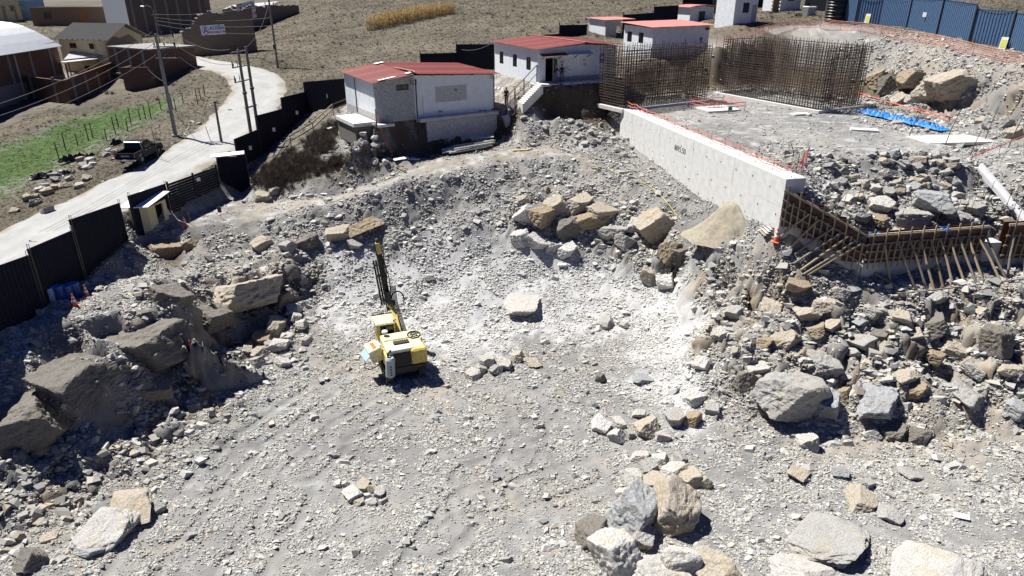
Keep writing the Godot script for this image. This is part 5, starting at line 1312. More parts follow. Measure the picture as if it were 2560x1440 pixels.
func make_fences() -> void:
	var t := thing("perimeter_fence", "black ribbed sheet fence stepping along the road left of sentry box", "fence")
	var near := [[Vector3(-26.9, 5.83, -27.88), Vector3(-26.15, 5.46, -34.4), 3.4, 3.2], [Vector3(-26.15, 5.46, -34.4), Vector3(-26.57, 5.25, -38.96), 3.52, 3.22], [Vector3(-26.57, 5.25, -38.96), Vector3(-27.48, 5.09, -45.99), 3.88, 2.98], [Vector3(-27.95, 7.98, -47.96) - Vector3(0, 2.8, 0), Vector3(-26.78, 7.98, -51.33) - Vector3(0, 2.8, 0), 2.8, 2.8]]
	for q in near:
		var b := MB.new()
		rib_panel(b, q[0], q[1], q[2], q[3])
		one("panel", b, M.black_panel, t)
		for f in [0.02, 0.98]:
			var p: Vector3 = q[0].lerp(q[1], f)
			var lp := MB.new()
			lp.path([p + Vector3(0, lerpf(q[2], q[3], f), 0), p + Vector3(0.02, lerpf(q[2], q[3], f) + 0.32, 0), p + Vector3(0.12, lerpf(q[2], q[3], f) + 0.32, 0), p + Vector3(0.14, lerpf(q[2], q[3], f), 0)], 0.018, 5)
			one("hook_bar", lp, M.steel, t)
			fence_post(t, p, lerpf(q[2], q[3], f), M.dark_metal)
	# gate of horizontal slats
	var ga := Vector3(-26.76, 7.93, -51.52) - Vector3(0, 2.85, 0)
	var gb := Vector3(-25.15, 7.93, -56.97) - Vector3(0, 2.85, 0)
	var g := thing("site_gate", "wide black slatted gate between sentry box and white canopy", "gate")
	var rows := 13
	for k in rows:
		var b := MB.new()
		var y0 := 0.15 + k * 0.215
		b.beam(ga + Vector3(0, y0, 0), gb + Vector3(0, y0, 0), 0.05, 0.18)
		one("slat", b, M.black_panel, g)
	for f in [0.0, 0.5, 1.0]:
		var p := ga.lerp(gb, f)
		box_part("gate_post", p + Vector3(0, 1.45, -0.1), Vector3(0.12, 3.1, 0.12), M.dark_metal, g)
	var pl := ga.lerp(gb, 0.6)
	box_part("notice", pl + Vector3(0.05, 2.35, 0.06), Vector3(0.35, 0.3, 0.02), M.white_plastic, g, 0.9)
	# short return with canopy
	var r := thing("gate_canopy", "small white flat canopy over the black wicket beside the gate", "canopy")
	var ra := Vector3(-25.24, 8.51, -57.71) - Vector3(0, 3.4, 0)
	var rb := Vector3(-23.19, 8.51, -58.76) - Vector3(0, 3.3, 0)
	var b2 := MB.new()
	rib_panel(b2, ra, rb, 3.5, 3.1)
	one("panel", b2, M.black_panel, r)
	for p in [ra, rb]: fence_post(r, p, 3.5, M.dark_metal)
	var cm := (ra + rb) / 2
	var cb := MB.new()
	cb.box(Transform3D(Basis(Vector3.UP, 0.35) * Basis(Vector3.BACK, 0.04), cm + Vector3(-0.1, 3.62, 0.35)), Vector3(2.7, 0.06, 1.3))
	one("roof", cb, M.white_sheet, r)
	# fence climbing to the first building
	var u := thing("perimeter_fence", "black ribbed sheet fence climbing in steps to the long white building", "fence")
	for q in [[Vector3(-24.63, 6.2, -60.55), Vector3(-23.99, 6.83, -64.87), 3.3, 2.7], [Vector3(-23.99, 6.83, -64.87), Vector3(-23.16, 7.67, -70.1), 3.96, 2.9], [Vector3(-23.16, 7.67, -70.1), Vector3(-21.8, 8.61, -73.81), 4.0, 3.1], [Vector3(-21.8, 8.61, -73.81), Vector3(-16.36, 11.13, -69.23), 4.1, 2.5]]:
		var b := MB.new()
		rib_panel(b, q[0], q[1], q[2], q[3], 0.3, 0.045, -1.2)
		var pn := one("panel", b, M.black_panel, u)
		fence_post(u, q[0], q[2], M.dark_metal)
		var mid: Vector3 = q[0].lerp(q[1], 0.55)
		box_part("notice", mid + Vector3(0.1, 1.7, 0.09), Vector3(0.3, 0.38, 0.015), M.white_plastic, pn, 0.9)
	# pieces behind the buildings
	var back := [
		["black ribbed fence behind the long white building, low then tall", [[Vector3(-11.17, 12.92, -87.36), Vector3(-6.75, 13.02, -87.25), 1.4, 1.44], [Vector3(-6.75, 13.02, -87.25), Vector3(-2.08, 13.02, -84.2), 2.4, 2.64]]],
		["black ribbed fence behind the building with the awning", [[Vector3(1.99, 14.28, -99.54), Vector3(6.46, 14.49, -98.84), 1.3, 1.4], [Vector3(6.46, 14.49, -98.84), Vector3(10.19, 14.49, -98.84), 2.5, 2.56]]],
		["black ribbed fence behind the pale red roof, left of small hut", [[Vector3(15.85, 16.07, -104.48), Vector3(20.75, 16.07, -107.38), 2.0, 2.2], [Vector3(20.75, 16.07, -107.38), Vector3(24.78, 16.28, -109.67), 3.0, 2.9]]],
		["black ribbed fence between the small hut and tall white block", [[Vector3(27.81, 17.01, -120.17), Vector3(32.33, 17.22, -119.5), 2.9, 2.9], [Vector3(32.33, 17.22, -119.5), Vector3(33.16, 17.32, -116.9), 3.5, 3.5]]],
		["dark fence in shade behind toilet block and store hut", [[Vector3(41.59, 17.75, -125.34), Vector3(45.78, 17.96, -126.66), 3.0, 3.0], [Vector3(46.13, 18.06, -116.16), Vector3(46.71, 18.06, -109.71), 3.0, 3.0]]]]
	for q in back:
		var f := thing("boundary_fence", q[0], "fence")
		for w in q[1]:
			var b := MB.new()
			rib_panel(b, w[0], w[1], w[2], w[3], 0.3, 0.045, -1.5)
			one("panel", b, M.black_panel, f)
			fence_post(f, w[0], w[2] + 0.4, M.dark_metal)
	# blue fence
	var bf := thing("blue_fence", "blue ribbed sheet fence on the hillside above the rock cut", "fence")
	var pts := [Vector3(41.59, 18.06, -92.88), Vector3(41.62, 18.01, -88.84), Vector3(43.32, 17.85, -86.48), Vector3(43.86, 17.69, -81.17), Vector3(43.19, 17.43, -73.99), Vector3(43.07, 17.12, -68.25), Vector3(44.33, 16.8, -64.65), Vector3(43.58, 16.57, -58.71), Vector3(42.35, 16.48, -52.42)]
	var hs := [[2.7, 2.5], [2.6, 2.6], [2.6, 2.75], [2.9, 3.25], [3.25, 3.27], [2.85, 3.1], [3.0, 3.0], [3.0, 3.0]]
	for k in pts.size() - 1:
		var a: Vector3 = pts[k]
		var c: Vector3 = pts[k + 1]
		var n := maxi(1, int(a.distance_to(c) / 2.7))
		for j in n:
			var b := MB.new()
			var p := a.lerp(c, float(j) / n)
			var q := a.lerp(c, float(j + 1) / n)
			rib_panel(b, p, q, lerpf(hs[k][0], hs[k][1], float(j) / n), lerpf(hs[k][0], hs[k][1], float(j + 1) / n), 0.32, 0.05, -0.25)
			one("panel", b, M.blue_panel, bf)
		var pm := MB.new()
		pm.bar(a + Vector3(-0.05, -0.5, 0.12), a + Vector3(-0.05, hs[k][0] + 0.25, 0.12), 0.08, 0.08, 8)
		one("post", pm, M.dark_metal, bf)
		var wm := MB.new()
		var wp := []
		for j in 13: wp.append(a.lerp(c, j / 12.0) + Vector3(0, lerpf(hs[k][0], hs[k][1], j / 12.0) - 0.3 * sin(PI * j / 12.0) + 0.1, 0.2))
		wm.path(wp, 0.018, 4)
		one("cable", wm, M.wire, bf)
	box_part("notice", pts[4].lerp(pts[3], 0.45) + Vector3(-0.15, 1.6, 0.1), Vector3(0.4, 0.45, 0.03), M.white_plastic, bf, -1.1)
	# yellow A-board signs at the foot of the blue fence
	var sg := thing("floor_sign", "yellow caution board leaning at the blue fence, left of the two", "sign", Vector3(41.94, 17.9, -86.31), -0.9, "caution boards by blue fence")
	var sb := MB.new()
	sb.box(Transform3D(Basis(Vector3.RIGHT, -0.2), Vector3(0, 0.5, 0.1)), Vector3(0.55, 1.0, 0.03))
	one("board", sb, M.white_plastic, sg)
	var sp := MB.new()
	sp.box(Transform3D(Basis(Vector3.RIGHT, -0.2), Vector3(0, 0.45, 0.13)), Vector3(0.4, 0.65, 0.012))
	one("print", sp, M.sign_yellow, sg)
	var sl := MB.new()
	for x in [-0.22, 0.22]: sl.bar(Vector3(x, 0, -0.2), Vector3(x, 0.9, 0.0), 0.015)
	one("leg", sl, M.dark_metal, sg)
	copy_of(sg, Vector3(43.91, 16.78, -64.49), -0.9, "yellow caution board leaning at the blue fence, right of the two")
	# barbed field fence posts on the verge
	var fp := [[162,352],[195,335],[206,340],[222,350],[232,330],[267,345],[290,325],[297,305],[320,330],[328,312],[352,300],[365,300],[378,298],[403,275],[432,270],[440,278],[458,260],[495,262],[503,250],[513,243],[148,395],[182,378]]
	var k := 0
	for q in FIELD_POSTS:
		var h: float = 1.5 + 0.35 * sin(k * 2.3)
		var fb := MB.new()
		fb.bar(Vector3(0, -0.3, 0), Vector3(0.06 * sin(k * 1.7), h, 0.05 * cos(k)), 0.055, 0.045, 6)
		var o := one("fence_stake", fb, M.dark_wood)
		o.position = on(q.x, q.z)
		tag(o, "thin weathered stake of the field fence beside the road verge", "stake", "field fence stakes")
		k += 1
	for run in [[0, 10], [10, 20]]:
		var wb := MB.new()
		for i in range(run[0], mini(run[1], FIELD_POSTS.size() - 1)):
			for y in [0.6, 1.1]:
				var a := on(FIELD_POSTS[i].x, FIELD_POSTS[i].z, y)
				var c := on(FIELD_POSTS[i + 1].x, FIELD_POSTS[i + 1].z, y)
				if a.distance_to(c) < 9.0: wb.bar(a, c, 0.008, 0.008, 4, false)
		tag(one("fence_wire", wb, M.wire), "thin wire strung %s field stakes by the road" % ("along the near" if run[0] == 0 else "along the far"), "wire", "field fence wires")

const FIELD_POSTS := [Vector3(-42.66, 7, -63.63), Vector3(-43.59, 7.15, -66.33), Vector3(-43.37, 7.29, -68.03), Vector3(-43.22, 7.45, -69.74), Vector3(-43.46, 7.5, -70.91), Vector3(-40.76, 7.67, -68.69), Vector3(-40.79, 7.86, -70.58), Vector3(-42.23, 8.03, -73.94), Vector3(-39.81, 8.07, -71.17), Vector3(-40.98, 8.24, -74.2), Vector3(-40.52, 8.44, -75.44), Vector3(-39.95, 8.52, -75.47), Vector3(-39.31, 8.63, -75.36), Vector3(-39.76, 9.04, -78.82), Vector3(-38.15, 9.26, -78.27), Vector3(-37.2, 9.22, -76.93), Vector3(-37.56, 9.65, -79.75), Vector3(-35.24, 9.7, -78.3), Vector3(-35.57, 9.96, -80.05), Vector3(-35.52, 10.12, -81.11)]

# ---------- construction works ----------
var rod: CylinderMesh

func bar_part(called: String, a: Vector3, b: Vector3, r: float, m: Material, parent: Node) -> MeshInstance3D:
	var d := b - a
	var y := d.normalized()
	var x := y.cross(Vector3.UP if absf(y.y) < 0.9 else Vector3.RIGHT).normalized()
	var z := x.cross(y)
	return put(called, rod, m, parent, Transform3D(Basis(x * r, d, z * r), (a + b) * 0.5))

func make_works() -> void:
	rod = CylinderMesh.new()
	rod.top_radius = 1.0
	rod.bottom_radius = 1.0
	rod.height = 1.0
	rod.radial_segments = 6
	rod.rings = 1
	retaining_wall()
	cage("rebar_cage", "tall rebar cage standing on the platform in front of pale red roof", Vector3(10.05, 11.71, -63.09), Vector2(0.861, -0.509), 10.4, 3.6, 5.3)
	cage("rebar_cage", "large rebar cage at the rock cut, right of the two cages", Vector3(27.4, 11.71, -62.24), Vector2(0.884, -0.467), 5.6, 12.6, 5.6)
	formwork()
	stairs()
	sand()

func retaining_wall() -> void:
	var a := WALL_A
	var b := WALL_B
	var d := Vector2(b.x - a.x, b.z - a.z)
	var L := d.length() - 0.9
	# local x runs from the near end to the far end so that +z faces the pit
	var t := thing("retaining_wall", "long pale concrete retaining wall holding up the cage platform", "wall", a, heading(d.normalized()))
	var n := 9
	for i in n:
		for k in 2:
			var x0 := L * i / n
			var x1 := L * (i + 1) / n
			var top := 0.0 if k == 1 else -1.72
			var bot := -1.73 if k == 1 else -5.4
			var pb := MB.new()
			var off := 0.004 * sin(i * 3.1 + k * 1.7)
			pb.box(Transform3D(Basis(), Vector3((x0 + x1) / 2, (top + bot) / 2, -0.65 * WSIDE + off)), Vector3(x1 - x0 - 0.014, top - bot - 0.012, 1.3))
			one("cast_panel", pb, M.wall_concrete, t)
	var core := MB.new()
	core.bx(Vector3(L / 2, -2.7, -0.66 * WSIDE), Vector3(L - 0.06, 5.35, 1.2))
	one("core", core, M.concrete, t)
	var r := RandomNumberGenerator.new()
	r.seed = 5
	for i in 26:
		var h := MB.new()
		h.lathe(Transform3D(Basis(Vector3.RIGHT, PI / 2 * WSIDE), Vector3((i + 0.5) * L / 26, -0.75 - 1.5 * (i % 2) + r.randf_range(-0.1, 0.1), 0.006 * WSIDE)), [Vector2(0.001, 0.01), Vector2(0.045, 0.01), Vector2(0.05, 0.0)], 8)
		one("tie_hole", h, M.grime, t)
	lettering("lettering", "MR5.50", t, Vector3(L * 0.475, -1.15, 0.012), 0.42, M.ink, false)
	# handrail cord with stakes along the top
	var tp := thing("warning_tape", "pink warning tape on thin stakes along the top of concrete wall", "tape", a, heading(d.normalized()))
	var pts := []
	for k in 14:
		var x := 0.3 + k * (L - 0.5) / 13
		bar_part("stake", Vector3(x, -0.1, -0.45), Vector3(x + 0.03, 0.75, -0.45), 0.014, M.rebar, tp)
		pts.append(Vector3(x, 0.62 + 0.07 * sin(k * 2.0), -0.45))
	for q in [0.0, -0.28]:
		var b2 := MB.new()
		for k in pts.size() - 1:
			var p0: Vector3 = pts[k] + Vector3(0, q, 0)
			var p1: Vector3 = pts[k + 1] + Vector3(0, q, 0)
			var m := (p0 + p1) / 2 + Vector3(0, -0.1, 0.02)
			b2.beam(p0, m, 0.02, 0.055)
			b2.beam(m, p1, 0.02, 0.055)
		one("tape", b2, M.net, tp)

func cage(called: String, label: String, at: Vector3, fd: Vector2, w: float, d: float, h: float) -> void:
	var t := thing(called, label, "rebar cage", Vector3(at.x, 11.55, at.z), heading(fd))
	var r := RandomNumberGenerator.new()
	r.seed = int(w * 10)
	var curb := MB.new()
	for q in [[w / 2, 0.15, w + 0.7, 0.4], [w / 2, -d - 0.15, w + 0.7, 0.4]]: curb.bx(Vector3(q[0], 0.06, q[1]), Vector3(q[2], 0.34, q[3]))
	for q in [[-0.15, -d / 2, 0.4, d - 0.1], [w + 0.15, -d / 2, 0.4, d - 0.1]]: curb.bx(Vector3(q[0], 0.055, q[1]), Vector3(q[2], 0.33, q[3]))
	one("footing", curb, M.slab, t)
	var rad := 0.026
	var total := 0
	for face in 4:
		var o: Vector3 = [Vector3(0, 0, 0), Vector3(w, 0, -d), Vector3(0, 0, -d), Vector3(w, 0, 0)][face]
		var u: Vector3 = [Vector3(w, 0, 0), Vector3(-w, 0, 0), Vector3(0, 0, d), Vector3(0, 0, -d)][face]
		var n := int(u.length() / 0.3)
		for i in n + 1:
			var p := o + u * (float(i) / n)
			var top := h + r.randf_range(-0.12, 0.25)
			bar_part("upright_bar", p + Vector3(0, 0.1, 0), p + Vector3(r.randf_range(-0.07, 0.07), top, r.randf_range(-0.07, 0.07)), rad, M.rebar, t)
		var m := int(h / 0.235)
		for k in m:
			var y := 0.25 + k * 0.235
			bar_part("cross_bar", o + Vector3(0, y + r.randf_range(-0.02, 0.02), 0), o + u + Vector3(0, y + r.randf_range(-0.02, 0.02), 0), rad * 0.8, M.rebar, t)
	# inner mat of the double cage, too fine to pick apart
	var inner := MB.new()
	for face in 4:
		var o: Vector3 = [Vector3(0.3, 0, -0.3), Vector3(w - 0.3, 0, -d + 0.3), Vector3(0.3, 0, -d + 0.3), Vector3(w - 0.3, 0, -0.3)][face]
		var u: Vector3 = [Vector3(w - 0.6, 0, 0), Vector3(-w + 0.6, 0, 0), Vector3(0, 0, d - 0.6), Vector3(0, 0, -d + 0.6)][face]
		var n := int(u.length() / 0.3)
		for i in n + 1:
			var p := o + u * (float(i) / n)
			inner.bar(p + Vector3(0, 0.1, 0), p + Vector3(r.randf_range(-0.05, 0.05), h - 0.3, 0), rad, rad, 4, false)
		for k in int(h / 0.3):
			var y := 0.3 + k * 0.3
			inner.bar(o + Vector3(0, y, 0), o + u + Vector3(0, y, 0), rad * 0.8, rad * 0.8, 4, false)
	# denser foot
	for k in int((w + d) * 3):
		var f := r.randf()
		var p := Vector3(f * w, 0.15, -r.randf() * d)
		inner.bar(p, p + Vector3(0, r.randf_range(0.5, 1.1), 0), 0.016, 0.016, 4, false)
	tag(one("inner_mat", inner, M.rebar, t), "", "", "", "stuff")
	for k in 3:
		var x := w * (0.2 + 0.28 * k)
		bar_part("diagonal_brace", Vector3(x, 0.2, -d), Vector3(x + 0.8, h - 1.0, -0.1), 0.022, M.rebar, t)

func formwork() -> void:
	form_wing("formwork", "brown plywood formwork with timber props, left wing meeting the pale wall end", Vector3(15.93, 8.61, -38.51), Vector3(20.42, 6.3, -37), 0.75, 1.95, LEFT_BRACES, 7)
	form_wing("formwork", "brown plywood formwork with a row of leaning timber props, middle wing", Vector3(20.52, 6.3, -37), Vector3(28.51, 6.25, -38.75), 1.0, 1.75, RIGHT_BRACES, 10)
	form_wing("formwork", "brown plywood formwork cut by the picture's right edge", Vector3(29.75, 6.2, -38.75), Vector3(35.39, 6.25, -39.48), 0.7, 2.2, FAR_BRACES, 6)
	var cb := thing("concrete_block", "shaded concrete wall end between two formwork wings", "wall", Vector3(28.64, 6.25, -38.88), heading(Vector2(0.99, -0.1)))
	box_part("block", Vector3(0.55, 0.5, -0.35), Vector3(1.1, 2.0, 0.8), M.concrete, cb)
	var wg := thing("concrete_wedge", "tapered grey concrete slab standing in the hollow behind the formwork", "slab", Vector3(28.43, 7.25, -42.9), heading(Vector2(0.99, -0.05)))
	var wb := MB.new()
	wb.prism(Transform3D(Basis(), Vector3.ZERO), PackedVector2Array([Vector2(0, -0.8), Vector2(2.2, -0.8), Vector2(2.2, 0.35), Vector2(0.12, 1.05), Vector2(0, 0.9)]), -0.25)
	one("slab", wb, M.concrete, wg)
	# starter bars behind the formwork
	var sb := thing("starter_bars", "thin upright starter bars rising behind the formwork", "rebar", Vector3.ZERO)
	for q in BAR_FEET:
		var p := on(q.x, q.z)
		bar_part("starter_bar", p + Vector3(0, -0.3, 0), p + Vector3(0.08, 1.6, 0.05), 0.016, M.rebar, sb)
	# blue plastic on the form tops
	for q in [[Vector3(20.64, 6.25, -37.24), 0.12, 1.3], [Vector3(20.64, 6.25, -37.24), 5.0, 0.5]]:
		var dirn: Vector3 = (Vector3(28.59, 6.25, -38.88) - Vector3(20.64, 6.25, -37.24)).normalized()
		var o := crumple("plastic_sheet", q[0] + dirn * q[1] + Vector3(0, 2.55, 0.1), Vector3(q[2], 0.3, 0.35), dirn, 31 + int(q[1]), M.tarp_blue)
		tag(o, "blue plastic sheet draped on the formwork top %s" % ("at the corner" if q[1] < 1 else "near its right end"), "plastic sheet", "blue plastic on formwork")
	# slatted access ramp
	var ra := Vector3(15.29, 7.88, -39.56) + Vector3(0, 0.15, 0)
	var rb := Vector3(16.93, 8.72, -39.54) + Vector3(0, 1.2, 0)
	var rp := thing("access_ramp", "pale slatted timber ramp leaning against the left formwork end", "ramp")
	var dv := rb - ra
	var sd := Vector3(-dv.z, 0, dv.x).normalized()
	for s in [-0.45, 0.45]:
		var bb := MB.new()
		bb.beam(ra + sd * s, rb + sd * s, 0.07, 0.1)
		one("stringer", bb, M.grey_wood, rp)
	for k in 15:
		var p := ra.lerp(rb, (k + 0.5) / 15.0) + Vector3(0, 0.075, 0)
		var bb := MB.new()
		bb.beam(p - sd * 0.6, p + sd * 0.6, 0.2, 0.03)
		one("plank", bb, M.old_plaster if k % 4 else M.wood, rp)

func form_wing(called: String, label: String, a: Vector3, b: Vector3, low: float, ply_h: float, braces: Array, studs: int) -> void:
	var d := Vector2(b.x - a.x, b.z - a.z)
	var L := d.length()
	var t := thing(called, label, "formwork", a, heading(d.normalized()))
	var slope := (b.y - a.y) / L
	var cw := MB.new()
	cw.prism(Transform3D(), PackedVector2Array([Vector2(0, -1.2), Vector2(L, -1.2 + slope * L), Vector2(L, low + slope * L), Vector2(0, low)]), -0.45)
	one("cast_wall", cw, M.concrete, t)
	var n := int(maxf(2, round(L / 1.25)))
	for k in n:
		var x0 := L * k / n + 0.01
		var x1 := L * (k + 1) / n - 0.01
		var y := low - 0.15 + slope * (x0 + x1) / 2
		for z in [0.03, -0.48]:
			box_part("ply_panel", Vector3((x0 + x1) / 2, y + ply_h / 2, z), Vector3(x1 - x0, ply_h, 0.025), M.ply, t)
	for k in 4:
		var y := low + 0.1 + k * (ply_h - 0.3) / 3.0
		var bb := MB.new()
		bb.beam(Vector3(-0.1, y, 0.09), Vector3(L + 0.1, y + slope * L, 0.09), 0.08, 0.09)
		one("waler", bb, M.grey_wood, t)
	var tr := MB.new()
	tr.beam(Vector3(-0.05, low - 0.13 + ply_h, -0.0), Vector3(L + 0.05, low - 0.13 + ply_h + slope * L, 0.0), 0.09, 0.06)
	one("top_rail", tr, M.wood, t)
	for k in studs * 2:
		var x := (k + 0.5) * L / (studs * 2)
		var tall := 0.3 if k % 2 == 0 else -0.55
		box_part("stud", Vector3(x, low + (ply_h + tall) / 2 - 0.25 + slope * x, 0.165), Vector3(0.08, ply_h + tall + 0.35, 0.06), M.wood if k % 3 else M.grey_wood, t)
	var inv := t.transform.affine_inverse()
	var r := RandomNumberGenerator.new()
	r.seed = int(L * 7)
	for q in braces:
		var f: float = q[0]
		var top := Vector3(L * f, low + ply_h * 0.62 + slope * L * f, 0.2)
		var fw: Vector3 = q[1]
		fw.y = ground(fw.x, fw.z) + 0.02
		var foot := inv * fw
		var bm := MB.new()
		var mid := (top + foot) / 2 + Vector3(r.randf_range(-0.06, 0.06), r.randf_range(-0.05, 0.05), 0)
		bm.path([foot, mid, top], 0.08, 7, 0.06)
		one("brace", bm, M.wood if r.randf() < 0.6 else M.grey_wood, t)

# a heap of folded sheet: noisy strip
func crumple(called: String, at: Vector3, size: Vector3, along: Vector3, seed_: int, m: Material) -> MeshInstance3D:
	var no := FastNoiseLite.new()
	no.seed = seed_
	no.frequency = 0.9
	no.fractal_octaves = 3
	var x := Vector3(along.x, 0, along.z).normalized()
	var z := Vector3(-x.z, 0, x.x)
	var nu := int(clampf(size.x / 0.09, 8, 70))
	var nv := 9
	var g := []
	for i in nu + 1:
		for j in nv + 1:
			var u := (float(i) / nu - 0.5) * size.x
			var w := float(j) / nv - 0.5
			var edge := (1.0 - pow(absf(w) * 2.0, 3.0)) * (1.0 - pow(absf(float(i) / nu - 0.5) * 2.0, 8.0))
			var y := (0.45 + 0.9 * no.get_noise_2d(u * 2.2, w * 3.0)) * size.y * edge
			g.append(at + x * (u + 0.12 * no.get_noise_2d(w * 5.0, u)) + z * (w * size.z * (1.0 + 0.5 * no.get_noise_2d(u, 7.0))) + Vector3(0, y, 0))
	var b := MB.new()
	for i in nu:
		for j in nv:
			var k := i * (nv + 1) + j
			b.quad(g[k], g[k + 1], g[k + nv + 2], g[k + nv + 1])
	return one(called, b, m)

func sand() -> void:
	var at := Vector3(14.78, 7.35, -43.42)
	var no := FastNoiseLite.new()
	no.seed = 14
	no.frequency = 0.6
	no.fractal_octaves = 4
	var rings := 34
	var sides := 72
	var R := 2.7
	var Hh := 1.6
	var st := SurfaceTool.new()
	st.begin(Mesh.PRIMITIVE_TRIANGLES)
	for i in rings + 1:
		for k in sides:
			var a := TAU * k / sides
			var r := R * i / rings * (1.0 + 0.12 * no.get_noise_2d(cos(a) * 2, sin(a) * 2))
			var f := float(i) / rings
			var x := cos(a) * r * 1.2
			var z := sin(a) * r
			var p := on(at.x + x, at.z + z)
			var y := Hh * exp(-2.6 * f * f) * (1.0 - f * f * f) + 0.14 * no.get_noise_2d(x * 1.6, z * 1.6) * (1.0 - f)
			var g0 := lerpf(at.y, clampf(p.y, at.y - 0.7, at.y + 0.3), f)
			st.add_vertex(Vector3(at.x + x, g0 + y - 0.15 * f * f * f, at.z + z))
	for i in rings:
		for k in sides:
			var k2 := (k + 1) % sides
			for q in [i * sides + k, (i + 1) * sides + k, i * sides + k2, i * sides + k2, (i + 1) * sides + k, (i + 1) * sides + k2]: st.add_index(q)
	st.generate_normals()
	tag(put("sand_pile", st.commit(), M.sand), "heap of tan sand piled against the concrete wall", "sand pile")

func stairs() -> void:
	# concrete flight with timber handrail up to the awning building
	var a := Vector3(0.74, 11.71, -64.2)
	var b := Vector3(2.57, 13.49, -64.72)
	var t := thing("stair_flight", "pale concrete steps climbing between the two white buildings", "stairs")
	var n := 11
	var dv := Vector3(b.x - a.x, 0, b.z - a.z)
	var turn := atan2(-dv.z, dv.x)
	for k in n:
		var p := a.lerp(b, (k + 0.5) / n)
		box_part("step", p + Vector3(0, 0.0, 0.6), Vector3(dv.length() / n * 1.05, 0.9, 1.6), M.slab, t, turn)
	var h := thing("handrail", "dark timber handrail frame beside the concrete steps", "handrail")
	var sd := Vector3(-dv.z, 0, dv.x).normalized()
	var tops := []
	for q in [[-0.55, 1.7], [-0.1, 1.75], [0.35, 1.75], [1.0, 1.7]]:
		var p := a.lerp(b, q[0]) - sd * 1.0
		p.y = maxf(p.y, ground(p.x, p.z))
		bar_part("post", p + Vector3(0, -0.4, 0), p + Vector3(0, q[1], 0), 0.045, M.dark_metal, h)
		tops.append(p + Vector3(0, q[1], 0))
	for k in tops.size() - 1:
		bar_part("rail", tops[k], tops[k + 1], 0.04, M.dark_metal, h)
		bar_part("rail", tops[k] + Vector3(0, -0.75, 0), tops[k + 1] + Vector3(0, -0.75, 0), 0.03, M.dark_metal, h)
	# steep ladder stair below, between pink netting
	var la := Vector3(0.75, 10.08, -64.32)
	var lb := Vector3(0.69, 11.5, -66.9)
	var l := thing("ladder_stair", "steep dark ladder stair flanked by pink netting below the terrace", "stairs")
	for s in [-0.4, 0.4]: bar_part("stringer", la + Vector3(s, -0.2, 0.6), lb + Vector3(s, 0.5, 0), 0.05, M.dark_wood, l)
	for k in 8:
		var p := (la + Vector3(0, 0, 0.6)).lerp(lb + Vector3(0, 0.3, 0), (k + 0.5) / 8.0)
		box_part("tread", p, Vector3(0.8, 0.05, 0.22), M.grey_wood, l)

const LEFT_BRACES := [[0.08, Vector3(15.74, 8.7, -39.59)], [0.3, Vector3(16, 8.06, -38.49)], [0.42, Vector3(16.47, 7.37, -38.02)], [0.6, Vector3(16.81, 7.29, -37.82)], [0.7, Vector3(16.68, 6.83, -37.45)], [0.78, Vector3(17.04, 6.58, -37.17)], [0.87, Vector3(17.17, 6.51, -36.98)], [0.94, Vector3(17.36, 6.38, -36.92)]]
const RIGHT_BRACES := [[0.12, Vector3(22.25, 6.02, -36.76)], [0.23, Vector3(23.44, 5.84, -36.18)], [0.33, Vector3(24.09, 5.84, -36.18)], [0.42, Vector3(24.51, 5.84, -36.18)], [0.5, Vector3(25.26, 5.91, -36.54)], [0.58, Vector3(25.7, 5.84, -36.52)], [0.66, Vector3(26.45, 5.84, -36.52)], [0.74, Vector3(27.11, 5.8, -36.5)], [0.82, Vector3(27.61, 5.87, -36.69)], [0.9, Vector3(28.56, 5.76, -36.48)], [0.97, Vector3(29.24, 5.86, -37.01)]]
const FAR_BRACES := [[0.06, Vector3(29.9, 5.97, -37.89)], [0.2, Vector3(30.55, 5.93, -37.38)], [0.35, Vector3(31.16, 5.86, -37.18)]]
const BAR_FEET := [Vector3(19.64, 9.03, -39.74), Vector3(20.15, 8.94, -40.03), Vector3(20.89, 8.78, -39.96), Vector3(21.13, 8.69, -39.92), Vector3(23.51, 7.98, -39.44), Vector3(25.99, 7.83, -39.86), Vector3(27.42, 8.18, -40.35), Vector3(27.87, 8.13, -40.33), Vector3(28.49, 8.2, -40.68), Vector3(29.43, 8.63, -41.37), Vector3(29.7, 8.56, -41.17), Vector3(30.19, 9, -41.86), Vector3(30, 8.31, -40.73), Vector3(30.37, 8.31, -40.73), Vector3(30.86, 8.61, -41.03), Vector3(31.13, 8.31, -40.73), Vector3(31.39, 8.02, -40.44), Vector3(31.99, 8.26, -40.88)]

# ---------- vehicles ----------
func part_box(called: String, c: Vector3, s: Vector3, m: Material, parent: Node, ch := 0.04, rot := Vector3.ZERO) -> MeshInstance3D:
	var b := MB.new()
	b.cbox(Transform3D(Basis.from_euler(rot), c), s, ch)
	return one(called, b, m, parent)

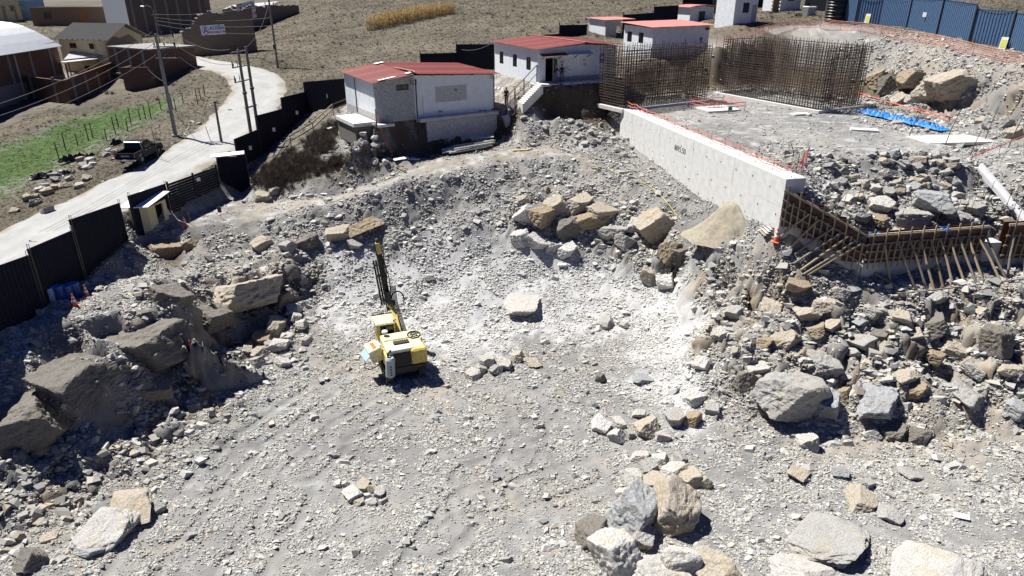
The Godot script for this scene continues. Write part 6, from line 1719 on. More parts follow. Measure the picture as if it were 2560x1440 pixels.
func drill_rig() -> void:
	var t := thing("drill_rig", "yellow crawler drill rig with raised mast parked on the quarry floor", "drill rig", on(-7.0, -37.05, 0.02), deg_to_rad(21))
	# crawler tracks
	for s in [-1.0, 1.0]:
		var tb := MB.new()
		var o := PackedVector2Array()
		for k in 9: o.append(Vector2(1.45 + 0.36 * sin(PI * k / 8.0), 0.37 - 0.36 * cos(PI * k / 8.0)))
		for k in 9: o.append(Vector2(-1.45 - 0.36 * sin(PI * k / 8.0), 0.37 + 0.36 * cos(PI * k / 8.0)))
		tb.prism(Transform3D(Basis(Vector3.UP, PI / 2), Vector3(s * 1.0 - 0.2, 0, 0)), o, 0.4)
		for k in 18:
			for y in [0.02, 0.73]:
				tb.bx(Vector3(s * 1.0, y, -1.45 + k * 0.17), Vector3(0.44, 0.05, 0.05))
		var tr := one("crawler_track", tb, M.grime, t)
		for k in 4:
			var w := MB.new()
			w.lathe(Transform3D(Basis(Vector3.BACK, -PI / 2 * s), Vector3(s * 1.215, 0.37, -1.3 + k * 0.85)), [Vector2(0.22, 0.0), Vector2(0.22, 0.04), Vector2(0.08, 0.06), Vector2(0.001, 0.06)], 14)
			one("roller", w, M.dark_metal, tr)
	part_box("chassis", Vector3(0, 0.72, 0.1), Vector3(1.6, 0.5, 3.2), M.grime, t)
	# engine housing
	part_box("engine_housing", Vector3(0.1, 1.55, 0.55), Vector3(2.25, 1.15, 2.3), M.pale_yellow, t, 0.07)
	part_box("rear_tank", Vector3(0.85, 1.6, 1.5), Vector3(0.95, 1.0, 0.95), M.yellow, t, 0.1)
	part_box("housing_lid", Vector3(0.1, 2.15, 0.0), Vector3(2.1, 0.1, 0.85), M.pale_yellow, t, 0.04)
	part_box("lid_lip", Vector3(-0.1, 2.1, 1.45), Vector3(1.35, 0.12, 0.5), M.white_sheet, t, 0.04)
	var gr := part_box("radiator_grille", Vector3(-0.15, 1.42, 1.73), Vector3(1.05, 1.0, 0.08), M.grime, t, 0.02)
	for k in 8: box_part("grille_bar", Vector3(-0.6 + k * 0.13, 1.42, 1.78), Vector3(0.03, 0.95, 0.02), M.rebar, gr)
	for k in 6: box_part("grille_bar", Vector3(-0.15, 1.0 + k * 0.17, 1.785), Vector3(1.0, 0.025, 0.02), M.rebar, gr)
	var vent := part_box("vent_slot", Vector3(0.0, 2.16, 0.85), Vector3(0.95, 0.1, 0.4), M.grime, t, 0.02)
	for k in 7: box_part("fin", Vector3(-0.4 + k * 0.13, 2.22, 0.85), Vector3(0.03, 0.05, 0.38), M.dark_metal, vent)
	part_box("bumper", Vector3(0.1, 0.9, 1.75), Vector3(2.4, 0.22, 0.2), M.grime, t, 0.03)
	part_box("side_panel", Vector3(-1.05, 1.3, 1.1), Vector3(0.12, 0.9, 1.2), M.yellow, t, 0.03)
	# grey receiver bottle on the left rear corner
	var rc := MB.new()
	rc.lathe(Transform3D(Basis(Vector3.BACK, -0.05), Vector3(-0.98, 0.55, 1.95)), [Vector2(0.001, 0.0), Vector2(0.2, 0.03), Vector2(0.28, 0.12), Vector2(0.28, 1.2), Vector2(0.2, 1.32), Vector2(0.001, 1.35)], 22)
	var rcv := one("air_receiver", rc, M.grey_paint, t)
	for k in 4: box_part("receiver_mark", Vector3(-0.98 + 0.02, 0.85 + k * 0.18, 2.235), Vector3(0.1, 0.09, 0.02), M.dark_metal, rcv)
	var cp := MB.new()
	cp.bar(Vector3(-1.03, 1.9, 1.95), Vector3(-1.03, 2.15, 1.9), 0.06, 0.05, 10)
	cp.bar(Vector3(-1.03, 2.1, 1.9), Vector3(-0.8, 2.15, 1.6), 0.05, 0.05, 8)
	one("receiver_valve", cp, M.grime, rcv)
	# round fan guard on the right
	var fan := MB.new()
	for k in 24:
		var a0 := TAU * k / 24
		var a1 := TAU * (k + 1) / 24
		fan.bar(Vector3(cos(a0) * 0.38, 0, sin(a0) * 0.38), Vector3(cos(a1) * 0.38, 0, sin(a1) * 0.38), 0.045, 0.045, 6, false)
		fan.bar(Vector3(cos(a0) * 0.2, 0.02, sin(a0) * 0.2), Vector3(cos(a1) * 0.2, 0.02, sin(a1) * 0.2), 0.02, 0.02, 5, false)
	for k in 4: fan.bar(Vector3(cos(k * PI / 4) * 0.36, 0.03, sin(k * PI / 4) * 0.36), Vector3(-cos(k * PI / 4) * 0.36, 0.03, -sin(k * PI / 4) * 0.36), 0.018, 0.018, 5, false)
	var fg := one("fan_guard", fan, M.dark_metal, t)
	fg.position = Vector3(0.92, 2.2, 0.25)
	fg.rotation.x = 0.12
	part_box("fan_box", Vector3(0.92, 1.75, 0.2), Vector3(0.9, 0.8, 0.95), M.pale_yellow, t, 0.06)
	# exhaust with mushroom cap
	var ex := MB.new()
	ex.lathe(Transform3D(Basis(), Vector3(-0.75, 2.1, -0.25)), [Vector2(0.09, 0.0), Vector2(0.09, 0.3), Vector2(0.19, 0.32), Vector2(0.17, 0.42), Vector2(0.001, 0.47)], 16)
	one("air_intake", ex, M.white_sheet, t)
	# opened side hatch on the left
	var ht := part_box("side_hatch", Vector3(-1.55, 1.5, 0.25), Vector3(0.8, 0.9, 1.15), M.pale_yellow, t, 0.05, Vector3(0, 0.12, 0.28))
	part_box("hatch_window", Vector3(-1.62, 1.97, 0.3), Vector3(0.22, 0.03, 0.75), M.door_wood, ht, 0.01, Vector3(0, 0.12, 0.28))
	part_box("hatch_label", Vector3(-1.28, 2.06, 0.32), Vector3(0.16, 0.03, 0.7), M.grey_paint, ht, 0.01, Vector3(0, 0.12, 0.28))
	part_box("hatch_flap", Vector3(-2.1, 1.45, 0.35), Vector3(0.5, 0.05, 1.1), M.light_blue, t, 0.02, Vector3(0, 0.15, 0.75))
	part_box("hatch_flap", Vector3(-1.93, 1.72, 0.05), Vector3(0.2, 0.06, 0.8), M.white_sheet, t, 0.02, Vector3(0, 0.15, 0.6))
	var hp := MB.new()
	for k in 9: pass
	hp.path([Vector3(-2.25, 1.3, 0.9), Vector3(-2.3, 0.9, 0.95), Vector3(-2.0, 0.75, 1.0), Vector3(-1.5, 0.85, 0.9), Vector3(-1.2, 1.0, 0.8)], 0.03, 6)
	one("hose", hp, M.rubber, t)
	# cab, front left
	var cb := part_box("cab", Vector3(-0.55, 1.82, -1.35), Vector3(1.15, 1.7, 1.2), M.yellow, t, 0.09)
	part_box("cab_roof", Vector3(-0.55, 2.72, -1.4), Vector3(1.25, 0.14, 1.4), M.pale_yellow, cb, 0.06)
	part_box("rear_window", Vector3(-0.5, 2.2, -0.735), Vector3(0.85, 0.8, 0.03), M.rubber, cb, 0.012)
	part_box("rear_pane", Vector3(-0.5, 2.2, -0.712), Vector3(0.72, 0.68, 0.012), M.glass, cb, 0.004)
	part_box("side_window", Vector3(-1.135, 2.2, -1.4), Vector3(0.02, 0.8, 0.85), M.glass, cb, 0.008)
	part_box("beacon", Vector3(-0.05, 2.84, -0.85), Vector3(0.12, 0.12, 0.12), M.amber, cb, 0.03)
	var gd := MB.new()
	for k in 9: gd.bar(Vector3(-1.1 + k * 0.135, 2.79, -2.0), Vector3(-1.1 + k * 0.135, 2.96, -2.1), 0.02, 0.02, 5)
	gd.bar(Vector3(-1.15, 2.96, -2.1), Vector3(0.05, 2.96, -2.1), 0.025, 0.025, 6)
	gd.bar(Vector3(-1.15, 2.82, -2.02), Vector3(0.05, 2.82, -2.02), 0.025, 0.025, 6)
	one("roof_guard", gd, M.dark_metal, cb)
	# boom
	var bm := MB.new()
	bm.beam(Vector3(0.25, 1.4, -0.7), Vector3(0.28, 2.5, -2.4), 0.32, 0.42)
	bm.beam(Vector3(0.28, 2.5, -2.4), Vector3(0.25, 3.0, -3.0), 0.28, 0.34)
	var boom := one("boom", bm, M.yellow, t)
	var cy := MB.new()
	cy.bar(Vector3(0.55, 1.2, -0.9), Vector3(0.5, 2.2, -2.5), 0.075, 0.075, 10)
	cy.bar(Vector3(-0.05, 1.3, -1.0), Vector3(0.05, 2.7, -2.6), 0.07, 0.07, 10)
	one("boom_cylinder", cy, M.steel, boom)
	var kn := MB.new()
	kn.bar(Vector3(-0.1, 2.6, -2.5), Vector3(0.65, 2.6, -2.5), 0.17, 0.17, 12)
	kn.bar(Vector3(0.0, 3.0, -3.0), Vector3(0.5, 3.0, -3.0), 0.2, 0.2, 12)
	one("boom_joint", kn, M.pale_yellow, boom)
	var hs := MB.new()
	for k in 5:
		var x := 0.35 + k * 0.07
		hs.path([Vector3(0.5 + k * 0.06, 1.7, -0.5), Vector3(x + 0.25, 1.3, -1.3), Vector3(x + 0.2, 1.9, -2.2), Vector3(x, 3.1, -2.8), Vector3(x - 0.02, 4.2, -3.0)], 0.028, 6)
	one("hose_bundle", hs, M.rubber, boom)
	# feed mast, leaning a little to the left and away
	var foot := Vector3(0.32, 0.75, -2.95)
	var tip := Vector3(-0.2, 7.0, -3.75)
	var dirm := (tip - foot).normalized()
	var xx := Vector3.RIGHT
	xx = (xx - dirm * xx.dot(dirm)).normalized()
	var zz := xx.cross(dirm)
	var mast := Node3D.new()
	mast.name = "mast"
	t.add_child(mast, true)
	mast.transform = Transform3D(Basis(xx, dirm, zz), foot)
	var ML := (tip - foot).length()
	var fb := MB.new()
	fb.bx(Vector3(0, ML / 2, 0), Vector3(0.2, ML, 0.26))
	for s in [-1.0, 1.0]:
		fb.bx(Vector3(s * 0.15, ML / 2, 0.11), Vector3(0.05, ML, 0.05))
		fb.bx(Vector3(s * 0.15, ML / 2, -0.11), Vector3(0.05, ML, 0.05))
	for k in 22: fb.bx(Vector3(0, 0.2 + k * (ML - 0.3) / 22.0, 0.12), Vector3(0.3, 0.05, 0.07))
	one("feed_beam", fb, M.grime, mast)
	part_box("mast_head", Vector3(0.0, ML - 0.35, 0.1), Vector3(0.28, 0.75, 0.32), M.yellow, mast, 0.05)
	var pul := MB.new()
	pul.lathe(Transform3D(Basis(Vector3.BACK, PI / 2), Vector3(0.08, ML + 0.08, 0.0)), [Vector2(0.001, 0.16), Vector2(0.2, 0.16), Vector2(0.2, 0.0), Vector2(0.001, 0.0)], 16)
	one("sheave", pul, M.grime, mast)
	part_box("rock_drill", Vector3(0.02, ML * 0.42, 0.3), Vector3(0.3, 1.0, 0.28), M.dark_metal, mast, 0.05)
	var dr := MB.new()
	dr.bar(Vector3(0.02, 0.0, 0.3), Vector3(0.02, ML * 0.42, 0.3), 0.032, 0.032, 8)
	one("drill_rod", dr, M.steel, mast)
	var rk := MB.new()
	for k in 6: rk.bar(Vector3(-0.36 + 0.11 * cos(k * TAU / 6), 2.2, 0.05 + 0.11 * sin(k * TAU / 6)), Vector3(-0.36 + 0.11 * cos(k * TAU / 6), ML - 1.1, 0.05 + 0.11 * sin(k * TAU / 6)), 0.03, 0.03, 7)
	for y in [2.5, 4.2, ML - 1.4]: rk.bx(Vector3(-0.25, y, 0.05), Vector3(0.45, 0.08, 0.32))
	one("rod_carousel", rk, M.grime, mast)
	for s in [-1.0, 1.0]:
		var mh := MB.new()
		var pp := []
		for k in 14: pp.append(Vector3(0.24 + 0.05 * s + 0.05 * sin(k * 0.9 + s), 1.0 + k * 0.36, -0.02 + 0.05 * cos(k * 0.7)))
		mh.path(pp, 0.032, 6)
		one("mast_hose", mh, M.rubber, mast)
	var lp := MB.new()
	var lpp := []
	for k in 13:
		var a := -0.6 + k * 0.36
		lpp.append(Vector3(0.62 + 0.42 * cos(a), 2.35 + 0.55 * sin(a), 0.05))
	lp.path(lpp, 0.045, 7)
	one("hose_loop", lp, M.rubber, mast)
	part_box("centraliser", Vector3(0.02, 0.12, 0.22), Vector3(0.45, 0.24, 0.5), M.grime, mast, 0.04)
	part_box("dust_hood", Vector3(0.02, -0.35, 0.28), Vector3(0.36, 0.6, 0.36), M.rubber, mast, 0.05)
	# measuring stick standing near the rig
	var sk := bar_part("survey_stake", on(-8.55, -38.0, -0.1), on(-8.65, -38.1, 1.25), 0.025, M.wood, self)
	tag(sk, "thin pale wooden stake standing left of the drill rig", "stake")

func pickup() -> void:
	var t := thing("pickup_truck", "dark double cab pickup truck parked on the gravel road", "pickup", PICK_AT, PICK_TURN)
	# local +x is forward
	t.position.y = road_y(PICK_AT.x, PICK_AT.z) + 0.01
	var W := 1.82
	var low := MB.new()
	low.prism(Transform3D(Basis(), Vector3(0, 0, W / 2)), PackedVector2Array([Vector2(-2.6, 0.5), Vector2(-2.6, 1.12), Vector2(-0.95, 1.14), Vector2(-0.95, 1.1), Vector2(1.1, 1.1), Vector2(2.35, 1.02), Vector2(2.55, 0.85), Vector2(2.6, 0.5), Vector2(2.15, 0.42), Vector2(2.05, 0.75), Vector2(1.7, 0.86), Vector2(1.35, 0.75), Vector2(1.25, 0.42), Vector2(-1.15, 0.42), Vector2(-1.25, 0.75), Vector2(-1.6, 0.86), Vector2(-1.95, 0.75), Vector2(-2.05, 0.45)]), -0.1)
	low.prism(Transform3D(Basis(), Vector3(0, 0, -W / 2 + 0.1)), PackedVector2Array([Vector2(-2.6, 0.5), Vector2(-2.6, 1.12), Vector2(-0.95, 1.14), Vector2(-0.95, 1.1), Vector2(1.1, 1.1), Vector2(2.35, 1.02), Vector2(2.55, 0.85), Vector2(2.6, 0.5), Vector2(2.15, 0.42), Vector2(2.05, 0.75), Vector2(1.7, 0.86), Vector2(1.35, 0.75), Vector2(1.25, 0.42), Vector2(-1.15, 0.42), Vector2(-1.25, 0.75), Vector2(-1.6, 0.86), Vector2(-1.95, 0.75), Vector2(-2.05, 0.45)]), -0.1)
	low.bx(Vector3(-0.2, 0.6, 0), Vector3(4.6, 0.12, W - 0.22))
	low.bx(Vector3(-0.92, 0.86, 0), Vector3(0.08, 0.52, W - 0.22))
	low.prism(Transform3D(Basis(), Vector3(0, 0, W / 2 - 0.1)), PackedVector2Array([Vector2(1.05, 0.6), Vector2(1.05, 1.09), Vector2(2.33, 1.01), Vector2(2.53, 0.85), Vector2(2.58, 0.5)]), -W + 0.2)
	one("body", low, M.car_paint, t)
	var cab := MB.new()
	var cabp := PackedVector2Array([Vector2(-0.95, 1.1), Vector2(-0.8, 1.62), Vector2(-0.6, 1.72), Vector2(0.25, 1.72), Vector2(0.45, 1.66), Vector2(1.1, 1.1)])
	for i in cabp.size() - 1:
		var p := cabp[i]
		var q := cabp[i + 1]
		var zp := W / 2 - 0.04 - (p.y - 1.1) * 0.22
		var zq := W / 2 - 0.04 - (q.y - 1.1) * 0.22
		cab.quad(Vector3(p.x, p.y, zp), Vector3(q.x, q.y, zq), Vector3(q.x, q.y, -zq), Vector3(p.x, p.y, -zp))
	for s in [-1.0, 1.0]:
		var v := []
		for p in cabp: v.append(Vector3(p.x, p.y, s * (W / 2 - 0.04 - (p.y - 1.1) * 0.22)))
		for k in range(1, v.size() - 1): cab.tri(v[0], v[k], v[k + 1])
	one("cab", cab, M.car_paint, t)
	var rw := MB.new()
	rw.box(Transform3D(Basis(Vector3.BACK, -0.28), Vector3(-0.895, 1.37, 0)), Vector3(0.02, 0.42, W - 0.5))
	one("rear_window", rw, M.glass, t)
	var ws := MB.new()
	ws.box(Transform3D(Basis(Vector3.BACK, 0.86), Vector3(0.8, 1.39, 0)), Vector3(0.02, 0.72, W - 0.4))
	one("windscreen", ws, M.glass, t)
	for s in [-1.0, 1.0]:
		for q in [[-0.42, 0.62], [0.32, 0.66]]:
			var sw := MB.new()
			sw.box(Transform3D(Basis(Vector3.RIGHT, -0.21 * s), Vector3(q[0], 1.38, s * (W / 2 - 0.092))), Vector3(q[1], 0.4, 0.02))
			one("side_window", sw, M.glass, t)
			box_part("door_handle", Vector3(q[0] - 0.25, 1.0, s * (W / 2 + 0.015)), Vector3(0.14, 0.03, 0.03), M.chrome, t)
		part_box("mirror", Vector3(0.75, 1.2, s * (W / 2 + 0.12)), Vector3(0.12, 0.2, 0.2), M.car_paint, t, 0.04)
		part_box("tail_light", Vector3(-2.61, 0.95, s * (W / 2 - 0.1)), Vector3(0.05, 0.3, 0.15), M.red_lens, t, 0.02)
		part_box("headlight", Vector3(2.5, 0.82, s * (W / 2 - 0.2)), Vector3(0.14, 0.16, 0.3), M.chrome, t, 0.03)
		for x in [-1.6, 1.7]:
			var w := MB.new()
			w.lathe(Transform3D(Basis(Vector3.RIGHT, PI / 2 * s), Vector3(x, 0.37, s * (W / 2 - 0.22))), [Vector2(0.24, 0.0), Vector2(0.34, 0.0), Vector2(0.37, 0.04), Vector2(0.37, 0.19), Vector2(0.34, 0.23), Vector2(0.22, 0.23)], 24)
			var ty := one("wheel", w, M.rubber, t)
			var rm := MB.new()
			rm.lathe(Transform3D(Basis(Vector3.RIGHT, PI / 2 * s), Vector3(x, 0.37, s * (W / 2 - 0.22))), [Vector2(0.225, 0.22), Vector2(0.19, 0.17), Vector2(0.06, 0.2), Vector2(0.001, 0.2)], 20)
			one("rim", rm, M.steel, ty)
	var tg := part_box("tailgate", Vector3(-2.57, 0.85, 0), Vector3(0.08, 0.52, W - 0.36), M.car_paint, t, 0.02)
	var tx := lettering("lettering", "TOYOTA", tg, Vector3(-2.615, 0.86, 0), 0.14, M.chrome)
	tx.rotation.y = -PI / 2
	part_box("bed_liner", Vector3(-1.75, 0.69, 0), Vector3(1.56, 0.06, W - 0.24), M.rubber, t, 0.01)
	part_box("rear_bumper", Vector3(-2.68, 0.52, 0), Vector3(0.2, 0.18, W - 0.1), M.chrome, t, 0.04)
	part_box("number_plate", Vector3(-2.79, 0.53, 0), Vector3(0.015, 0.12, 0.4), M.white_plastic, t, 0.004)
	part_box("front_bumper", Vector3(2.6, 0.52, 0), Vector3(0.2, 0.26, W - 0.06), M.dark_metal, t, 0.05)
	part_box("grille", Vector3(2.58, 0.8, 0), Vector3(0.05, 0.2, 0.9), M.dark_metal, t, 0.02)
	var rb := MB.new()
	rb.path([Vector3(-0.98, 1.12, 0.78), Vector3(-1.0, 1.72, 0.68), Vector3(-1.0, 1.72, -0.68), Vector3(-0.98, 1.12, -0.78)], 0.035, 8)
	one("roll_bar", rb, M.chrome, t)

func road_y(x: float, z: float) -> float:
	var best := 1e9
	var y := 0.0
	for p in road_pts(0.6):
		var d := Vector2(p.x - x, p.z - z).length()
		if d < best:
			best = d
			y = p.y
	return y + 0.0

func make_vehicles() -> void:
	drill_rig()
	pickup()

const PICK_AT := Vector3(-33.11, 7.56, -60.35)
const PICK_TURN := 1.6

# ---------- people ----------
# joints joined with a smooth minimum and meshed as surface nets; one continuous body
func body_mesh(bones: Array, cell: float, lo: Vector3, hi: Vector3) -> ArrayMesh:
	var nx := int((hi.x - lo.x) / cell) + 1
	var ny := int((hi.y - lo.y) / cell) + 1
	var nz := int((hi.z - lo.z) / cell) + 1
	var f := PackedFloat32Array()
	f.resize(nx * ny * nz)
	f.fill(1.0)
	var col := PackedColorArray()
	col.resize(nx * ny * nz)
	var kk := 0.03
	for bn in bones:
		var a: Vector3 = bn[0]; var b: Vector3 = bn[1]
		var ra: float = bn[2]; var rb: float = bn[3]
		var m := maxf(ra, rb) + 0.08
		var ba := b - a
		var l2 := maxf(ba.length_squared(), 1e-6)
		var p0 := Vector3(minf(a.x, b.x), minf(a.y, b.y), minf(a.z, b.z)) - Vector3.ONE * m
		var p1 := Vector3(maxf(a.x, b.x), maxf(a.y, b.y), maxf(a.z, b.z)) + Vector3.ONE * m
		for k in range(maxi(0, int((p0.z - lo.z) / cell)), mini(nz, int((p1.z - lo.z) / cell) + 2)):
			for j in range(maxi(0, int((p0.y - lo.y) / cell)), mini(ny, int((p1.y - lo.y) / cell) + 2)):
				for i in range(maxi(0, int((p0.x - lo.x) / cell)), mini(nx, int((p1.x - lo.x) / cell) + 2)):
					var p := lo + Vector3(i, j, k) * cell
					var h := clampf((p - a).dot(ba) / l2, 0, 1)
					var d := p.distance_to(a + ba * h) - lerpf(ra, rb, h)
					var id := (k * ny + j) * nx + i
					var o := f[id]
					if d < o: col[id] = bn[4]
					var hh := clampf(0.5 + 0.5 * (o - d) / kk, 0, 1)
					f[id] = lerpf(o, d, hh) - kk * hh * (1.0 - hh)
	var st := SurfaceTool.new()
	st.begin(Mesh.PRIMITIVE_TRIANGLES)
	var vid := {}
	var off := [0, 1, nx, nx + 1, nx * ny, nx * ny + 1, nx * ny + nx, nx * ny + nx + 1]
	var cnt := 0
	for k in nz - 1:
		for j in ny - 1:
			for i in nx - 1:
				var id := (k * ny + j) * nx + i
				var mask := 0
				for c in 8:
					if f[id + off[c]] < 0.0: mask |= 1 << c
				if mask == 0 or mask == 255: continue
				var s := Vector3.ZERO
				var n := 0
				for e in [[0, 1], [2, 3], [4, 5], [6, 7], [0, 2], [1, 3], [4, 6], [5, 7], [0, 4], [1, 5], [2, 6], [3, 7]]:
					var fa := f[id + off[e[0]]]
					var fb := f[id + off[e[1]]]
					if (fa < 0) == (fb < 0): continue
					var t := fa / (fa - fb)
					var pa := Vector3(e[0] & 1, (e[0] >> 1) & 1, e[0] >> 2)
					var pb := Vector3(e[1] & 1, (e[1] >> 1) & 1, e[1] >> 2)
					s += pa.lerp(pb, t)
					n += 1
				vid[id] = cnt
				cnt += 1
				st.set_color(col[id])
				st.add_vertex(lo + (Vector3(i, j, k) + s / n) * cell)
	for k in range(1, nz - 1):
		for j in range(1, ny - 1):
			for i in range(1, nx - 1):
				var id := (k * ny + j) * nx + i
				for ax in 3:
					var st1: int = [1, nx, nx * ny][ax]
					var u: int = [nx, nx * ny, 1][ax]
					var w: int = [nx * ny, 1, nx][ax]
					var fa := f[id]
					var fb := f[id + st1]
					if (fa < 0) == (fb < 0): continue
					if not (vid.has(id) and vid.has(id - u) and vid.has(id - w) and vid.has(id - u - w)): continue
					var q := [vid[id - u - w], vid[id - w], vid[id], vid[id - u]]
					if fa < 0:
						for x in [q[0], q[2], q[1], q[0], q[3], q[2]]: st.add_index(x)
					else:
						for x in [q[0], q[1], q[2], q[0], q[2], q[3]]: st.add_index(x)
	st.generate_normals()
	return st.commit()

func person(label: String, at: Vector3, turn: float, top: Color, leg: Color, pose: int, group := "") -> void:
	var sk := Color(0.32, 0.19, 0.13)
	var hair := Color(0.015, 0.012, 0.01)
	var shoe := Color(0.03, 0.025, 0.02)
	var t := thing("person", label, "person", at, turn, group)
	var s := 0.97
	var B := []
	var lean := 0.03 if pose == 0 else 0.0
	# legs (z is forward)
	for q in [[-1.0, 0.02], [1.0, -0.06]]:
		var x: float = 0.095 * q[0]
		B.append([Vector3(x, 0.9, 0), Vector3(x * 1.15, 0.48, q[1] + 0.02), 0.085, 0.06, leg])
		B.append([Vector3(x * 1.15, 0.48, q[1] + 0.02), Vector3(x * 1.2, 0.09, q[1]), 0.058, 0.042, leg])
		B.append([Vector3(x * 1.2, 0.045, q[1] - 0.04), Vector3(x * 1.35, 0.035, q[1] + 0.16), 0.045, 0.034, shoe])
	B.append([Vector3(-0.07, 0.93, 0), Vector3(0.07, 0.93, 0), 0.11, 0.11, leg])
	B.append([Vector3(0, 1.0, 0), Vector3(0, 1.22, lean), 0.125, 0.14, top])
	B.append([Vector3(-0.11, 1.33, lean), Vector3(0.11, 1.33, lean), 0.085, 0.085, top])
	B.append([Vector3(0, 1.4, lean), Vector3(0, 1.47, lean + 0.01), 0.052, 0.05, sk])
	# head
	B.append([Vector3(0, 1.54, lean + 0.03), Vector3(0, 1.6, lean + 0.015), 0.072, 0.085, sk])
	B.append([Vector3(0, 1.565, lean + 0.1), Vector3(0, 1.545, lean + 0.105), 0.016, 0.02, sk])
	B.append([Vector3(-0.085, 1.565, lean + 0.01), Vector3(0.085, 1.565, lean + 0.01), 0.018, 0.018, sk])
	B.append([Vector3(0, 1.63, lean - 0.01), Vector3(0, 1.57, lean - 0.05), 0.082, 0.06, hair])
	for q in [-1.0, 1.0]:
		var sh := Vector3(0.175 * q, 1.35, lean)
		var el: Vector3
		var wr: Vector3
		if pose == 0:
			el = Vector3(0.24 * q, 1.1, lean + 0.03)
			wr = Vector3(0.09 * q, 1.08, lean + 0.25)
		elif pose == 1:
			el = Vector3(0.245 * q, 1.09, -0.03)
			wr = Vector3(0.15 * q, 0.95, 0.14)
		else:
			el = Vector3(0.22 * q, 1.09, -0.02)
			wr = Vector3(0.235 * q, 0.86, 0.06)
		B.append([sh, el, 0.058, 0.045, top])
		B.append([el, wr, 0.043, 0.032, top])
		var d := (wr - el).normalized()
		B.append([wr, wr + d * 0.075, 0.03, 0.033, sk])
		for k in 4:
			var o := Vector3(0, 0, 0) + d.cross(Vector3.RIGHT).normalized() * (k - 1.5) * 0.018
			B.append([wr + d * 0.08 + o, wr + d * (0.125 + 0.012 * sin(k * 1.1)) + o + Vector3(-0.012 * q, -0.005, 0), 0.011, 0.009, sk])
		B.append([wr + d * 0.03, wr + d * 0.08 + Vector3(-0.04 * q, 0.0, 0.01), 0.013, 0.01, sk])
	var mesh := body_mesh(B, 0.022, Vector3(-0.36, -0.04, -0.26), Vector3(0.36, 1.8, 0.42))
	var o := put("body", mesh, M.people, t)
	o.scale = Vector3.ONE * s
	var hr := MB.new()
	hr.lathe(Transform3D(Basis(Vector3.RIGHT, -0.25).scaled(Vector3(1, 1, 1.1)), Vector3(0, 1.615, lean - 0.005) * s), [Vector2(0.097, -0.02), Vector2(0.094, 0.03), Vector2(0.07, 0.075), Vector2(0.03, 0.098), Vector2(0.001, 0.1)], 16)
	if pose == 2:
		one("hood", hr, M.black_cloth, t)
	else:
		one("hair", hr, M.hair, t)
	if pose == 0:
		part_box("phone", Vector3(0.0, 1.09, 0.31) * s, Vector3(0.16, 0.01, 0.1), M.white_plastic, t, 0.004, Vector3(0.5, 0, 0))
		box_part("reflective_strip", Vector3(-0.1, 1.3, 0.105) * s, Vector3(0.03, 0.2, 0.012), M.white_plastic, t)

func make_people() -> void:
	var m := mat("people", Color(1, 1, 1), 0.9)
	m.vertex_color_use_as_albedo = true
	var a := Vector3(4.06, 13.6, -65.83)
	var b := Vector3(4.66, 13.6, -66.4)
	person("person in a black jacket and jeans looking at papers by the awning", a + Vector3(0, 0.02, 0), 0.35, Color(0.02, 0.02, 0.022), Color(0.09, 0.11, 0.15), 0)
	person("person in a navy jacket standing right of the one with papers", b + Vector3(0, 0.02, 0), -0.35, Color(0.03, 0.035, 0.07), Color(0.06, 0.065, 0.08), 1)
	var c := Vector3(-0.53, 11.5, -65.5)
	person("person in dark hooded clothes at the corner of long white building", Vector3(c.x, maxf(c.y, ground(c.x, c.z)), c.z), -0.2, Color(0.02, 0.022, 0.03), Color(0.02, 0.02, 0.02), 2)

# ---------- poles, cables ----------
func cable(a: Vector3, b: Vector3, sag: float, r: float, label: String) -> void:
	var m := MB.new()
	var pts := []
	for k in 15:
		var f := k / 14.0
		pts.append(a.lerp(b, f) - Vector3(0, sag * 4.0 * f * (1.0 - f), 0))
	m.path(pts, r, 4)
	tag(one("overhead_cable", m, M.wire), label, "cable", "overhead cables")

func crossarm(parent: Node, at: Vector3, dirn: Vector3, l0: float, l1: float, w := 0.11) -> void:
	var b := MB.new()
	b.beam(at + dirn * l0, at + dirn * l1, w, w)
	var o := one("crossarm", b, M.concrete_pole, parent)
	for f in [0.06, 0.5, 0.94]:
		var i := MB.new()
		i.lathe(Transform3D(Basis(), at + dirn * lerpf(l0, l1, f) + Vector3(0, w / 2, 0)), [Vector2(0.03, 0.0), Vector2(0.03, 0.1), Vector2(0.075, 0.12), Vector2(0.075, 0.17), Vector2(0.05, 0.19), Vector2(0.07, 0.25), Vector2(0.03, 0.33), Vector2(0.001, 0.34)], 9)
		one("insulator", i, M.grime, o)

func pole(called: String, label: String, at: Vector3, h: float, r0: float, r1: float, m: Material) -> Node3D:
	var t := thing(called, label, "utility pole", at)
	var b := MB.new()
	b.bar(Vector3(0, -0.8, 0), Vector3(0, h, 0), r0, r1, 12)
	one("shaft", b, m, t)
	return t

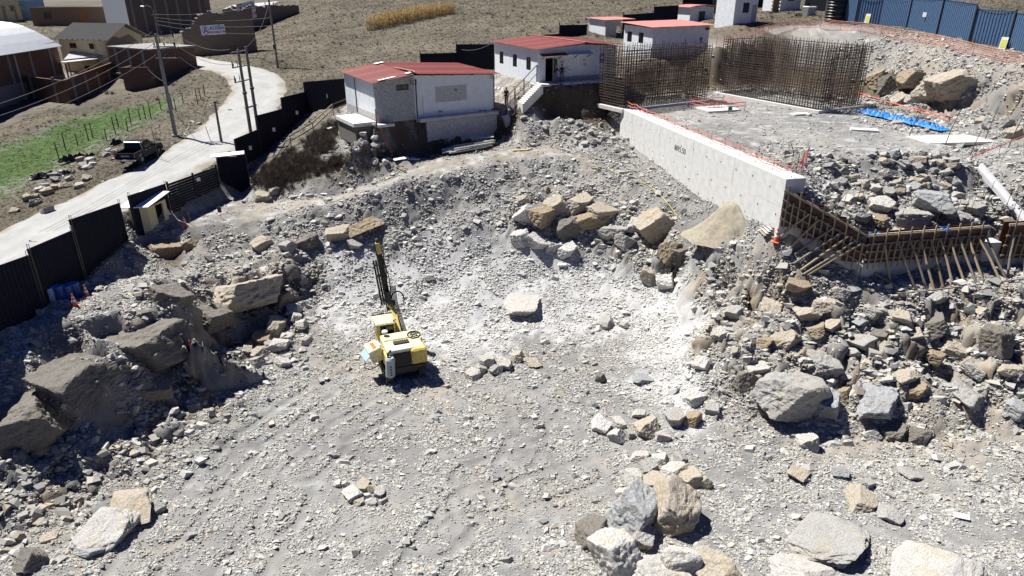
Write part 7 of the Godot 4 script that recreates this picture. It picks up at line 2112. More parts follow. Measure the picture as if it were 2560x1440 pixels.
func make_street_things() -> void:
	var p1 := Vector3(-32.85, 8.4, -66.9)
	var t := pole("utility_pole", "tall concrete pole with three stacked crossarms beside the road verge", p1, 9.5, 0.2, 0.12, M.concrete_pole)
	var d := Vector3(0.98, 0, -0.2)
	for y in [9.3, 8.35, 7.35]:
		crossarm(t, Vector3(0, y, 0), d, -0.4, 1.55)
		var bb := MB.new()
		bb.bar(Vector3(0, y - 0.75, 0), Vector3(0, y, 0) + d * 0.9, 0.025, 0.025, 5)
		one("strut", bb, M.dark_metal, t)
		box_part("bracket", d * 1.5 + Vector3(0, y + 0.1, 0), Vector3(0.06, 0.6, 0.06), M.dark_metal, t)
	box_part("foot_block", Vector3(0, 0.0, 0), Vector3(0.5, 0.5, 0.5), M.concrete, t)
	# twin pole
	var a := Vector3(-25.34, 8.66, -66.56)
	var b := Vector3(-25.07, 8.72, -67.87)
	var w := thing("twin_pole", "pair of dark poles joined by crossarms where the road bends", "utility pole", a)
	var dv := b - a
	for q in [[Vector3.ZERO, 7.9], [dv, 8.0]]:
		var m := MB.new()
		m.bar(q[0] + Vector3(0, -0.8, 0), q[0] + Vector3(0, q[1], 0), 0.17, 0.12, 10)
		one("shaft", m, M.pole_wood, w)
	var dn := Vector3(dv.x, 0, dv.z).normalized()
	for y in [7.7, 6.4, 5.1]:
		crossarm(w, Vector3(0, y, 0.1), dn, -1.25, dv.length() + 0.25, 0.1)
		box_part("bracket", -dn * 1.2 + Vector3(0, y + 0.3, 0.1), Vector3(0.07, 0.6, 0.07), M.dark_metal, w)
		box_part("bracket", -dn * 0.4 + Vector3(0, y + 0.3, 0.1), Vector3(0.05, 0.55, 0.05), M.dark_metal, w)
	for q in [[0.0, 4.0], [1.0, 4.2]]: part_box("clamp", dv * q[0] + Vector3(0.05, q[1], 0.1), Vector3(0.34, 0.22, 0.34), M.dark_metal, w, 0.04)
	box_part("tie_beam", dv * 0.5 + Vector3(0, 2.6, 0), Vector3(dv.length() + 0.6, 0.14, 0.12), M.concrete_pole, w, atan2(-dn.z, dn.x))
	# far pole on the hillside
	var f := Vector3(-31.7, 11.55, -96.46)
	var ft := pole("utility_pole", "lone tall pole on the dry hillside above the road bend", f, 11.0, 0.16, 0.11, M.pole_wood)
	crossarm(ft, Vector3(0, 8.0, 0), Vector3(0.9, 0, 0.4), -0.8, 0.8)
	part_box("meter_box", Vector3(-0.05, 2.9, 0.18), Vector3(0.3, 0.6, 0.2), M.dark_metal, ft, 0.03)
	# short pole and thin rods near the fence
	var sp := pole("utility_pole", "short dark post at the road edge beside the twin pole", Vector3(-27.59, 7.88, -64.82), 4.2, 0.13, 0.1, M.pole_wood)
	part_box("cap", Vector3(0.03, 4.2, 0), Vector3(0.25, 0.16, 0.22), M.dark_metal, sp, 0.03)
	var r1 := bar_part("thin_rod", Vector3(-28.61, 7.67, -65.08), Vector3(-28.61, 7.67, -65.08) + Vector3(-0.35, 2.1, 0), 0.03, M.dark_wood, self)
	tag(r1, "thin leaning rod in the road left of the short post", "rod")
	var r2 := bar_part("thin_rod", Vector3(-31.51, 5.15, -60.31) + Vector3(0, 1.0, 0), Vector3(-31.51, 5.15, -60.31) + Vector3(-0.1, 5.6, 0), 0.03, M.dark_wood, self)
	tag(r2, "thin upright rod behind the black fence near the gate", "rod")
	# street lamp behind the annex
	var sl := thing("street_lamp", "old street lamp on a slim pole above the brick annex", "street lamp", Vector3(-61.92, 11.13, -127.06))
	var lb := MB.new()
	lb.bar(Vector3(0, -3, 0), Vector3(0, 6.8, 0), 0.14, 0.09, 10)
	lb.path([Vector3(0, 6.7, 0), Vector3(-0.3, 7.3, 0), Vector3(-0.9, 7.6, 0), Vector3(-1.5, 7.5, 0)], 0.05, 6)
	one("shaft", lb, M.concrete_pole, sl)
	part_box("lamp_head", Vector3(-1.75, 7.45, 0), Vector3(0.7, 0.22, 0.32), M.zinc, sl, 0.08)
	crossarm(sl, Vector3(0, 6.1, 0), Vector3(1, 0, 0.1), -0.7, 0.7)
	# cables
	var top := p1 + Vector3(0, 9.6, 0)
	cable(top + d * -0.3, Vector3(-36.39, 14.22, -47.96), 0.5, 0.02, "topmost cable running down left from the crossarm pole")
	cable(top + d * -0.3 + Vector3(0, -0.95, 0), Vector3(-36.39, 13.46, -47.62), 0.5, 0.02, "middle cable running down left from the crossarm pole")
	cable(top + d * -0.3 + Vector3(0, -1.95, 0), Vector3(-36.39, 12.6, -47.24), 0.5, 0.02, "lowest cable running down left from the crossarm pole")
	var tw := a + Vector3(0, 8.0, 0)
	cable(top + d * 1.5, tw - dn * 1.2, 0.6, 0.02, "top cable between crossarm pole and twin pole")
	cable(top + d * 1.5 + Vector3(0, -1.0, 0), tw - dn * 1.2 + Vector3(0, -1.3, 0), 0.6, 0.02, "middle cable between crossarm pole and twin pole")
	cable(top + d * 1.5 + Vector3(0, -2.0, 0), tw - dn * 1.2 + Vector3(0, -2.6, 0), 0.6, 0.02, "low cable between crossarm pole and twin pole")
	var lp: Vector3 = Vector3(-61.92, 11.13, -127.06) + Vector3(0, 6.2, 0)
	var fp := f + Vector3(0, 8.1, 0)
	for q in [[0.0, 0.0, "first"], [-0.5, -1.6, "second"], [-1.0, -2.6, "third"], [-1.6, -3.6, "fourth"]]:
		cable(lp + Vector3(0, q[0], 0), fp + Vector3(0, q[1], 0), 0.5, 0.022, "%s cable from top between street lamp and hillside pole" % q[2])
	cable(tw + dv + Vector3(0, -0.1, 0), fp + Vector3(0, 0.3, 0), 0.8, 0.02, "cable from twin pole up to the hillside pole")
	cable(p1 + Vector3(0, 5.2, 0), Vector3(-75.06, 8.4, -141.38) + Vector3(0, 5.0, 0), 1.6, 0.02, "slack cable drooping from crossarm pole to brick annex")
	cable(Vector3(-8.33, 11.87, -92.65) + Vector3(0, 3.3, 0), Vector3(-1.7, 13.55, -75.51) + Vector3(0, 3.1, 0), 0.9, 0.025, "slack cable between the two red roofed buildings")

# ---------- small things ----------
func net_strip(parent: Node, pts: Array, h: float, m: Material, called := "mesh", step := 0.22, wob := 0.05) -> void:
	var b := MB.new()
	var rows := int(h / 0.16)
	for i in pts.size() - 1:
		var a: Vector3 = pts[i]
		var c: Vector3 = pts[i + 1]
		var n := maxi(1, int(a.distance_to(c) / step))
		var d := (c - a).normalized()
		for k in n:
			var p := a.lerp(c, float(k) / n)
			var q := a.lerp(c, float(k + 1) / n)
			var s := wob * sin(k * 1.9 + i)
			b.beam(p + Vector3(0, 0.02, s), p + Vector3(0, h, -s * 0.5), 0.014, 0.014)
			for j in rows + 1:
				var y := 0.03 + h * j / rows
				b.beam(p + Vector3(0, y, s * (1.0 - y)), q + Vector3(0, y, wob * sin((k + 1) * 1.9 + i) * (1.0 - y)), 0.012, 0.03 if j == rows or j == 0 else 0.018)
	one(called, b, m, parent)

func safety_net(label: String, pix: Array, h: float, posts := true, up := 0.0) -> Node3D:
	var t := thing("safety_net", label, "safety net", Vector3.ZERO, 0.0, "pink safety netting")
	var pts := []
	for q in pix:
		var p: Vector3 = q
		if up == 0.0: p = on(q.x, q.z, 0.03)
		pts.append(p)
		if posts: bar_part("stake", p - Vector3(0, 0.2, 0), p + Vector3(0.02, h + 0.25, 0), 0.025, M.grey_wood, t)
	net_strip(t, pts, h, M.net_pale if h < 1.05 and pix.size() > 5 else M.net)
	return t

func make_small_things() -> void:
	mat("net_pale", lin(0.75, 0.38, 0.3), 0.8)
	# drums
	var dr := thing("drum", "pale blue drum, leftmost of the drums by the black fence", "drum", on(-26.36, -35.32), 0.0, "drums by the fence")
	var db := MB.new()
	db.lathe(Transform3D(), [Vector2(0.001, 0.0), Vector2(0.29, 0.0), Vector2(0.3, 0.28), Vector2(0.315, 0.3), Vector2(0.3, 0.32), Vector2(0.3, 0.58), Vector2(0.315, 0.6), Vector2(0.3, 0.62), Vector2(0.295, 0.9)], 24)
	one("shell", db, M.light_blue, dr)
	var dl := MB.new()
	dl.lathe(Transform3D(), [Vector2(0.31, 0.88), Vector2(0.31, 0.92), Vector2(0.26, 0.93), Vector2(0.001, 0.9)], 24)
	one("lid", dl, M.tarp_blue, dr)
	var k := 0
	for q in [[-26.03, -35.63, "second drum from the left, dark blue, by black fence"], [-25.77, -35.96, "third drum from the left, dark blue, by black fence"], [-25.61, -36.42, "dark blue drum, rightmost of the drums by black fence"]]:
		var o := copy_of(dr, on(q[0], q[1]), k * 1.0, q[2])
		o.get_child(0).material_override = M.drum_blue
		k += 1
	# cones
	var cn := thing("traffic_cone", "orange traffic cone with white bands in front of the drums", "traffic cone", on(-24.56, -34.62), 0.2, "traffic cones")
	var cb := MB.new()
	cb.cbox(Transform3D(Basis(), Vector3(0, 0.025, 0)), Vector3(0.4, 0.05, 0.4), 0.015)
	one("base", cb, M.cone, cn)
	for q in [[0.15, 0.05, 0.115, 0.3, M.cone], [0.115, 0.3, 0.09, 0.43, M.white_plastic], [0.09, 0.43, 0.072, 0.53, M.cone], [0.072, 0.53, 0.055, 0.62, M.white_plastic], [0.055, 0.62, 0.03, 0.76, M.cone]]:
		var b := MB.new()
		b.lathe(Transform3D(), [Vector2(q[0], q[1]), Vector2(q[2], q[3])] + ([Vector2(0.001, 0.76)] if q[3] > 0.7 else []), 18)
		one("cone_shell" if q[4] == M.cone else "white_band", b, q[4], cn)
	copy_of(cn, on(-24.98, -36.42), 1.0, "orange traffic cone right of the blue drums")
	copy_of(cn, on(-25.25, -50.08), 1.0, "orange traffic cone near the sentry box door").scale = Vector3.ONE * 0.95
	copy_of(cn, on(13.85, -43.15), 0.4, "orange traffic cone at the foot of the sand heap").scale = Vector3.ONE * 1.0
	copy_of(cn, on(15.82, -38.46), 0.8, "orange traffic cone below the slatted ramp").scale = Vector3.ONE * 1.15
	# metal lattice frame lying by the fence, hose coil, loose timber
	var a := on(-26.44, -38.53, 0.25)
	var c := on(-27.38, -44.11, 0.35)
	var fr := thing("lattice_frame", "dark metal ladder-like frame lying on the bank by the black fence", "frame")
	var sd := Vector3(-(c - a).z, 0, (c - a).x).normalized()
	for s in [-0.5, 0.5]: bar_part("rail", a + sd * s, c + sd * s, 0.035, M.rebar, fr)
	for i in 9: bar_part("rung", a.lerp(c, i / 8.0) - sd * 0.5, a.lerp(c, i / 8.0) + sd * 0.5, 0.025, M.rebar, fr)
	var hc := MB.new()
	var hp := []
	for i in 60:
		var an := i * TAU / 20.0
		hp.append(Vector3(cos(an) * (0.55 + 0.02 * sin(i)), 0.08 + 0.02 * (i / 20), sin(an) * (0.55 - 0.04 * (i / 20))))
	hc.path(hp, 0.05, 6)
	var hcn := one("hose_coil", hc, M.grime)
	hcn.position = on(-27.79, -45.48, 0.35)
	hcn.rotation = Vector3(0.7, 0, -0.5)
	tag(hcn, "coil of thick dark hose leaning at the black fence", "hose")
	var lf := thing("wire_frame", "empty rusty rectangular frame propped against the near black fence", "frame", on(-26.82, -33.72), 0.9)
	for q in [[Vector3(-0.5, 0, 0), Vector3(-0.5, 1.5, -0.4)], [Vector3(0.5, 0, 0), Vector3(0.5, 1.5, -0.4)], [Vector3(-0.5, 1.5, -0.4), Vector3(0.5, 1.5, -0.4)]]: bar_part("tube", q[0], q[1], 0.02, M.rebar, lf)
	for q in [[10, 815, 55, 792, "long pale batten on the ground at the near black fence"], [210, 680, 232, 668, "short pale plank beside the lattice frame"], [5, 832, 40, 812, "grey batten at the left edge by black fence"]]:
		var o := beam_thing("plank", q[4], BATTENS[q[0]][0], BATTENS[q[0]][1], 0.12, 0.04, M.grey_wood)
	# signs at the gate path
	var sb := thing("sign_board", "small dark sign board on a stick along the gate path", "sign", on(-23.11, -51.74))
	bar_part("stick", Vector3(0, -0.2, 0), Vector3(0, 1.1, 0), 0.02, M.wood, sb)
	part_box("board", Vector3(0, 0.75, 0.03), Vector3(0.32, 0.42, 0.03), M.grime, sb, 0.01)
	var st := bar_part("survey_stake", on(-24.93, -50.42, -0.1), on(-24.99, -50.42, 1.0), 0.022, M.wood, self)
	tag(st, "thin wooden stake beside the cone near sentry box", "stake")
	var asn := thing("floor_sign", "white and green triangular board leaning by the sentry box door", "sign", on(-26.80, -50.63), 0.6)
	var tb := MB.new()
	tb.prism(Transform3D(Basis(Vector3.RIGHT, -0.25), Vector3(0, 0.05, 0)), PackedVector2Array([Vector2(-0.35, 0), Vector2(0.35, 0), Vector2(0, 0.95)]), 0.03)
	one("board", tb, M.white_plastic, asn)
	part_box("panel", Vector3(0.0, 0.3, -0.05), Vector3(0.3, 0.3, 0.02), M.sign_green, asn, 0.005, Vector3(-0.25, 0, 0))
	var org := MB.new()
	org.lathe(Transform3D(), [Vector2(0.001, 0.0), Vector2(0.16, 0.02), Vector2(0.18, 0.12), Vector2(0.12, 0.24), Vector2(0.001, 0.27)], 14)
	var oo := one("warning_drum", org, M.cone)
	oo.position = Vector3(-27.76, 5.88, -50.04)
	tag(oo, "round orange float hanging at the sentry box corner", "float")
	# netting
	safety_net("pale pink netting along the crest below the blue fence", [Vector3(22.94, 15.59, -81.08), Vector3(31.44, 16.62, -89.26), Vector3(35, 16.92, -90.38), Vector3(37.42, 17.12, -88.49), Vector3(38.55, 17.11, -85.53), Vector3(39.29, 16.97, -82.03), Vector3(40.25, 16.81, -79.33), Vector3(41.2, 16.6, -76.44), Vector3(41.7, 16.47, -72.94), Vector3(41.84, 16.26, -69.07), Vector3(41.72, 16.11, -65.06), Vector3(41.64, 15.93, -60.71), Vector3(41.73, 15.87, -56.25)], 1.0)
	safety_net("pink netting along the terrace edge by the hooded person", [Vector3(-2.21, 11.55, -66.56), Vector3(-1.31, 11.55, -65.17), Vector3(-0.19, 11.55, -65.17)], 0.9, true, 1.0)
	safety_net("pink netting wound round the top of ladder stair", [Vector3(0.19, 11.65, -65.9), Vector3(0.76, 11.97, -66.74), Vector3(1.53, 12.18, -66.83)], 1.0, true, 1.0)
	for q in [[Vector3(0.15, 10.08, -64.32), Vector3(0.38, 11.45, -65.82), "left"], [Vector3(1.42, 10.08, -64.32), Vector3(1.21, 11.45, -65.82), "right"]]:
		var nt := thing("safety_net", "pink netting strip down the %s side of ladder stair" % q[2], "safety net", Vector3.ZERO, 0.0, "pink safety netting")
		net_strip(nt, [q[0], q[0].lerp(q[1], 0.5), q[1]], 0.7, M.net)
	var hn := thing("safety_net", "torn pink net hanging down the rendered wall under long building", "safety net", Vector3.ZERO, 0.0, "pink safety netting")
	net_strip(hn, [Vector3(-2.3, 11.13, -69.23) + Vector3(0.2, 0, 0.8), Vector3(-3.41, 10.82, -65.81) + Vector3(0.2, 0, 0.8), Vector3(-4.37, 10.29, -65.61) + Vector3(0.2, 0, 0.7), Vector3(-4.52, 9.55, -63.59) + Vector3(0.2, 0, 0.7)], 0.5, M.net)
	var h2 := thing("safety_net", "pink net strip trailing down the rocks at the building corner", "safety net", Vector3.ZERO, 0.0, "pink safety netting")
	net_strip(h2, [Vector3(-11.41, 11.09, -58.88) + Vector3(0, 0.5, 0.3), Vector3(-11.1, 10.22, -58.49) + Vector3(0, 0.2, 0.3), Vector3(-10.69, 9.4, -58.3) + Vector3(0, 0.1, 0.2), Vector3(-10.13, 8.53, -58.07) + Vector3(0, 0.05, 0.2)], 0.4, M.net)
	bar_part("stake", Vector3(-11.27, 11.45, -57.34) + Vector3(0.1, -0.3, 0.5), Vector3(-11.27, 11.45, -57.34) + Vector3(0.1, 1.3, 0.5), 0.04, M.rebar, h2)
	safety_net("crumpled pink netting at the near end of concrete wall top", [Vector3(17.4, 11.55, -41.05), Vector3(17.9, 11.55, -41.54), Vector3(18.89, 11.55, -43.3)], 0.9, true, 1.0)
	var rag := crumple("pink_scrap", on(-21.68, -29.02, 0.05), Vector3(0.9, 0.25, 0.45), Vector3(1, 0, 0.2), 8, M.net)
	tag(rag, "crumpled red and white plastic scrap on the left rock ledge", "scrap")
	# tape lines on the platform
	for q in [[[Vector3(34.92, 11.55, -72.18), Vector3(35.18, 11.55, -65.17), Vector3(35.57, 11.6, -56.14)], "upper pink tape line along the foot of rock cut"], [[Vector3(33.08, 11.55, -69.52), Vector3(33.69, 11.55, -61.51), Vector3(34.46, 11.6, -54.45)], "lower pink tape line beside the blue tarpaulin"], [[Vector3(30.45, 11.55, -44.74), Vector3(33.77, 11.65, -47.03), Vector3(38.31, 11.87, -49.64)], "pink tape line at the right edge of platform"], [[Vector3(10.33, 11.97, -63.9), Vector3(11.77, 11.55, -60.9), Vector3(11.69, 11.55, -58.58)], "pink tape at the far end of concrete wall"]]:
		var tp := thing("warning_tape", q[1], "tape", Vector3.ZERO, 0.0, "pink tape lines")
		var b := MB.new()
		for i in 2: b.beam(on(q[0][i].x, q[0][i].z, 0.55), on(q[0][i + 1].x, q[0][i + 1].z, 0.55), 0.02, 0.07)
		one("tape", b, M.net, tp)
		for p in q[0]: bar_part("stake", on(p.x, p.z, -0.1), on(p.x, p.z, 0.7), 0.018, M.rebar, tp)
	# taped-off square pad
	var sq := thing("taped_pad", "square concrete pad with rebar stubs fenced by pink tape", "pad", Vector3(18.72, 11.55, -63.83), 0.35)
	part_box("pad", Vector3(0, 0.05, 0), Vector3(3.4, 0.22, 2.8), M.slab, sq, 0.02)
	for q in [[-1.9, 1.6, 1.9, 1.6], [1.9, 1.6, 1.9, -1.6], [1.9, -1.6, -1.9, -1.6], [-1.9, -1.6, -1.9, 1.6]]:
		bar_part("stake", Vector3(q[0], 0, q[1]), Vector3(q[0], 0.85, q[1]), 0.02, M.rebar, sq)
		for y in [0.5, 0.8]:
			var b := MB.new()
			b.beam(Vector3(q[0], y, q[1]), Vector3(q[2], y, q[3]), 0.02, 0.06)
			one("tape", b, M.net, sq)
	for i in 16: bar_part("stub_bar", Vector3(-0.5 + 0.33 * (i % 4), 0.1, -0.5 + 0.33 * (i / 4)), Vector3(-0.5 + 0.33 * (i % 4), 0.6, -0.5 + 0.33 * (i / 4)), 0.02, M.net if i % 3 == 0 else M.rebar, sq)
	part_box("tag_board", Vector3(0.3, 0.35, 1.65), Vector3(0.45, 0.35, 0.03), M.sign_green, sq, 0.005)
	# tarpaulin and slabs
	var tarp := crumple("tarpaulin", (Vector3(32.28, 11.74, -57.53)), Vector3(9.2, 0.5, 1.2), Vector3(34.25, 11.55, -54.4) - Vector3(31.66, 11.55, -63.4), 77, M.tarp_blue)
	tag(tarp, "long crumpled bright blue tarpaulin lying on the platform", "tarpaulin")
	for q in [[Vector3(32.44, 11.6, -50.48), 5.4, 2.6, 0.12, "large pale slab at the right side of platform"], [Vector3(25.3, 11.55, -60.9), 1.7, 0.7, 0.3, "small pale slab near the big cage footing"], [Vector3(27.55, 11.55, -53.76), 2.0, 0.8, -0.3, "thin pale patch of concrete in mid platform"]]:
		var s := part_box("concrete_slab", Vector3.ZERO, Vector3(q[1], 0.22, q[2]), M.slab, self, 0.02)
		s.position = on(q[0].x, q[0].z, 0.04)
		s.rotation.y = q[3]
		tag(s, q[4], "slab", "slabs on the platform")
	for q in [[Vector3(30.07, 11.55, -51.91), 0.55, 2.3, "crooked stake left of the large pale slab"], [Vector3(31, 11.55, -48.8), 0.5, 2.5, "tallest crooked stake in front of the large pale slab"], [Vector3(31.79, 11.55, -47), 0.3, 1.7, "crooked stake at the slab's front right corner"], [Vector3(34.74, 11.65, -50.23), 0.35, 2.4, "crooked stake behind the right end of slab"], [Vector3(34.88, 11.76, -47.83), 0.5, 2.6, "crooked stake near the right picture edge on the platform"], [Vector3(18.54, 11.55, -44.4), -0.4, 1.2, "leaning stake above the concrete wall's near end"]]:
		var b := MB.new()
		var p := on(q[0].x, q[0].z)
		b.path([p + Vector3(0, -0.2, 0), p + Vector3(q[1] * 0.35, q[2] * 0.5, 0.04), p + Vector3(q[1], q[2], 0)], 0.035, 6, 0.02)
		tag(one("crooked_stake", b, M.dark_wood), q[3], "stake", "crooked platform stakes")
	# culvert sheets
	var ca := Vector3(30.4, 10.64, -43.58) + Vector3(0, 0.55, 0)
	var cc := Vector3(32.64, 7.44, -40.18) + Vector3(0, 0.5, 0)
	var cu := thing("culvert_sheet", "long bright corrugated metal trough lying down the right slope", "metal sheet")
	var cd := (cc - ca)
	var cs := Vector3(-cd.z, 0, cd.x).normalized()
	for j in 3:
		var b := MB.new()
		for i in 8:
			var f0 := PI * i / 8
			var f1 := PI * (i + 1) / 8
			var o0 := cs * cos(f0) * (0.42 - 0.0 * j) + Vector3(0, sin(f0) * 0.3 - j * 0.1, 0)
			var o1 := cs * cos(f1) * (0.42 - 0.0 * j) + Vector3(0, sin(f1) * 0.3 - j * 0.1, 0)
			var sh := cd.normalized() * j * 0.25
			b.quad(ca + o0 + sh, cc + o0 + sh, cc + o1 + sh, ca + o1 + sh)
		one("sheet", b, M.white_sheet, cu)
	# logs, pile of poles, boards
	beam_thing("log", "thick log lying at the foot of formwork corner", on(21.12, -37.55, 0.12), on(22.42, -36.20, 0.1), 0.0, 0.1, M.wood)
	beam_thing("log", "long thin pole lying along the slope below formwork", on(23.19, -35.74, 0.15), on(30.10, -36.81, 0.25), 0.0, 0.055, M.grey_wood)
	var pr := RandomNumberGenerator.new()
	pr.seed = 3
	var pa := Vector3(-5.97, 8.39, -58.66)
	var pc := Vector3(-1.42, 8.95, -60.23)
	for i in 26:
		var off := Vector3(pr.randf_range(-0.3, 0.3), 0.3 + 0.07 * (i / 5), pr.randf_range(-1.0, 0.9))
		var p0 := on(pa.x + off.x + pr.randf_range(0, 1.4), pa.z + off.z, off.y)
		var p1 := on(pc.x - pr.randf_range(0, 1.2), pc.z + off.z * 0.8 + 0.4, off.y + 0.05)
		beam_thing("timber_pole", "grey round pole in the timber stack under the rendered wall", p0, p1, 0.0, pr.randf_range(0.05, 0.085), M.old_plaster if i % 3 else M.grey_wood, "stacked timber poles")
	var pl := thing("ladder", "pale short ladder lying on the timber stack", "ladder")
	var l0 := on(-3.63, -61.70, 0.85)
	var l1 := on(-1.61, -60.89, 0.9)
	for z in [-0.25, 0.25]: bar_part("rail", l0 + Vector3(0, 0, z), l1 + Vector3(0, 0, z), 0.03, M.white_plastic, pl)
	for i in 6: bar_part("rung", l0.lerp(l1, (i + 0.5) / 6) + Vector3(0, 0, -0.25), l0.lerp(l1, (i + 0.5) / 6) + Vector3(0, 0, 0.25), 0.025, M.white_plastic, pl)
	for q in [[-9.32, -56.74, 1.3, 0.5, 0.5, "white board lying in the hollow, left of two"], [-8.36, -56.89, 1.2, 0.3, -0.2, "narrow white board lying in the hollow, right of two"], [-16.77, -64.86, 1.5, 0.35, 0.9, "bent white sheet caught in the dry brush"], [19.87, -23.42, 0.6, 0.32, -0.4, "scrap of white paper on the quarry floor at right"], [-15.48, -53.97, 1.0, 0.16, -0.5, "short white pipe piece among the rubble bank"]]:
		var bo := part_box("white_board", Vector3.ZERO, Vector3(q[2], 0.05, q[3]), M.white_plastic, self, 0.01)
		bo.position = on(q[0], q[1], 0.12)
		bo.rotation = Vector3(0.08, q[4], 0.06)
		tag(bo, q[5], "board")
	var lb := thing("leaning_frame", "grey box frame leaning by the ladder stair foot", "frame", on(-0.44, -63.59), 0.5)
	part_box("panel", Vector3(0, 0.6, 0), Vector3(0.75, 1.1, 0.08), M.grey_plaster, lb, 0.02, Vector3(-0.3, 0, 0.2))
	part_box("rim", Vector3(0.02, 0.62, 0.06), Vector3(0.6, 0.9, 0.04), M.old_plaster, lb, 0.01, Vector3(-0.3, 0, 0.2))
	# gas bottles by the long building
	var gb := thing("gas_bottle", "white gas bottle at the long building's end, leftmost of three", "gas bottle", Vector3(-1.56, 11.5, -69.87), 0.0, "gas bottles")
	var gm := MB.new()
	gm.lathe(Transform3D(), [Vector2(0.001, 0.0), Vector2(0.17, 0.02), Vector2(0.19, 0.12), Vector2(0.19, 1.1), Vector2(0.12, 1.25), Vector2(0.05, 1.3), Vector2(0.05, 1.42), Vector2(0.001, 1.42)], 16)
	one("bottle", gm, M.white_plastic, gb)
	copy_of(gb, Vector3(-1.23, 11.5, -69.61), 0.5, "white gas bottle at the long building's end, middle of three")
	copy_of(gb, Vector3(-0.87, 11.5, -69.36), 0.9, "white gas bottle at the long building's end, rightmost of three")
	# timber railing left of the long building
	var rl := thing("timber_railing", "weathered timber railing sloping down left of the long building", "railing")
	var rp := [Vector3(-15.88, 11.23, -67.13), Vector3(-18.15, 10.19, -68.37), Vector3(-19.53, 9.13, -65.73), Vector3(-21.32, 7.88, -64.13)]
	for i in 4:
		rp[i] = on(rp[i].x + 0.7, rp[i].z + 0.6)
		bar_part("post", rp[i] - Vector3(0, 0.3, 0), rp[i] + Vector3(0, 1.05, 0), 0.05, M.grey_wood, rl)
	for i in 3:
		for y in [0.55, 1.0]:
			var b := MB.new()
			b.beam(rp[i] + Vector3(0, y, 0), rp[i + 1] + Vector3(0, y, 0), 0.05, 0.12)
			one("rail", b, M.wood, rl)
	# water tank, cube tank
	var wt := thing("water_tank", "tall black ribbed water tank beside the blue fence", "water tank", Vector3(40.74, 17.75, -92.54))
	var wm := MB.new()
	var prof := [Vector2(0.001, 0.0)]
	for i in 9:
		prof.append(Vector2(1.18, 0.05 + i * 0.33))
		prof.append(Vector2(1.18, 0.24 + i * 0.33))
		prof.append(Vector2(1.24, 0.3 + i * 0.33))
	prof.append(Vector2(0.9, 3.25))
	prof.append(Vector2(0.3, 3.5))
	prof.append(Vector2(0.001, 3.55))
	wm.lathe(Transform3D(), prof, 32)
	one("shell", wm, M.tank, wt)
	for i in 4:
		var hm := MB.new()
		for s in 32: hm.bar(Vector3(cos(TAU * s / 32) * 1.245, 0.62 + i * 0.66, sin(TAU * s / 32) * 1.245), Vector3(cos(TAU * (s + 1) / 32) * 1.245, 0.62 + i * 0.66, sin(TAU * (s + 1) / 32) * 1.245), 0.018, 0.018, 4, false)
		one("hoop", hm, M.steel, wt)
	var plf := part_box("timber_skid", Vector3(1.8, 0.1, 0.6), Vector3(3.0, 0.16, 0.3), M.net_pale, wt, 0.02)
	part_box("timber_skid", Vector3(0.3, 0.02, 1.2), Vector3(2.6, 0.14, 0.3), M.door_wood, wt, 0.02)
	var ib := thing("cube_tank", "white plastic cube tank in a wire cage, slightly tilted", "tank", Vector3(41.94, 17.85, -103.91), 0.4)
	part_box("bladder", Vector3(0, 0.72, 0), Vector3(1.5, 1.35, 1.3), M.white_plastic, ib, 0.1)
	var cg := MB.new()
	for i in 7:
		cg.bar(Vector3(-0.78 + i * 0.26, 0.05, 0.69), Vector3(-0.78 + i * 0.26, 1.45, 0.69), 0.022, 0.022, 5)
		cg.bar(Vector3(-0.79, 0.05, -0.69 + i * 0.23), Vector3(-0.79, 1.45, -0.69 + i * 0.23), 0.022, 0.022, 5)
		cg.bar(Vector3(-0.78, 0.08 + i * 0.225, 0.7), Vector3(0.78, 0.08 + i * 0.225, 0.7), 0.022, 0.022, 5)
		cg.bar(Vector3(-0.8, 0.08 + i * 0.225, 0.69), Vector3(-0.8, 0.08 + i * 0.225, -0.69), 0.022, 0.022, 5)
	one("wire_cage", cg, M.steel, ib)
	# black plastic on the road verge
	for q in [[Vector3(-39.72, 6.87, -57.99), Vector3(3.6, 0.5, 1.0), Vector3(1, 0, -0.35), "black plastic sheet slumped on the verge, near end"], [Vector3(-40.12, 7.22, -62.41), Vector3(3.2, 0.7, 0.8), Vector3(1, 0, -1.1), "black plastic sheet curling up towards the field stakes"], [Vector3(-38.41, 7.79, -66.28), Vector3(1.2, 0.7, 0.7), Vector3(0.5, 0, -1), "small black plastic flap beside the parked pickup"]]:
		var o := crumple("plastic_sheet", on(q[0].x, q[0].z, 0.02), q[1], q[2], 5 + int(q[1].x * 10), M.tank)
		tag(o, q[3], "plastic sheet", "black plastic on the verge")
	# yellow hose
	var hm2 := MB.new()
	var hpts := []
	for q in HOSE: hpts.append(on(q.x, q.z, 0.07))
	hm2.path(hpts, 0.03, 6)
	tag(one("yellow_hose", hm2, M.hose_yellow), "pale yellow hose snaking over the rubble towards the sand heap", "hose")
	var hm3 := MB.new()
	hpts = []
	for q in HOSE2: hpts.append(on(q.x, q.z, 0.08))
	hm3.path(hpts, 0.06, 6)
	tag(one("yellow_hose", hm3, M.hose_yellow), "short yellow hose on the path below the ladder stair", "hose")
	var orf := part_box("orange_rag", Vector3.ZERO, Vector3(0.28, 0.1, 0.22), M.cone, self, 0.04)
	orf.position = on(-18.16, -33.94, 0.05)
	tag(orf, "small orange scrap on the shaded left rock face", "scrap")

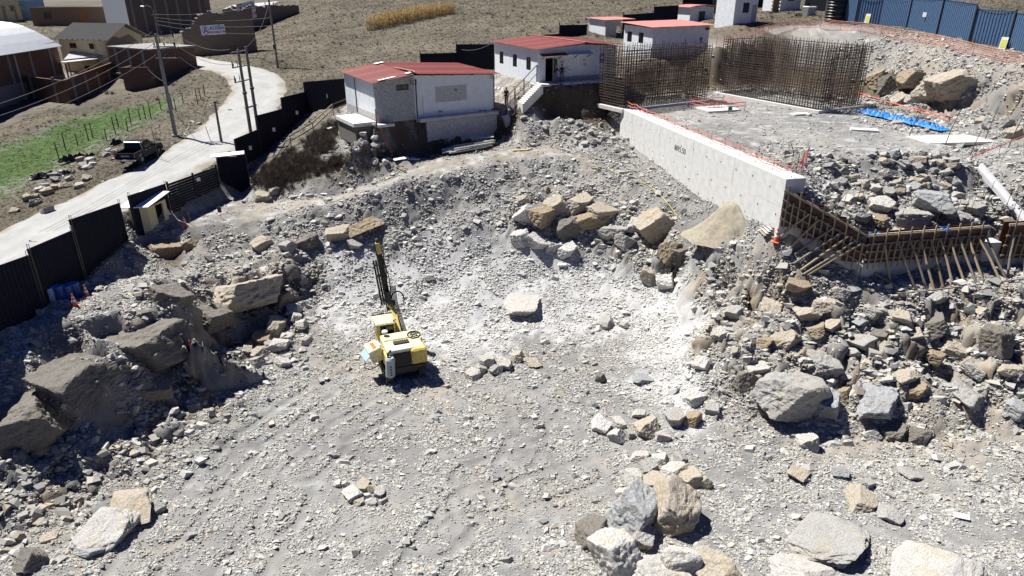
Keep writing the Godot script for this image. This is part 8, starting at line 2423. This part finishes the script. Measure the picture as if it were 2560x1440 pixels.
func beam_thing(called: String, label: String, a: Vector3, b: Vector3, w: float, h: float, m: Material, group := "") -> MeshInstance3D:
	var mb := MB.new()
	var mid := (a + b) * 0.5
	if w > 0.0: mb.beam(a - mid, b - mid, w, h)
	else: mb.bar(a - mid, b - mid, h, h * 0.8, 7)
	var o := one(called, mb, m)
	o.position = mid
	tag(o, label, called.replace("_", " "), group)
	return o

var BATTENS := {10: [Vector3(-26.85, 5.55, -32.12), Vector3(-26.87, 5.44, -33.54)], 210: [Vector3(-27.09, 5.29, -39.88), Vector3(-27.09, 5.28, -40.86)], 5: [Vector3(-26.51, 5.45, -31.41), Vector3(-26.39, 5.47, -32.41)]}
const HOSE := [Vector3(6.59, 8.09, -55.91), Vector3(7.92, 7.9, -55.33), Vector3(9.64, 7.54, -53.53), Vector3(10.75, 7.4, -52.48), Vector3(11.35, 7.02, -51.33), Vector3(11.82, 6.63, -50), Vector3(12.31, 6.3, -49.03), Vector3(12.24, 6.36, -47.42), Vector3(12.53, 6.16, -46.67), Vector3(13.04, 6.27, -45.9), Vector3(13.54, 6.57, -45.21)]
const HOSE2 := [Vector3(0.14, 8.96, -58.59), Vector3(0.69, 8.93, -58.25), Vector3(1.31, 8.96, -58.43), Vector3(1.74, 8.96, -59.08)]

# ---------- boulders ----------
# x, z, width, height ratio, tone, own label (or empty), zone, size rank among its like
const BOULDERS := [
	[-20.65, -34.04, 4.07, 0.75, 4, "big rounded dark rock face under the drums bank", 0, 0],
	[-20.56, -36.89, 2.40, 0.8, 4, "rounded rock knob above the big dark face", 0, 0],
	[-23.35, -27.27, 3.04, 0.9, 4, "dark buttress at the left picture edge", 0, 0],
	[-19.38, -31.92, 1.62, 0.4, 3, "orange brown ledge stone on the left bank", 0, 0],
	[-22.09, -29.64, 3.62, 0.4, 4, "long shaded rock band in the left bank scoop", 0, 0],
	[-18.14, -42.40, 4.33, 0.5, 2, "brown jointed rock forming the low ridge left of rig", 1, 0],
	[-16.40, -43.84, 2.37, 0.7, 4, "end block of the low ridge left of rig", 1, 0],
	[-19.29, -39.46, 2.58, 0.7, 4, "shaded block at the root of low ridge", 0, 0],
	[-25.75, -47.73, 2.55, 0.7, 3, "brown clay block under the sentry box", 0, 0],
	[-23.74, -47.47, 1.31, 0.9, 3, "small clay block right of the brown one", 0, 0],
	[4.27, -21.33, 2.20, 1.2, 1, "tall pale boulder with tan face, left front of the bottom boulder cluster", 2, 0],
	[7.41, -23.91, 2.85, 0.9, 2, "large cracked pale boulder at the top of the bottom cluster", 2, 0],
	[6.84, -20.91, 1.99, 1, 1, "rounded pale boulder in the middle of the bottom cluster", 2, 0],
	[5.63, -24.03, 2.67, 0.8, 5, "blue grey boulder behind the bottom cluster", 2, 0],
	[3.51, -22.82, 1.57, 0.8, 4, "brown faced block leaning at the cluster's left side", 2, 0],
	[8.32, -20.53, 2.23, 0.8, 2, "tan split slab at the cluster's right foot", 2, 0],
	[5.84, -20.39, 2.55, 0.6, 1, "broad pale slab at the very bottom of the cluster", 2, 0],
	[5.64, -22.53, 1.46, 0.8, 0, "grey block wedged in the heart of the cluster", 2, 0],
	[5.91, -26.36, 1.22, 0.6, 1, "", 2, 2],
	[6.89, -26.21, 1.30, 0.6, 2, "", 2, 13],
	[7.86, -26.89, 1.28, 0.6, 1, "", 2, 1],
	[6.73, -27.36, 1.09, 0.6, 0, "", 2, 1],
	[8.57, -26.43, 1.42, 0.6, 2, "", 2, 1],
	[9.27, -25.90, 0.60, 1.6, 2, "narrow tan slab standing upright behind the bottom cluster", 2, 0],
	[6.48, -28.06, 0.96, 0.6, 1, "", 2, 4],
	[7.47, -27.91, 0.95, 0.6, 1, "", 2, 13],
	[8.47, -27.91, 0.85, 0.6, 0, "", 2, 13],
	[5.28, -25.38, 0.99, 0.6, 1, "", 2, 3],
	[4.77, -30.66, 1.25, 0.7, 6, "pale boulder at the left of the mid floor rock row", 3, 0],
	[7.17, -30.21, 1.62, 0.6, 2, "orange tan flat boulder in the mid floor rock row", 3, 0],
	[9.63, -30.52, 1.08, 0.8, 3, "brown squat boulder at the end of mid floor row", 3, 0],
	[5.77, -30.85, 1.05, 0.7, 1, "", 3, 2],
	[5.54, -29.69, 1.07, 0.7, 1, "", 3, 1],
	[8.85, -30.64, 1.13, 0.9, 0, "", 3, 1],
	[7.08, -31.56, 0.84, 0.6, 1, "", 3, 13],
	[6.26, -29.88, 0.80, 0.7, 0, "", 3, 13],
	[7.90, -29.55, 0.88, 0.7, 1, "", 3, 3],
	[16.90, -23.67, 1.28, 0.45, 0, "flat round grey slab on the right quarry floor", 4, 0],
	[16.94, -20.37, 3.22, 0.3, 1, "large rounded pale boulder at the bottom right corner", 4, 0],
	[13.66, -22.31, 3.97, 0.2, 0, "wide flat grey ledge slab with dark front edge", 4, 0],
	[16.02, -24.69, 1.74, 0.4, 2, "tan tinted flat slab beside the round grey slab", 4, 0],
	[11.74, -20.60, 2.57, 0.3, 1, "pale flat slab at the bottom edge right of the cluster", 4, 0],
	[19.05, -26.28, 1.05, 0.4, 0, "", 4, 1],
	[14.96, -28.41, 1.11, 0.7, 1, "", 4, 0],
	[13.89, -26.34, 1.13, 0.5, 2, "", 4, 0],
	[16.77, -25.66, 0.80, 0.6, 0, "", 4, 13],
	[15.82, -26.37, 0.91, 0.5, 5, "", 4, 0],
	[7.78, -34.94, 1.20, 0.35, 5, "flat bluish slab lying alone on the floor", 5, 0],
	[5.29, -35.17, 0.66, 1.4, 4, "upright thin rock edge casting a dark line on floor", 5, 0],
	[-2.41, -36.07, 1.14, 0.7, 1, "", 6, 1],
	[-1.64, -37.42, 1.11, 0.9, 1, "", 6, 2],
	[-0.99, -36.42, 0.99, 0.8, 0, "", 6, 1],
	[-0.35, -36.95, 1.00, 0.9, 1, "", 6, 13],
	[0.31, -37.91, 1.13, 0.7, 2, "", 6, 13],
	[-1.99, -36.58, 0.94, 0.7, 0, "", 6, 13],
	[1.39, -37.26, 1.32, 0.4, 2, "", 6, 1],
	[0.57, -43.76, 2.84, 0.26, 1, "dusty rounded boulder half buried behind the rig", 5, 0],
	[6.40, -41.34, 1.31, 0.6, 0, "single grey boulder on the white dust floor", 5, 0],
	[7.57, -41.03, 0.74, 0.6, 0, "", 5, 13],
	[-6.07, -46.38, 0.87, 0.6, 0, "", 5, 1],
	[-15.95, -40.93, 1.76, 0.8, 2, "tan angular block left of the drill rig", 7, 0],
	[-16.49, -40.07, 1.34, 0.8, 3, "brown block below the tan one left of rig", 7, 0],
	[-15.26, -42.89, 1.06, 1, 6, "", 7, 0],
	[-14.85, -39.85, 1.17, 0.7, 1, "", 7, 2],
	[-15.07, -38.80, 1.25, 0.7, 1, "", 7, 1],
	[-16.15, -38.33, 1.51, 0.7, 2, "", 7, 1],
	[-14.24, -41.12, 1.03, 0.7, 1, "", 7, 4],
	[-14.70, -41.83, 0.87, 0.7, 1, "", 7, 13],
	[-13.61, -39.68, 0.94, 0.7, 1, "", 7, 5],
	[-16.07, -37.13, 1.05, 0.7, 0, "", 7, 0],
	[-14.46, -37.26, 1.06, 0.7, 1, "", 7, 3],
	[-16.97, -38.31, 0.81, 0.7, 2, "", 7, 13],
	[-7.48, -25.47, 0.95, 0.7, 6, "white boulder in the small rock group on open floor", 8, 0],
	[-7.24, -26.13, 1.09, 0.4, 2, "tan slab at the back of small rock group", 8, 0],
	[-6.76, -25.93, 0.56, 0.8, 2, "", 8, 13],
	[-6.35, -25.76, 0.64, 0.7, 1, "", 8, 1],
	[-7.32, -25.27, 0.87, 0.4, 2, "", 8, 1],
	[-6.57, -25.10, 0.67, 0.5, 0, "", 8, 0],
	[-8.45, -26.28, 0.45, 0.9, 6, "", 8, 0],
	[-8.03, -26.27, 0.45, 0.9, 1, "", 8, 13],
	[-17.16, -23.98, 2.47, 0.4, 2, "tan flat boulder, rear of the pair at bottom left", 9, 0],
	[-17.30, -22.27, 2.96, 0.36, 1, "pale stepped boulder, front of the pair at bottom left", 9, 0],
	[-16.12, -24.28, 0.80, 0.8, 0, "", 9, 0],
	[-19.22, -20.33, 1.21, 0.7, 4, "", 9, 0],
	[-17.53, -21.35, 1.15, 0.4, 5, "", 9, 0],
	[-19.65, -22.18, 0.71, 0.6, 2, "", 9, 0],
	[14.62, -30.95, 3.39, 0.7, 0, "huge dark jointed block on the right slope", 10, 0],
	[16.67, -30.51, 1.90, 1, 5, "blue grey split block beside the huge dark one", 10, 0],
	[19.24, -30.42, 2.49, 0.45, 5, "long blue grey slab low on the right slope", 10, 0],
	[17.96, -31.35, 0.86, 1.3, 3, "orange standing block on the right slope", 10, 0],
	[17.36, -32.90, 2.14, 0.7, 0, "grey slab with orange flank high on the right slope", 10, 0],
	[26.26, -32.64, 1.72, 1.2, 4, "dark upright slab near the right picture edge", 10, 0],
	[26.19, -29.72, 1.39, 0.7, 5, "blue boulder cut by the right picture edge", 10, 0],
	[17.21, -35.61, 1.81, 0.5, 2, "", 10, 2],
	[18.37, -34.94, 1.54, 0.6, 2, "", 10, 5],
	[15.50, -34.20, 1.77, 0.6, 2, "", 10, 4],
	[16.01, -33.77, 1.42, 0.6, 0, "", 10, 4],
	[16.38, -33.36, 0.99, 0.8, 3, "", 10, 13],
	[13.76, -32.80, 1.45, 0.7, 1, "", 10, 1],
	[12.73, -32.04, 1.20, 1.2, 4, "", 10, 13],
	[19.89, -33.99, 1.99, 0.5, 0, "", 10, 2],
	[20.79, -34.07, 1.47, 0.6, 4, "", 10, 3],
	[22.01, -34.50, 1.52, 0.5, 2, "", 10, 7],
	[24.05, -34.79, 1.68, 0.6, 4, "", 10, 1],
	[25.11, -33.61, 1.93, 0.5, 2, "", 10, 1],
	[25.14, -32.05, 1.46, 0.6, 0, "", 10, 3],
	[23.26, -32.88, 1.21, 0.7, 3, "", 10, 3],
	[21.02, -31.42, 1.39, 0.5, 2, "", 10, 9],
	[24.20, -30.86, 2.27, 0.4, 0, "", 10, 1],
	[21.49, -30.90, 1.38, 0.5, 3, "", 10, 2],
	[23.23, -31.89, 1.14, 0.6, 2, "", 10, 11],
	[19.29, -33.47, 1.22, 0.5, 0, "", 10, 5],
	[22.42, -33.66, 0.99, 0.6, 2, "", 10, 13],
	[14.21, -35.87, 1.54, 0.6, 2, "", 10, 6],
	[13.56, -37.00, 1.07, 0.8, 0, "", 10, 13],
	[12.37, -35.71, 1.29, 0.7, 1, "", 10, 13],
	[15.51, -36.72, 1.80, 0.5, 2, "", 10, 3],
	[16.75, -36.71, 1.53, 0.5, 3, "", 10, 1],
	[17.95, -35.91, 1.51, 0.5, 2, "", 10, 8],
	[13.24, -39.45, 1.12, 1.2, 6, "", 10, 2],
	[20.61, -35.11, 1.20, 0.6, 0, "", 10, 7],
	[24.56, -35.81, 1.22, 0.6, 0, "", 10, 6],
	[26.80, -35.22, 1.20, 0.6, 2, "", 10, 10],
	[19.88, -29.28, 1.52, 0.5, 4, "", 10, 2],
	[20.85, -28.73, 1.29, 0.7, 4, "", 10, 4],
	[18.71, -29.43, 1.09, 0.6, 0, "", 10, 10],
	[26.33, -31.17, 1.11, 0.6, 2, "", 10, 12],
	[19.07, -36.14, 1.12, 0.6, 0, "", 10, 9],
	[11.12, -34.22, 0.97, 1.2, 6, "", 10, 13],
	[10.33, -32.48, 1.42, 0.8, 6, "", 10, 1],
	[10.97, -31.47, 1.15, 0.8, 0, "", 10, 8],
	[17.41, -34.65, 1.20, 0.6, 3, "", 10, 4],
	[14.32, -34.11, 1.05, 0.6, 3, "", 10, 5],
	[2.20, -49.24, 1.96, 0.8, 3, "orange faced block in the back ledge, left", 11, 0],
	[4.34, -49.14, 2.32, 0.8, 4, "brown broad block in the back ledge, centre", 11, 0],
	[6.17, -49.27, 2.32, 0.6, 3, "orange tan long block in the back ledge, right", 11, 0],
	[10.75, -47.86, 2.51, 1, 2, "tall pale tan slab at the right end of back ledge", 11, 0],
	[3.40, -50.30, 1.67, 0.9, 2, "", 11, 3],
	[5.35, -50.78, 1.93, 0.6, 2, "", 11, 1],
	[1.29, -49.84, 1.60, 0.8, 6, "", 11, 1],
	[7.57, -48.19, 1.56, 0.7, 0, "", 11, 1],
	[8.31, -47.38, 1.25, 0.8, 0, "", 11, 13],
	[11.22, -45.26, 1.43, 1.2, 3, "", 11, 0],
	[11.97, -44.88, 1.47, 1, 4, "", 11, 0],
	[9.42, -48.72, 1.57, 0.7, 1, "", 11, 0],
	[1.99, -48.23, 1.57, 0.7, 6, "", 11, 2],
	[3.20, -48.13, 1.27, 0.8, 6, "", 11, 13],
	[0.61, -48.35, 1.27, 1, 6, "", 11, 4],
	[6.82, -49.93, 1.91, 0.5, 2, "", 11, 2],
	[1.00, -51.16, 1.00, 0.8, 2, "", 11, 13],
	[10.78, -44.23, 1.67, 0.8, 6, "", 5, 0],
	[9.82, -45.17, 1.21, 1.1, 2, "", 5, 0],
	[4.22, -47.78, 1.33, 0.6, 6, "", 11, 3],
	[-11.49, -49.64, 2.57, 0.4, 3, "orange brown slab jutting from the back slope", 1, 0],
	[-13.10, -49.08, 1.89, 0.6, 2, "", 1, 1],
	[-15.45, -48.46, 1.88, 0.7, 4, "", 1, 0],
	[-18.78, -48.45, 1.58, 0.9, 2, "", 1, 2],
	[-10.39, -49.95, 0.98, 0.6, 2, "", 1, 13],
	[-16.56, -47.25, 1.25, 0.7, 0, "", 1, 1],
	[-11.78, -48.30, 1.21, 0.6, 0, "", 1, 2],
	[-20.80, -55.29, 1.48, 0.6, 2, "", 1, 3],
	[-14.50, -51.89, 0.82, 0.7, 1, "", 1, 0],
	[-19.90, -55.86, 1.15, 0.7, 0, "", 1, 13],
	[38.83, -60.24, 3.97, 0.6, 2, "big yellow tan block in the platform rock cut", 12, 0],
	[38.31, -66.75, 2.42, 0.8, 3, "", 12, 1],
	[38.27, -63.24, 2.24, 0.9, 2, "", 12, 1],
	[37.39, -69.16, 2.05, 1, 4, "", 12, 0],
	[37.35, -66.45, 1.60, 0.9, 2, "", 12, 2],
	[37.70, -64.20, 1.92, 0.6, 0, "", 12, 1],
	[38.49, -61.44, 1.77, 0.6, 3, "", 12, 13],
	[36.91, -51.91, 1.87, 0.7, 0, "", 12, 13],
	[36.73, -49.84, 1.22, 1, 2, "", 12, 13],
	[37.72, -54.68, 1.27, 0.7, 2, "", 12, 3],
	[37.91, -72.81, 1.90, 0.9, 3, "", 12, 2],
	[26.43, -41.57, 3.17, 0.5, 5, "big grey boulder in the hollow behind formwork", 13, 0],
	[22.33, -39.72, 1.57, 0.4, 3, "", 13, 0],
	[24.73, -40.42, 2.29, 0.6, 0, "", 13, 1],
	[23.23, -41.35, 2.07, 0.5, 1, "", 13, 1],
	[23.47, -39.16, 1.51, 0.7, 2, "", 13, 0],
	[27.97, -40.28, 1.30, 0.9, 0, "", 13, 3],
	[29.22, -41.43, 1.57, 0.6, 0, "", 13, 2],
	[21.09, -41.24, 1.15, 0.7, 1, "", 13, 13],
	[21.23, -39.50, 0.98, 0.7, 0, "", 13, 13],
]
const ZONES := ["left bank", "back slope under the path", "bottom boulder cluster", "mid floor row", "right quarry floor", "white dust floor", "group right of the drill rig", "heap left of the drill rig", "small group on open floor", "bottom left corner", "right rocky slope", "back ledge of the pit", "platform rock cut", "hollow behind the formwork"]
const TONES := ["rock_grey", "rock_pale", "rock_tan", "rock_orange", "rock_dark", "rock_blue", "rock_dust"]
const TONE_NAMES := ["grey", "pale", "tan", "orange brown", "dark", "blue grey", "dusty white"]
const RANKS := ["", "largest", "second largest", "third largest", "fourth largest", "fifth largest", "sixth largest", "seventh largest", "eighth largest", "ninth largest", "tenth largest", "third smallest", "second smallest", "smallest"]

func make_boulders() -> void:
	var r := RandomNumberGenerator.new()
	r.seed = 99
	var i := 0
	for q in BOULDERS:
		var w: float = q[2]
		var flat: float = q[3]
		var zone: String = ZONES[q[6]]
		var bedded := zone.contains("slope") or zone.contains("ledge") or zone.contains("cut") or zone.contains("bank")
		var s := Vector3(w * 0.9, w * flat * 0.86, w * r.randf_range(0.7, 0.9))
		var e := Vector3(r.randf_range(-0.22, 0.22), r.randf() * TAU, r.randf_range(-0.22, 0.22))
		if bedded:
			# blocks still in the rock face share its joints and dip
			s = Vector3(w * 0.98, w * flat * 0.9, w * 0.85)
			e = Vector3(r.randf_range(0.05, 0.3), 0.5 + r.randf_range(-0.35, 0.35) + (PI if r.randf() < 0.5 else 0.0), r.randf_range(-0.35, -0.05))
		var b := Basis.from_euler(e) * Basis.from_scale(s)
		var back := 0.0
		if zone.contains("ledge") or zone.contains("cut"):
			b = b * Basis.from_scale(Vector3(1.25, 1.15, 1.2))
			back = w * 0.4
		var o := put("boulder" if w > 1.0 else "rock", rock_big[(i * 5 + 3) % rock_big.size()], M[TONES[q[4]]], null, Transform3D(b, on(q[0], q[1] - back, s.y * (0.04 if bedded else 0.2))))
		var name_: String = TONE_NAMES[q[4]] + " angular rock in the " + zone
		if q[5]: tag(o, q[5], "boulder")
		else: tag(o, (RANKS[q[7]] + " " if q[7] else "") + name_, "rock", name_)
		i += 1
	# loose stones along the road verge, the rubble pile on the platform edge, the terrace stonework
	for q in [["pale stone among the stones along the road verge", "stones along the road verge", VERGE, 34, 0.35, 0.9, ["rock_pale", "rock_grey", "rock_tan"]], ["grey stone in the rubble heap at the platform edge", "rubble heap at the platform edge", HEAP, 75, 0.35, 0.75, ["rock_grey", "rock_pale", "rock_blue", "rock_tan"]], ["pale stone in the dry stacked bank under the terrace", "stacked bank under the terrace", BANK, 30, 0.3, 0.6, ["rock_pale", "rock_dust", "rock_tan"]], ["grey stone in the rubble spill below the awning building", "rubble spill at the wall foot", SPILL, 40, 0.3, 0.6, ["rock_pale", "rock_grey"]]]:
		var poly: Array = q[2]
		for k in q[3]:
			var f: float = r.randf() * (poly.size() - 1)
			var n := mini(int(f), poly.size() - 2)
			var p: Vector3 = poly[n].lerp(poly[n + 1], f - n)
			var spread: float = 0.9 if q[2] != HEAP else 1.3
			if q[2] == BANK: spread = 0.6
			var w := r.randf_range(q[4], q[5])
			var x := p.x + r.randfn() * spread
			var z := p.z + r.randfn() * spread * 0.8
			var b := Basis.from_euler(Vector3(r.randf_range(-0.4, 0.4), r.randf() * TAU, r.randf_range(-0.4, 0.4))) * Basis.from_scale(Vector3(w * 1.2, w * r.randf_range(0.5, 0.9), w))
			var o := put("rock", rock_big[r.randi() % rock_big.size()], M[q[6][r.randi() % q[6].size()]], null, Transform3D(b, on(x, z, w * 0.18)))
			tag(o, q[0], "rock", q[1])

const VERGE := [Vector3(-37.88, 6.07, -48.77), Vector3(-38.35, 6.28, -51.65), Vector3(-38.22, 6.56, -54.07), Vector3(-37.61, 6.72, -55.3), Vector3(-37.53, 6.98, -57.55), Vector3(-37.81, 7.27, -60.63), Vector3(-37.45, 7.49, -62.04), Vector3(-37.41, 7.66, -63.76), Vector3(-36.12, 6.6, -52.78)]
const HEAP := [Vector3(19.22, 11.25, -44.34), Vector3(21.07, 11, -44.23), Vector3(22.99, 11.09, -44.43), Vector3(24.84, 10.85, -44.33), Vector3(26.78, 10.93, -44.53), Vector3(28.08, 10.8, -43.98), Vector3(29.46, 10.88, -43.68), Vector3(26.68, 10.24, -43.56), Vector3(23.46, 10.4, -43.47), Vector3(20.86, 10.64, -43.58)]
const BANK := [Vector3(-13.98, 9.79, -60.6), Vector3(-12.55, 9.85, -57.02), Vector3(-11.71, 9.54, -56.88), Vector3(-11.54, 8.78, -56.54), Vector3(-12.71, 10.16, -57.15), Vector3(-14.84, 10.18, -62.25)]
const SPILL := [Vector3(6.73, 9.63, -60.53), Vector3(8.85, 9.47, -60.46), Vector3(10.59, 9.02, -60.09), Vector3(7.59, 9.31, -58.75), Vector3(5.71, 10.03, -61.2), Vector3(3.93, 9.83, -61.28)]

# ---------- vegetation ----------
func tuft_mesh(seed_: int, blades: int, h: float, spread: float, width: float) -> ArrayMesh:
	var r := RandomNumberGenerator.new()
	r.seed = seed_
	var b := MB.new()
	b.use_c = true
	for k in blades:
		var a := r.randf() * TAU
		var d := Vector3(cos(a), 0, sin(a))
		var o := d * r.randf() * spread * 0.4
		var tip := o + d * spread * r.randf_range(0.2, 1.0) + Vector3(0, h * r.randf_range(0.55, 1.0), 0)
		var s := Vector3(-d.z, 0, d.x) * width
		var g := r.randf_range(0.75, 1.2)
		b.col = Color(g, g, g)
		b.tri(o - s, tip, o + s)
	return b.mesh()

func scatter(called: String, label: String, cat: String, mesh: Mesh, m: Material, xf: Array, co: Array) -> void:
	var mm := MultiMesh.new()
	mm.transform_format = MultiMesh.TRANSFORM_3D
	mm.use_colors = true
	mm.mesh = mesh
	mm.instance_count = xf.size()
	for i in xf.size():
		mm.set_instance_transform(i, xf[i])
		mm.set_instance_color(i, co[i])
	var o := MultiMeshInstance3D.new()
	o.multimesh = mm
	o.material_override = m
	o.name = numbered(called)
	add_child(o)
	tag(o, label, cat, "", "stuff")

func in_any(x: float, z: float) -> bool:
	for p in road_line:
		if Vector2(p.x - x, p.z - z).length_squared() < 9.5: return true
	return false

func make_vegetation() -> void:
	var white := mat("plants", Color(1, 1, 1), 0.95)
	white.vertex_color_use_as_albedo = true
	var r := RandomNumberGenerator.new()
	r.seed = 555
	var A3: PackedFloat32Array = AT[3]; var A4: PackedFloat32Array = AT[4]; var A5: PackedFloat32Array = AT[5]
	var patch := FastNoiseLite.new(); patch.seed = 61; patch.frequency = 0.09; patch.fractal_octaves = 3
	var hx := []; var hc := []
	var gx := []; var gc := []
	var bx := []; var bc := []
	for i in 260000:
		var z := -24.0 * exp(r.randf() * 2.3)
		var x := (r.randf() * 2.0 - 1.0) * (0.85 * -z + 5.0)
		var k := masks_at(x, z)
		var g := A3[k]
		var n := A4[k]
		if g + n < 0.25 or r.randf() > g + n: continue
		if x < -14 and z > -125 and near_road(x, z): continue
		var pn := patch.get_noise_2d(x, z)
		var s := r.randf_range(0.5, 1.3) * (0.6 + -z / 280.0)
		var xf := Transform3D(Basis(Vector3.UP, r.randf() * TAU).scaled(Vector3(s, s * r.randf_range(0.7, 1.2), s)), on(x, z, -0.02))
		if n > 0.4 and r.randf() < n:
			gx.append(xf)
			var q := r.randf_range(0.75, 1.3)
			gc.append(Color(0.075 * q, 0.135 * q, 0.028 * q))
			continue
		if g * 1.0 + pn * 0.9 < r.randf_range(0.0, 0.75): continue
		if A5[k] > 0.3 and r.randf() < 0.8: continue
		hx.append(xf)
		var q2 := r.randf_range(0.65, 1.2)
		var c := Vector3(0.165, 0.138, 0.09) if pn > -0.05 + 0.25 * r.randfn() else Vector3(0.115, 0.102, 0.078)
		if z < -95 and x > 0 and pn > 0.15 and r.randf() < 0.35: c = Vector3(0.16, 0.17, 0.06)
		hc.append(Color(c.x * q2, c.y * q2, c.z * q2))
	scatter("dry_grass", "short dry grass covering the hillside and road verge", "grass", tuft_mesh(1, 18, 0.15, 0.26, 0.014), white, hx, hc)
	scatter("green_grass", "fresh green grass along the wet ditch beside the road", "grass", tuft_mesh(2, 18, 0.12, 0.22, 0.016), white, gx, gc)
	# grey-brown shrubs dotted over the hill, thick on the bank above the path
	var sx := []; var sc := []
	for i in 1500:
		var z := -62.0 * exp(r.randf() * 1.3)
		var x := (r.randf() * 2.0 - 1.0) * (0.85 * -z)
		var k := masks_at(x, z)
		if A3[k] < 0.6 or (x < -14 and near_road(x, z)): continue
		if patch.get_noise_2d(x * 1.5 + 50, z * 1.5) < 0.0: continue
		var s := r.randf_range(0.35, 1.1)
		sx.append(Transform3D(Basis(Vector3.UP, r.randf() * TAU).scaled(Vector3(s * 1.2, s * 0.8, s * 1.2)), on(x, z, -0.03)))
		var q := r.randf_range(0.7, 1.3)
		sc.append(Color(0.085 * q, 0.078 * q, 0.06 * q))
	for i in 2600:
		var u := r.randf()
		var w := r.randf()
		var p: Vector3 = BRUSH[0].lerp(BRUSH[1], u).lerp(BRUSH[3].lerp(BRUSH[2], u), w)
		var x := p.x + r.randfn() * 0.5
		var z := p.z + r.randfn() * 0.5
		if A5[masks_at(x, z)] < 0.25: continue
		if patch.get_noise_2d(x * 3.0, z * 3.0) < -0.22: continue
		var s := r.randf_range(0.45, 1.0)
		sx.append(Transform3D(Basis(Vector3.UP, r.randf() * TAU).scaled(Vector3(s, s * r.randf_range(0.7, 1.3), s)), on(x, z, -0.03)))
		var q := r.randf_range(0.7, 1.35)
		sc.append(Color(0.135 * q, 0.112 * q, 0.088 * q))
	scatter("dry_shrubs", "twiggy grey brown shrubs on the bank and dotted over the hill", "shrubs", tuft_mesh(3, 60, 0.75, 0.55, 0.014), white, sx, sc)
	# patch of ripe maize
	var cx := []; var cc := []
	var ca: Vector3 = CORN[0]; var cb: Vector3 = CORN[1]
	for row in 14:
		for k in 70:
			var f := (k + r.randf_range(-0.3, 0.3)) / 70.0
			var w := 0.18 + 0.82 * pow(sin(clampf(f, 0, 1) * PI), 0.6)
			if absf(row / 7.0 - 1.0) > w: continue
			if r.randf() < 0.3: continue
			var x: float = lerpf(ca.x, cb.x, f) + (row - 7) * 0.4 + r.randfn() * 0.1
			var z: float = lerpf(ca.z, cb.z, f) - (row - 7) * 1.6 + r.randfn() * 0.15
			var s := r.randf_range(0.8, 1.2)
			cx.append(Transform3D(Basis(Vector3.UP, r.randf() * TAU).scaled(Vector3(s, s, s)), on(x, z, -0.05)))
			var q := r.randf_range(0.7, 1.25)
			cc.append(Color(0.36 * q, 0.25 * q, 0.1 * q))
	var cm := MB.new()
	cm.use_c = true
	cm.col = Color(0.8, 0.8, 0.8)
	cm.bar(Vector3.ZERO, Vector3(0.03, 1.9, 0), 0.03, 0.015, 4, false)
	var cr := RandomNumberGenerator.new()
	cr.seed = 4
	for k in 10:
		var y := 0.35 + k * 0.15
		var an := k * 2.4
		var d := Vector3(cos(an), 0, sin(an))
		var sdv := Vector3(-d.z, 0, d.x) * 0.05
		cm.col = Color.WHITE * cr.randf_range(0.7, 1.2)
		var mid := Vector3(0, y + 0.2, 0) + d * 0.28
		cm.tri(Vector3(0, y, 0), mid - sdv, mid + sdv)
		cm.tri(mid - sdv, mid + d * 0.28 + Vector3(0, -0.3, 0), mid + sdv)
	scatter("maize_patch", "patch of ripe straw coloured maize on the hillside", "maize", cm.mesh(), white, cx, cc)

func near_road(x: float, z: float) -> bool:
	for s in road_line.size() - 1:
		var a := road_line[s]; var b := road_line[s + 1]
		var q := Geometry2D.get_closest_point_to_segment(Vector2(x, z), Vector2(a.x, a.z), Vector2(b.x, b.z))
		if q.distance_to(Vector2(x, z)) < 3.3: return true
	return false

const BRUSH := [Vector3(-23.18, 6.12, -59.46), Vector3(-17.16, 9.89, -65.74), Vector3(-11.85, 8.82, -56.39), Vector3(-20.29, 6.32, -56.1)]
var CORN := [Vector3(-24.5, 15.75, -129.73), Vector3(-12.01, 16.12, -146.78)]


const WALL_A := Vector3(9.92, 11.76, -63.21)
const WALL_B := Vector3(16.09, 11.76, -37.71)
const WSIDE := 1.0

const RL := [Vector3(-34.11, 5.88, -34.14), Vector3(-33.71, 5.99, -39.79), Vector3(-33.35, 6.09, -43.91), Vector3(-32.53, 6.41, -48.23), Vector3(-31.25, 6.93, -52.77), Vector3(-29.97, 7.46, -57.06), Vector3(-28.85, 7.98, -61.04), Vector3(-28.47, 8.72, -67.87), Vector3(-28.96, 9.55, -75.7), Vector3(-30.33, 10.4, -83.95), Vector3(-32.4, 11.13, -89.62), Vector3(-36.69, 11.65, -95.49), Vector3(-41.56, 11.97, -98.94), Vector3(-45.71, 12.08, -102.19), Vector3(-51.53, 12.08, -108.7), Vector3(-60.11, 12.08, -117.5)]
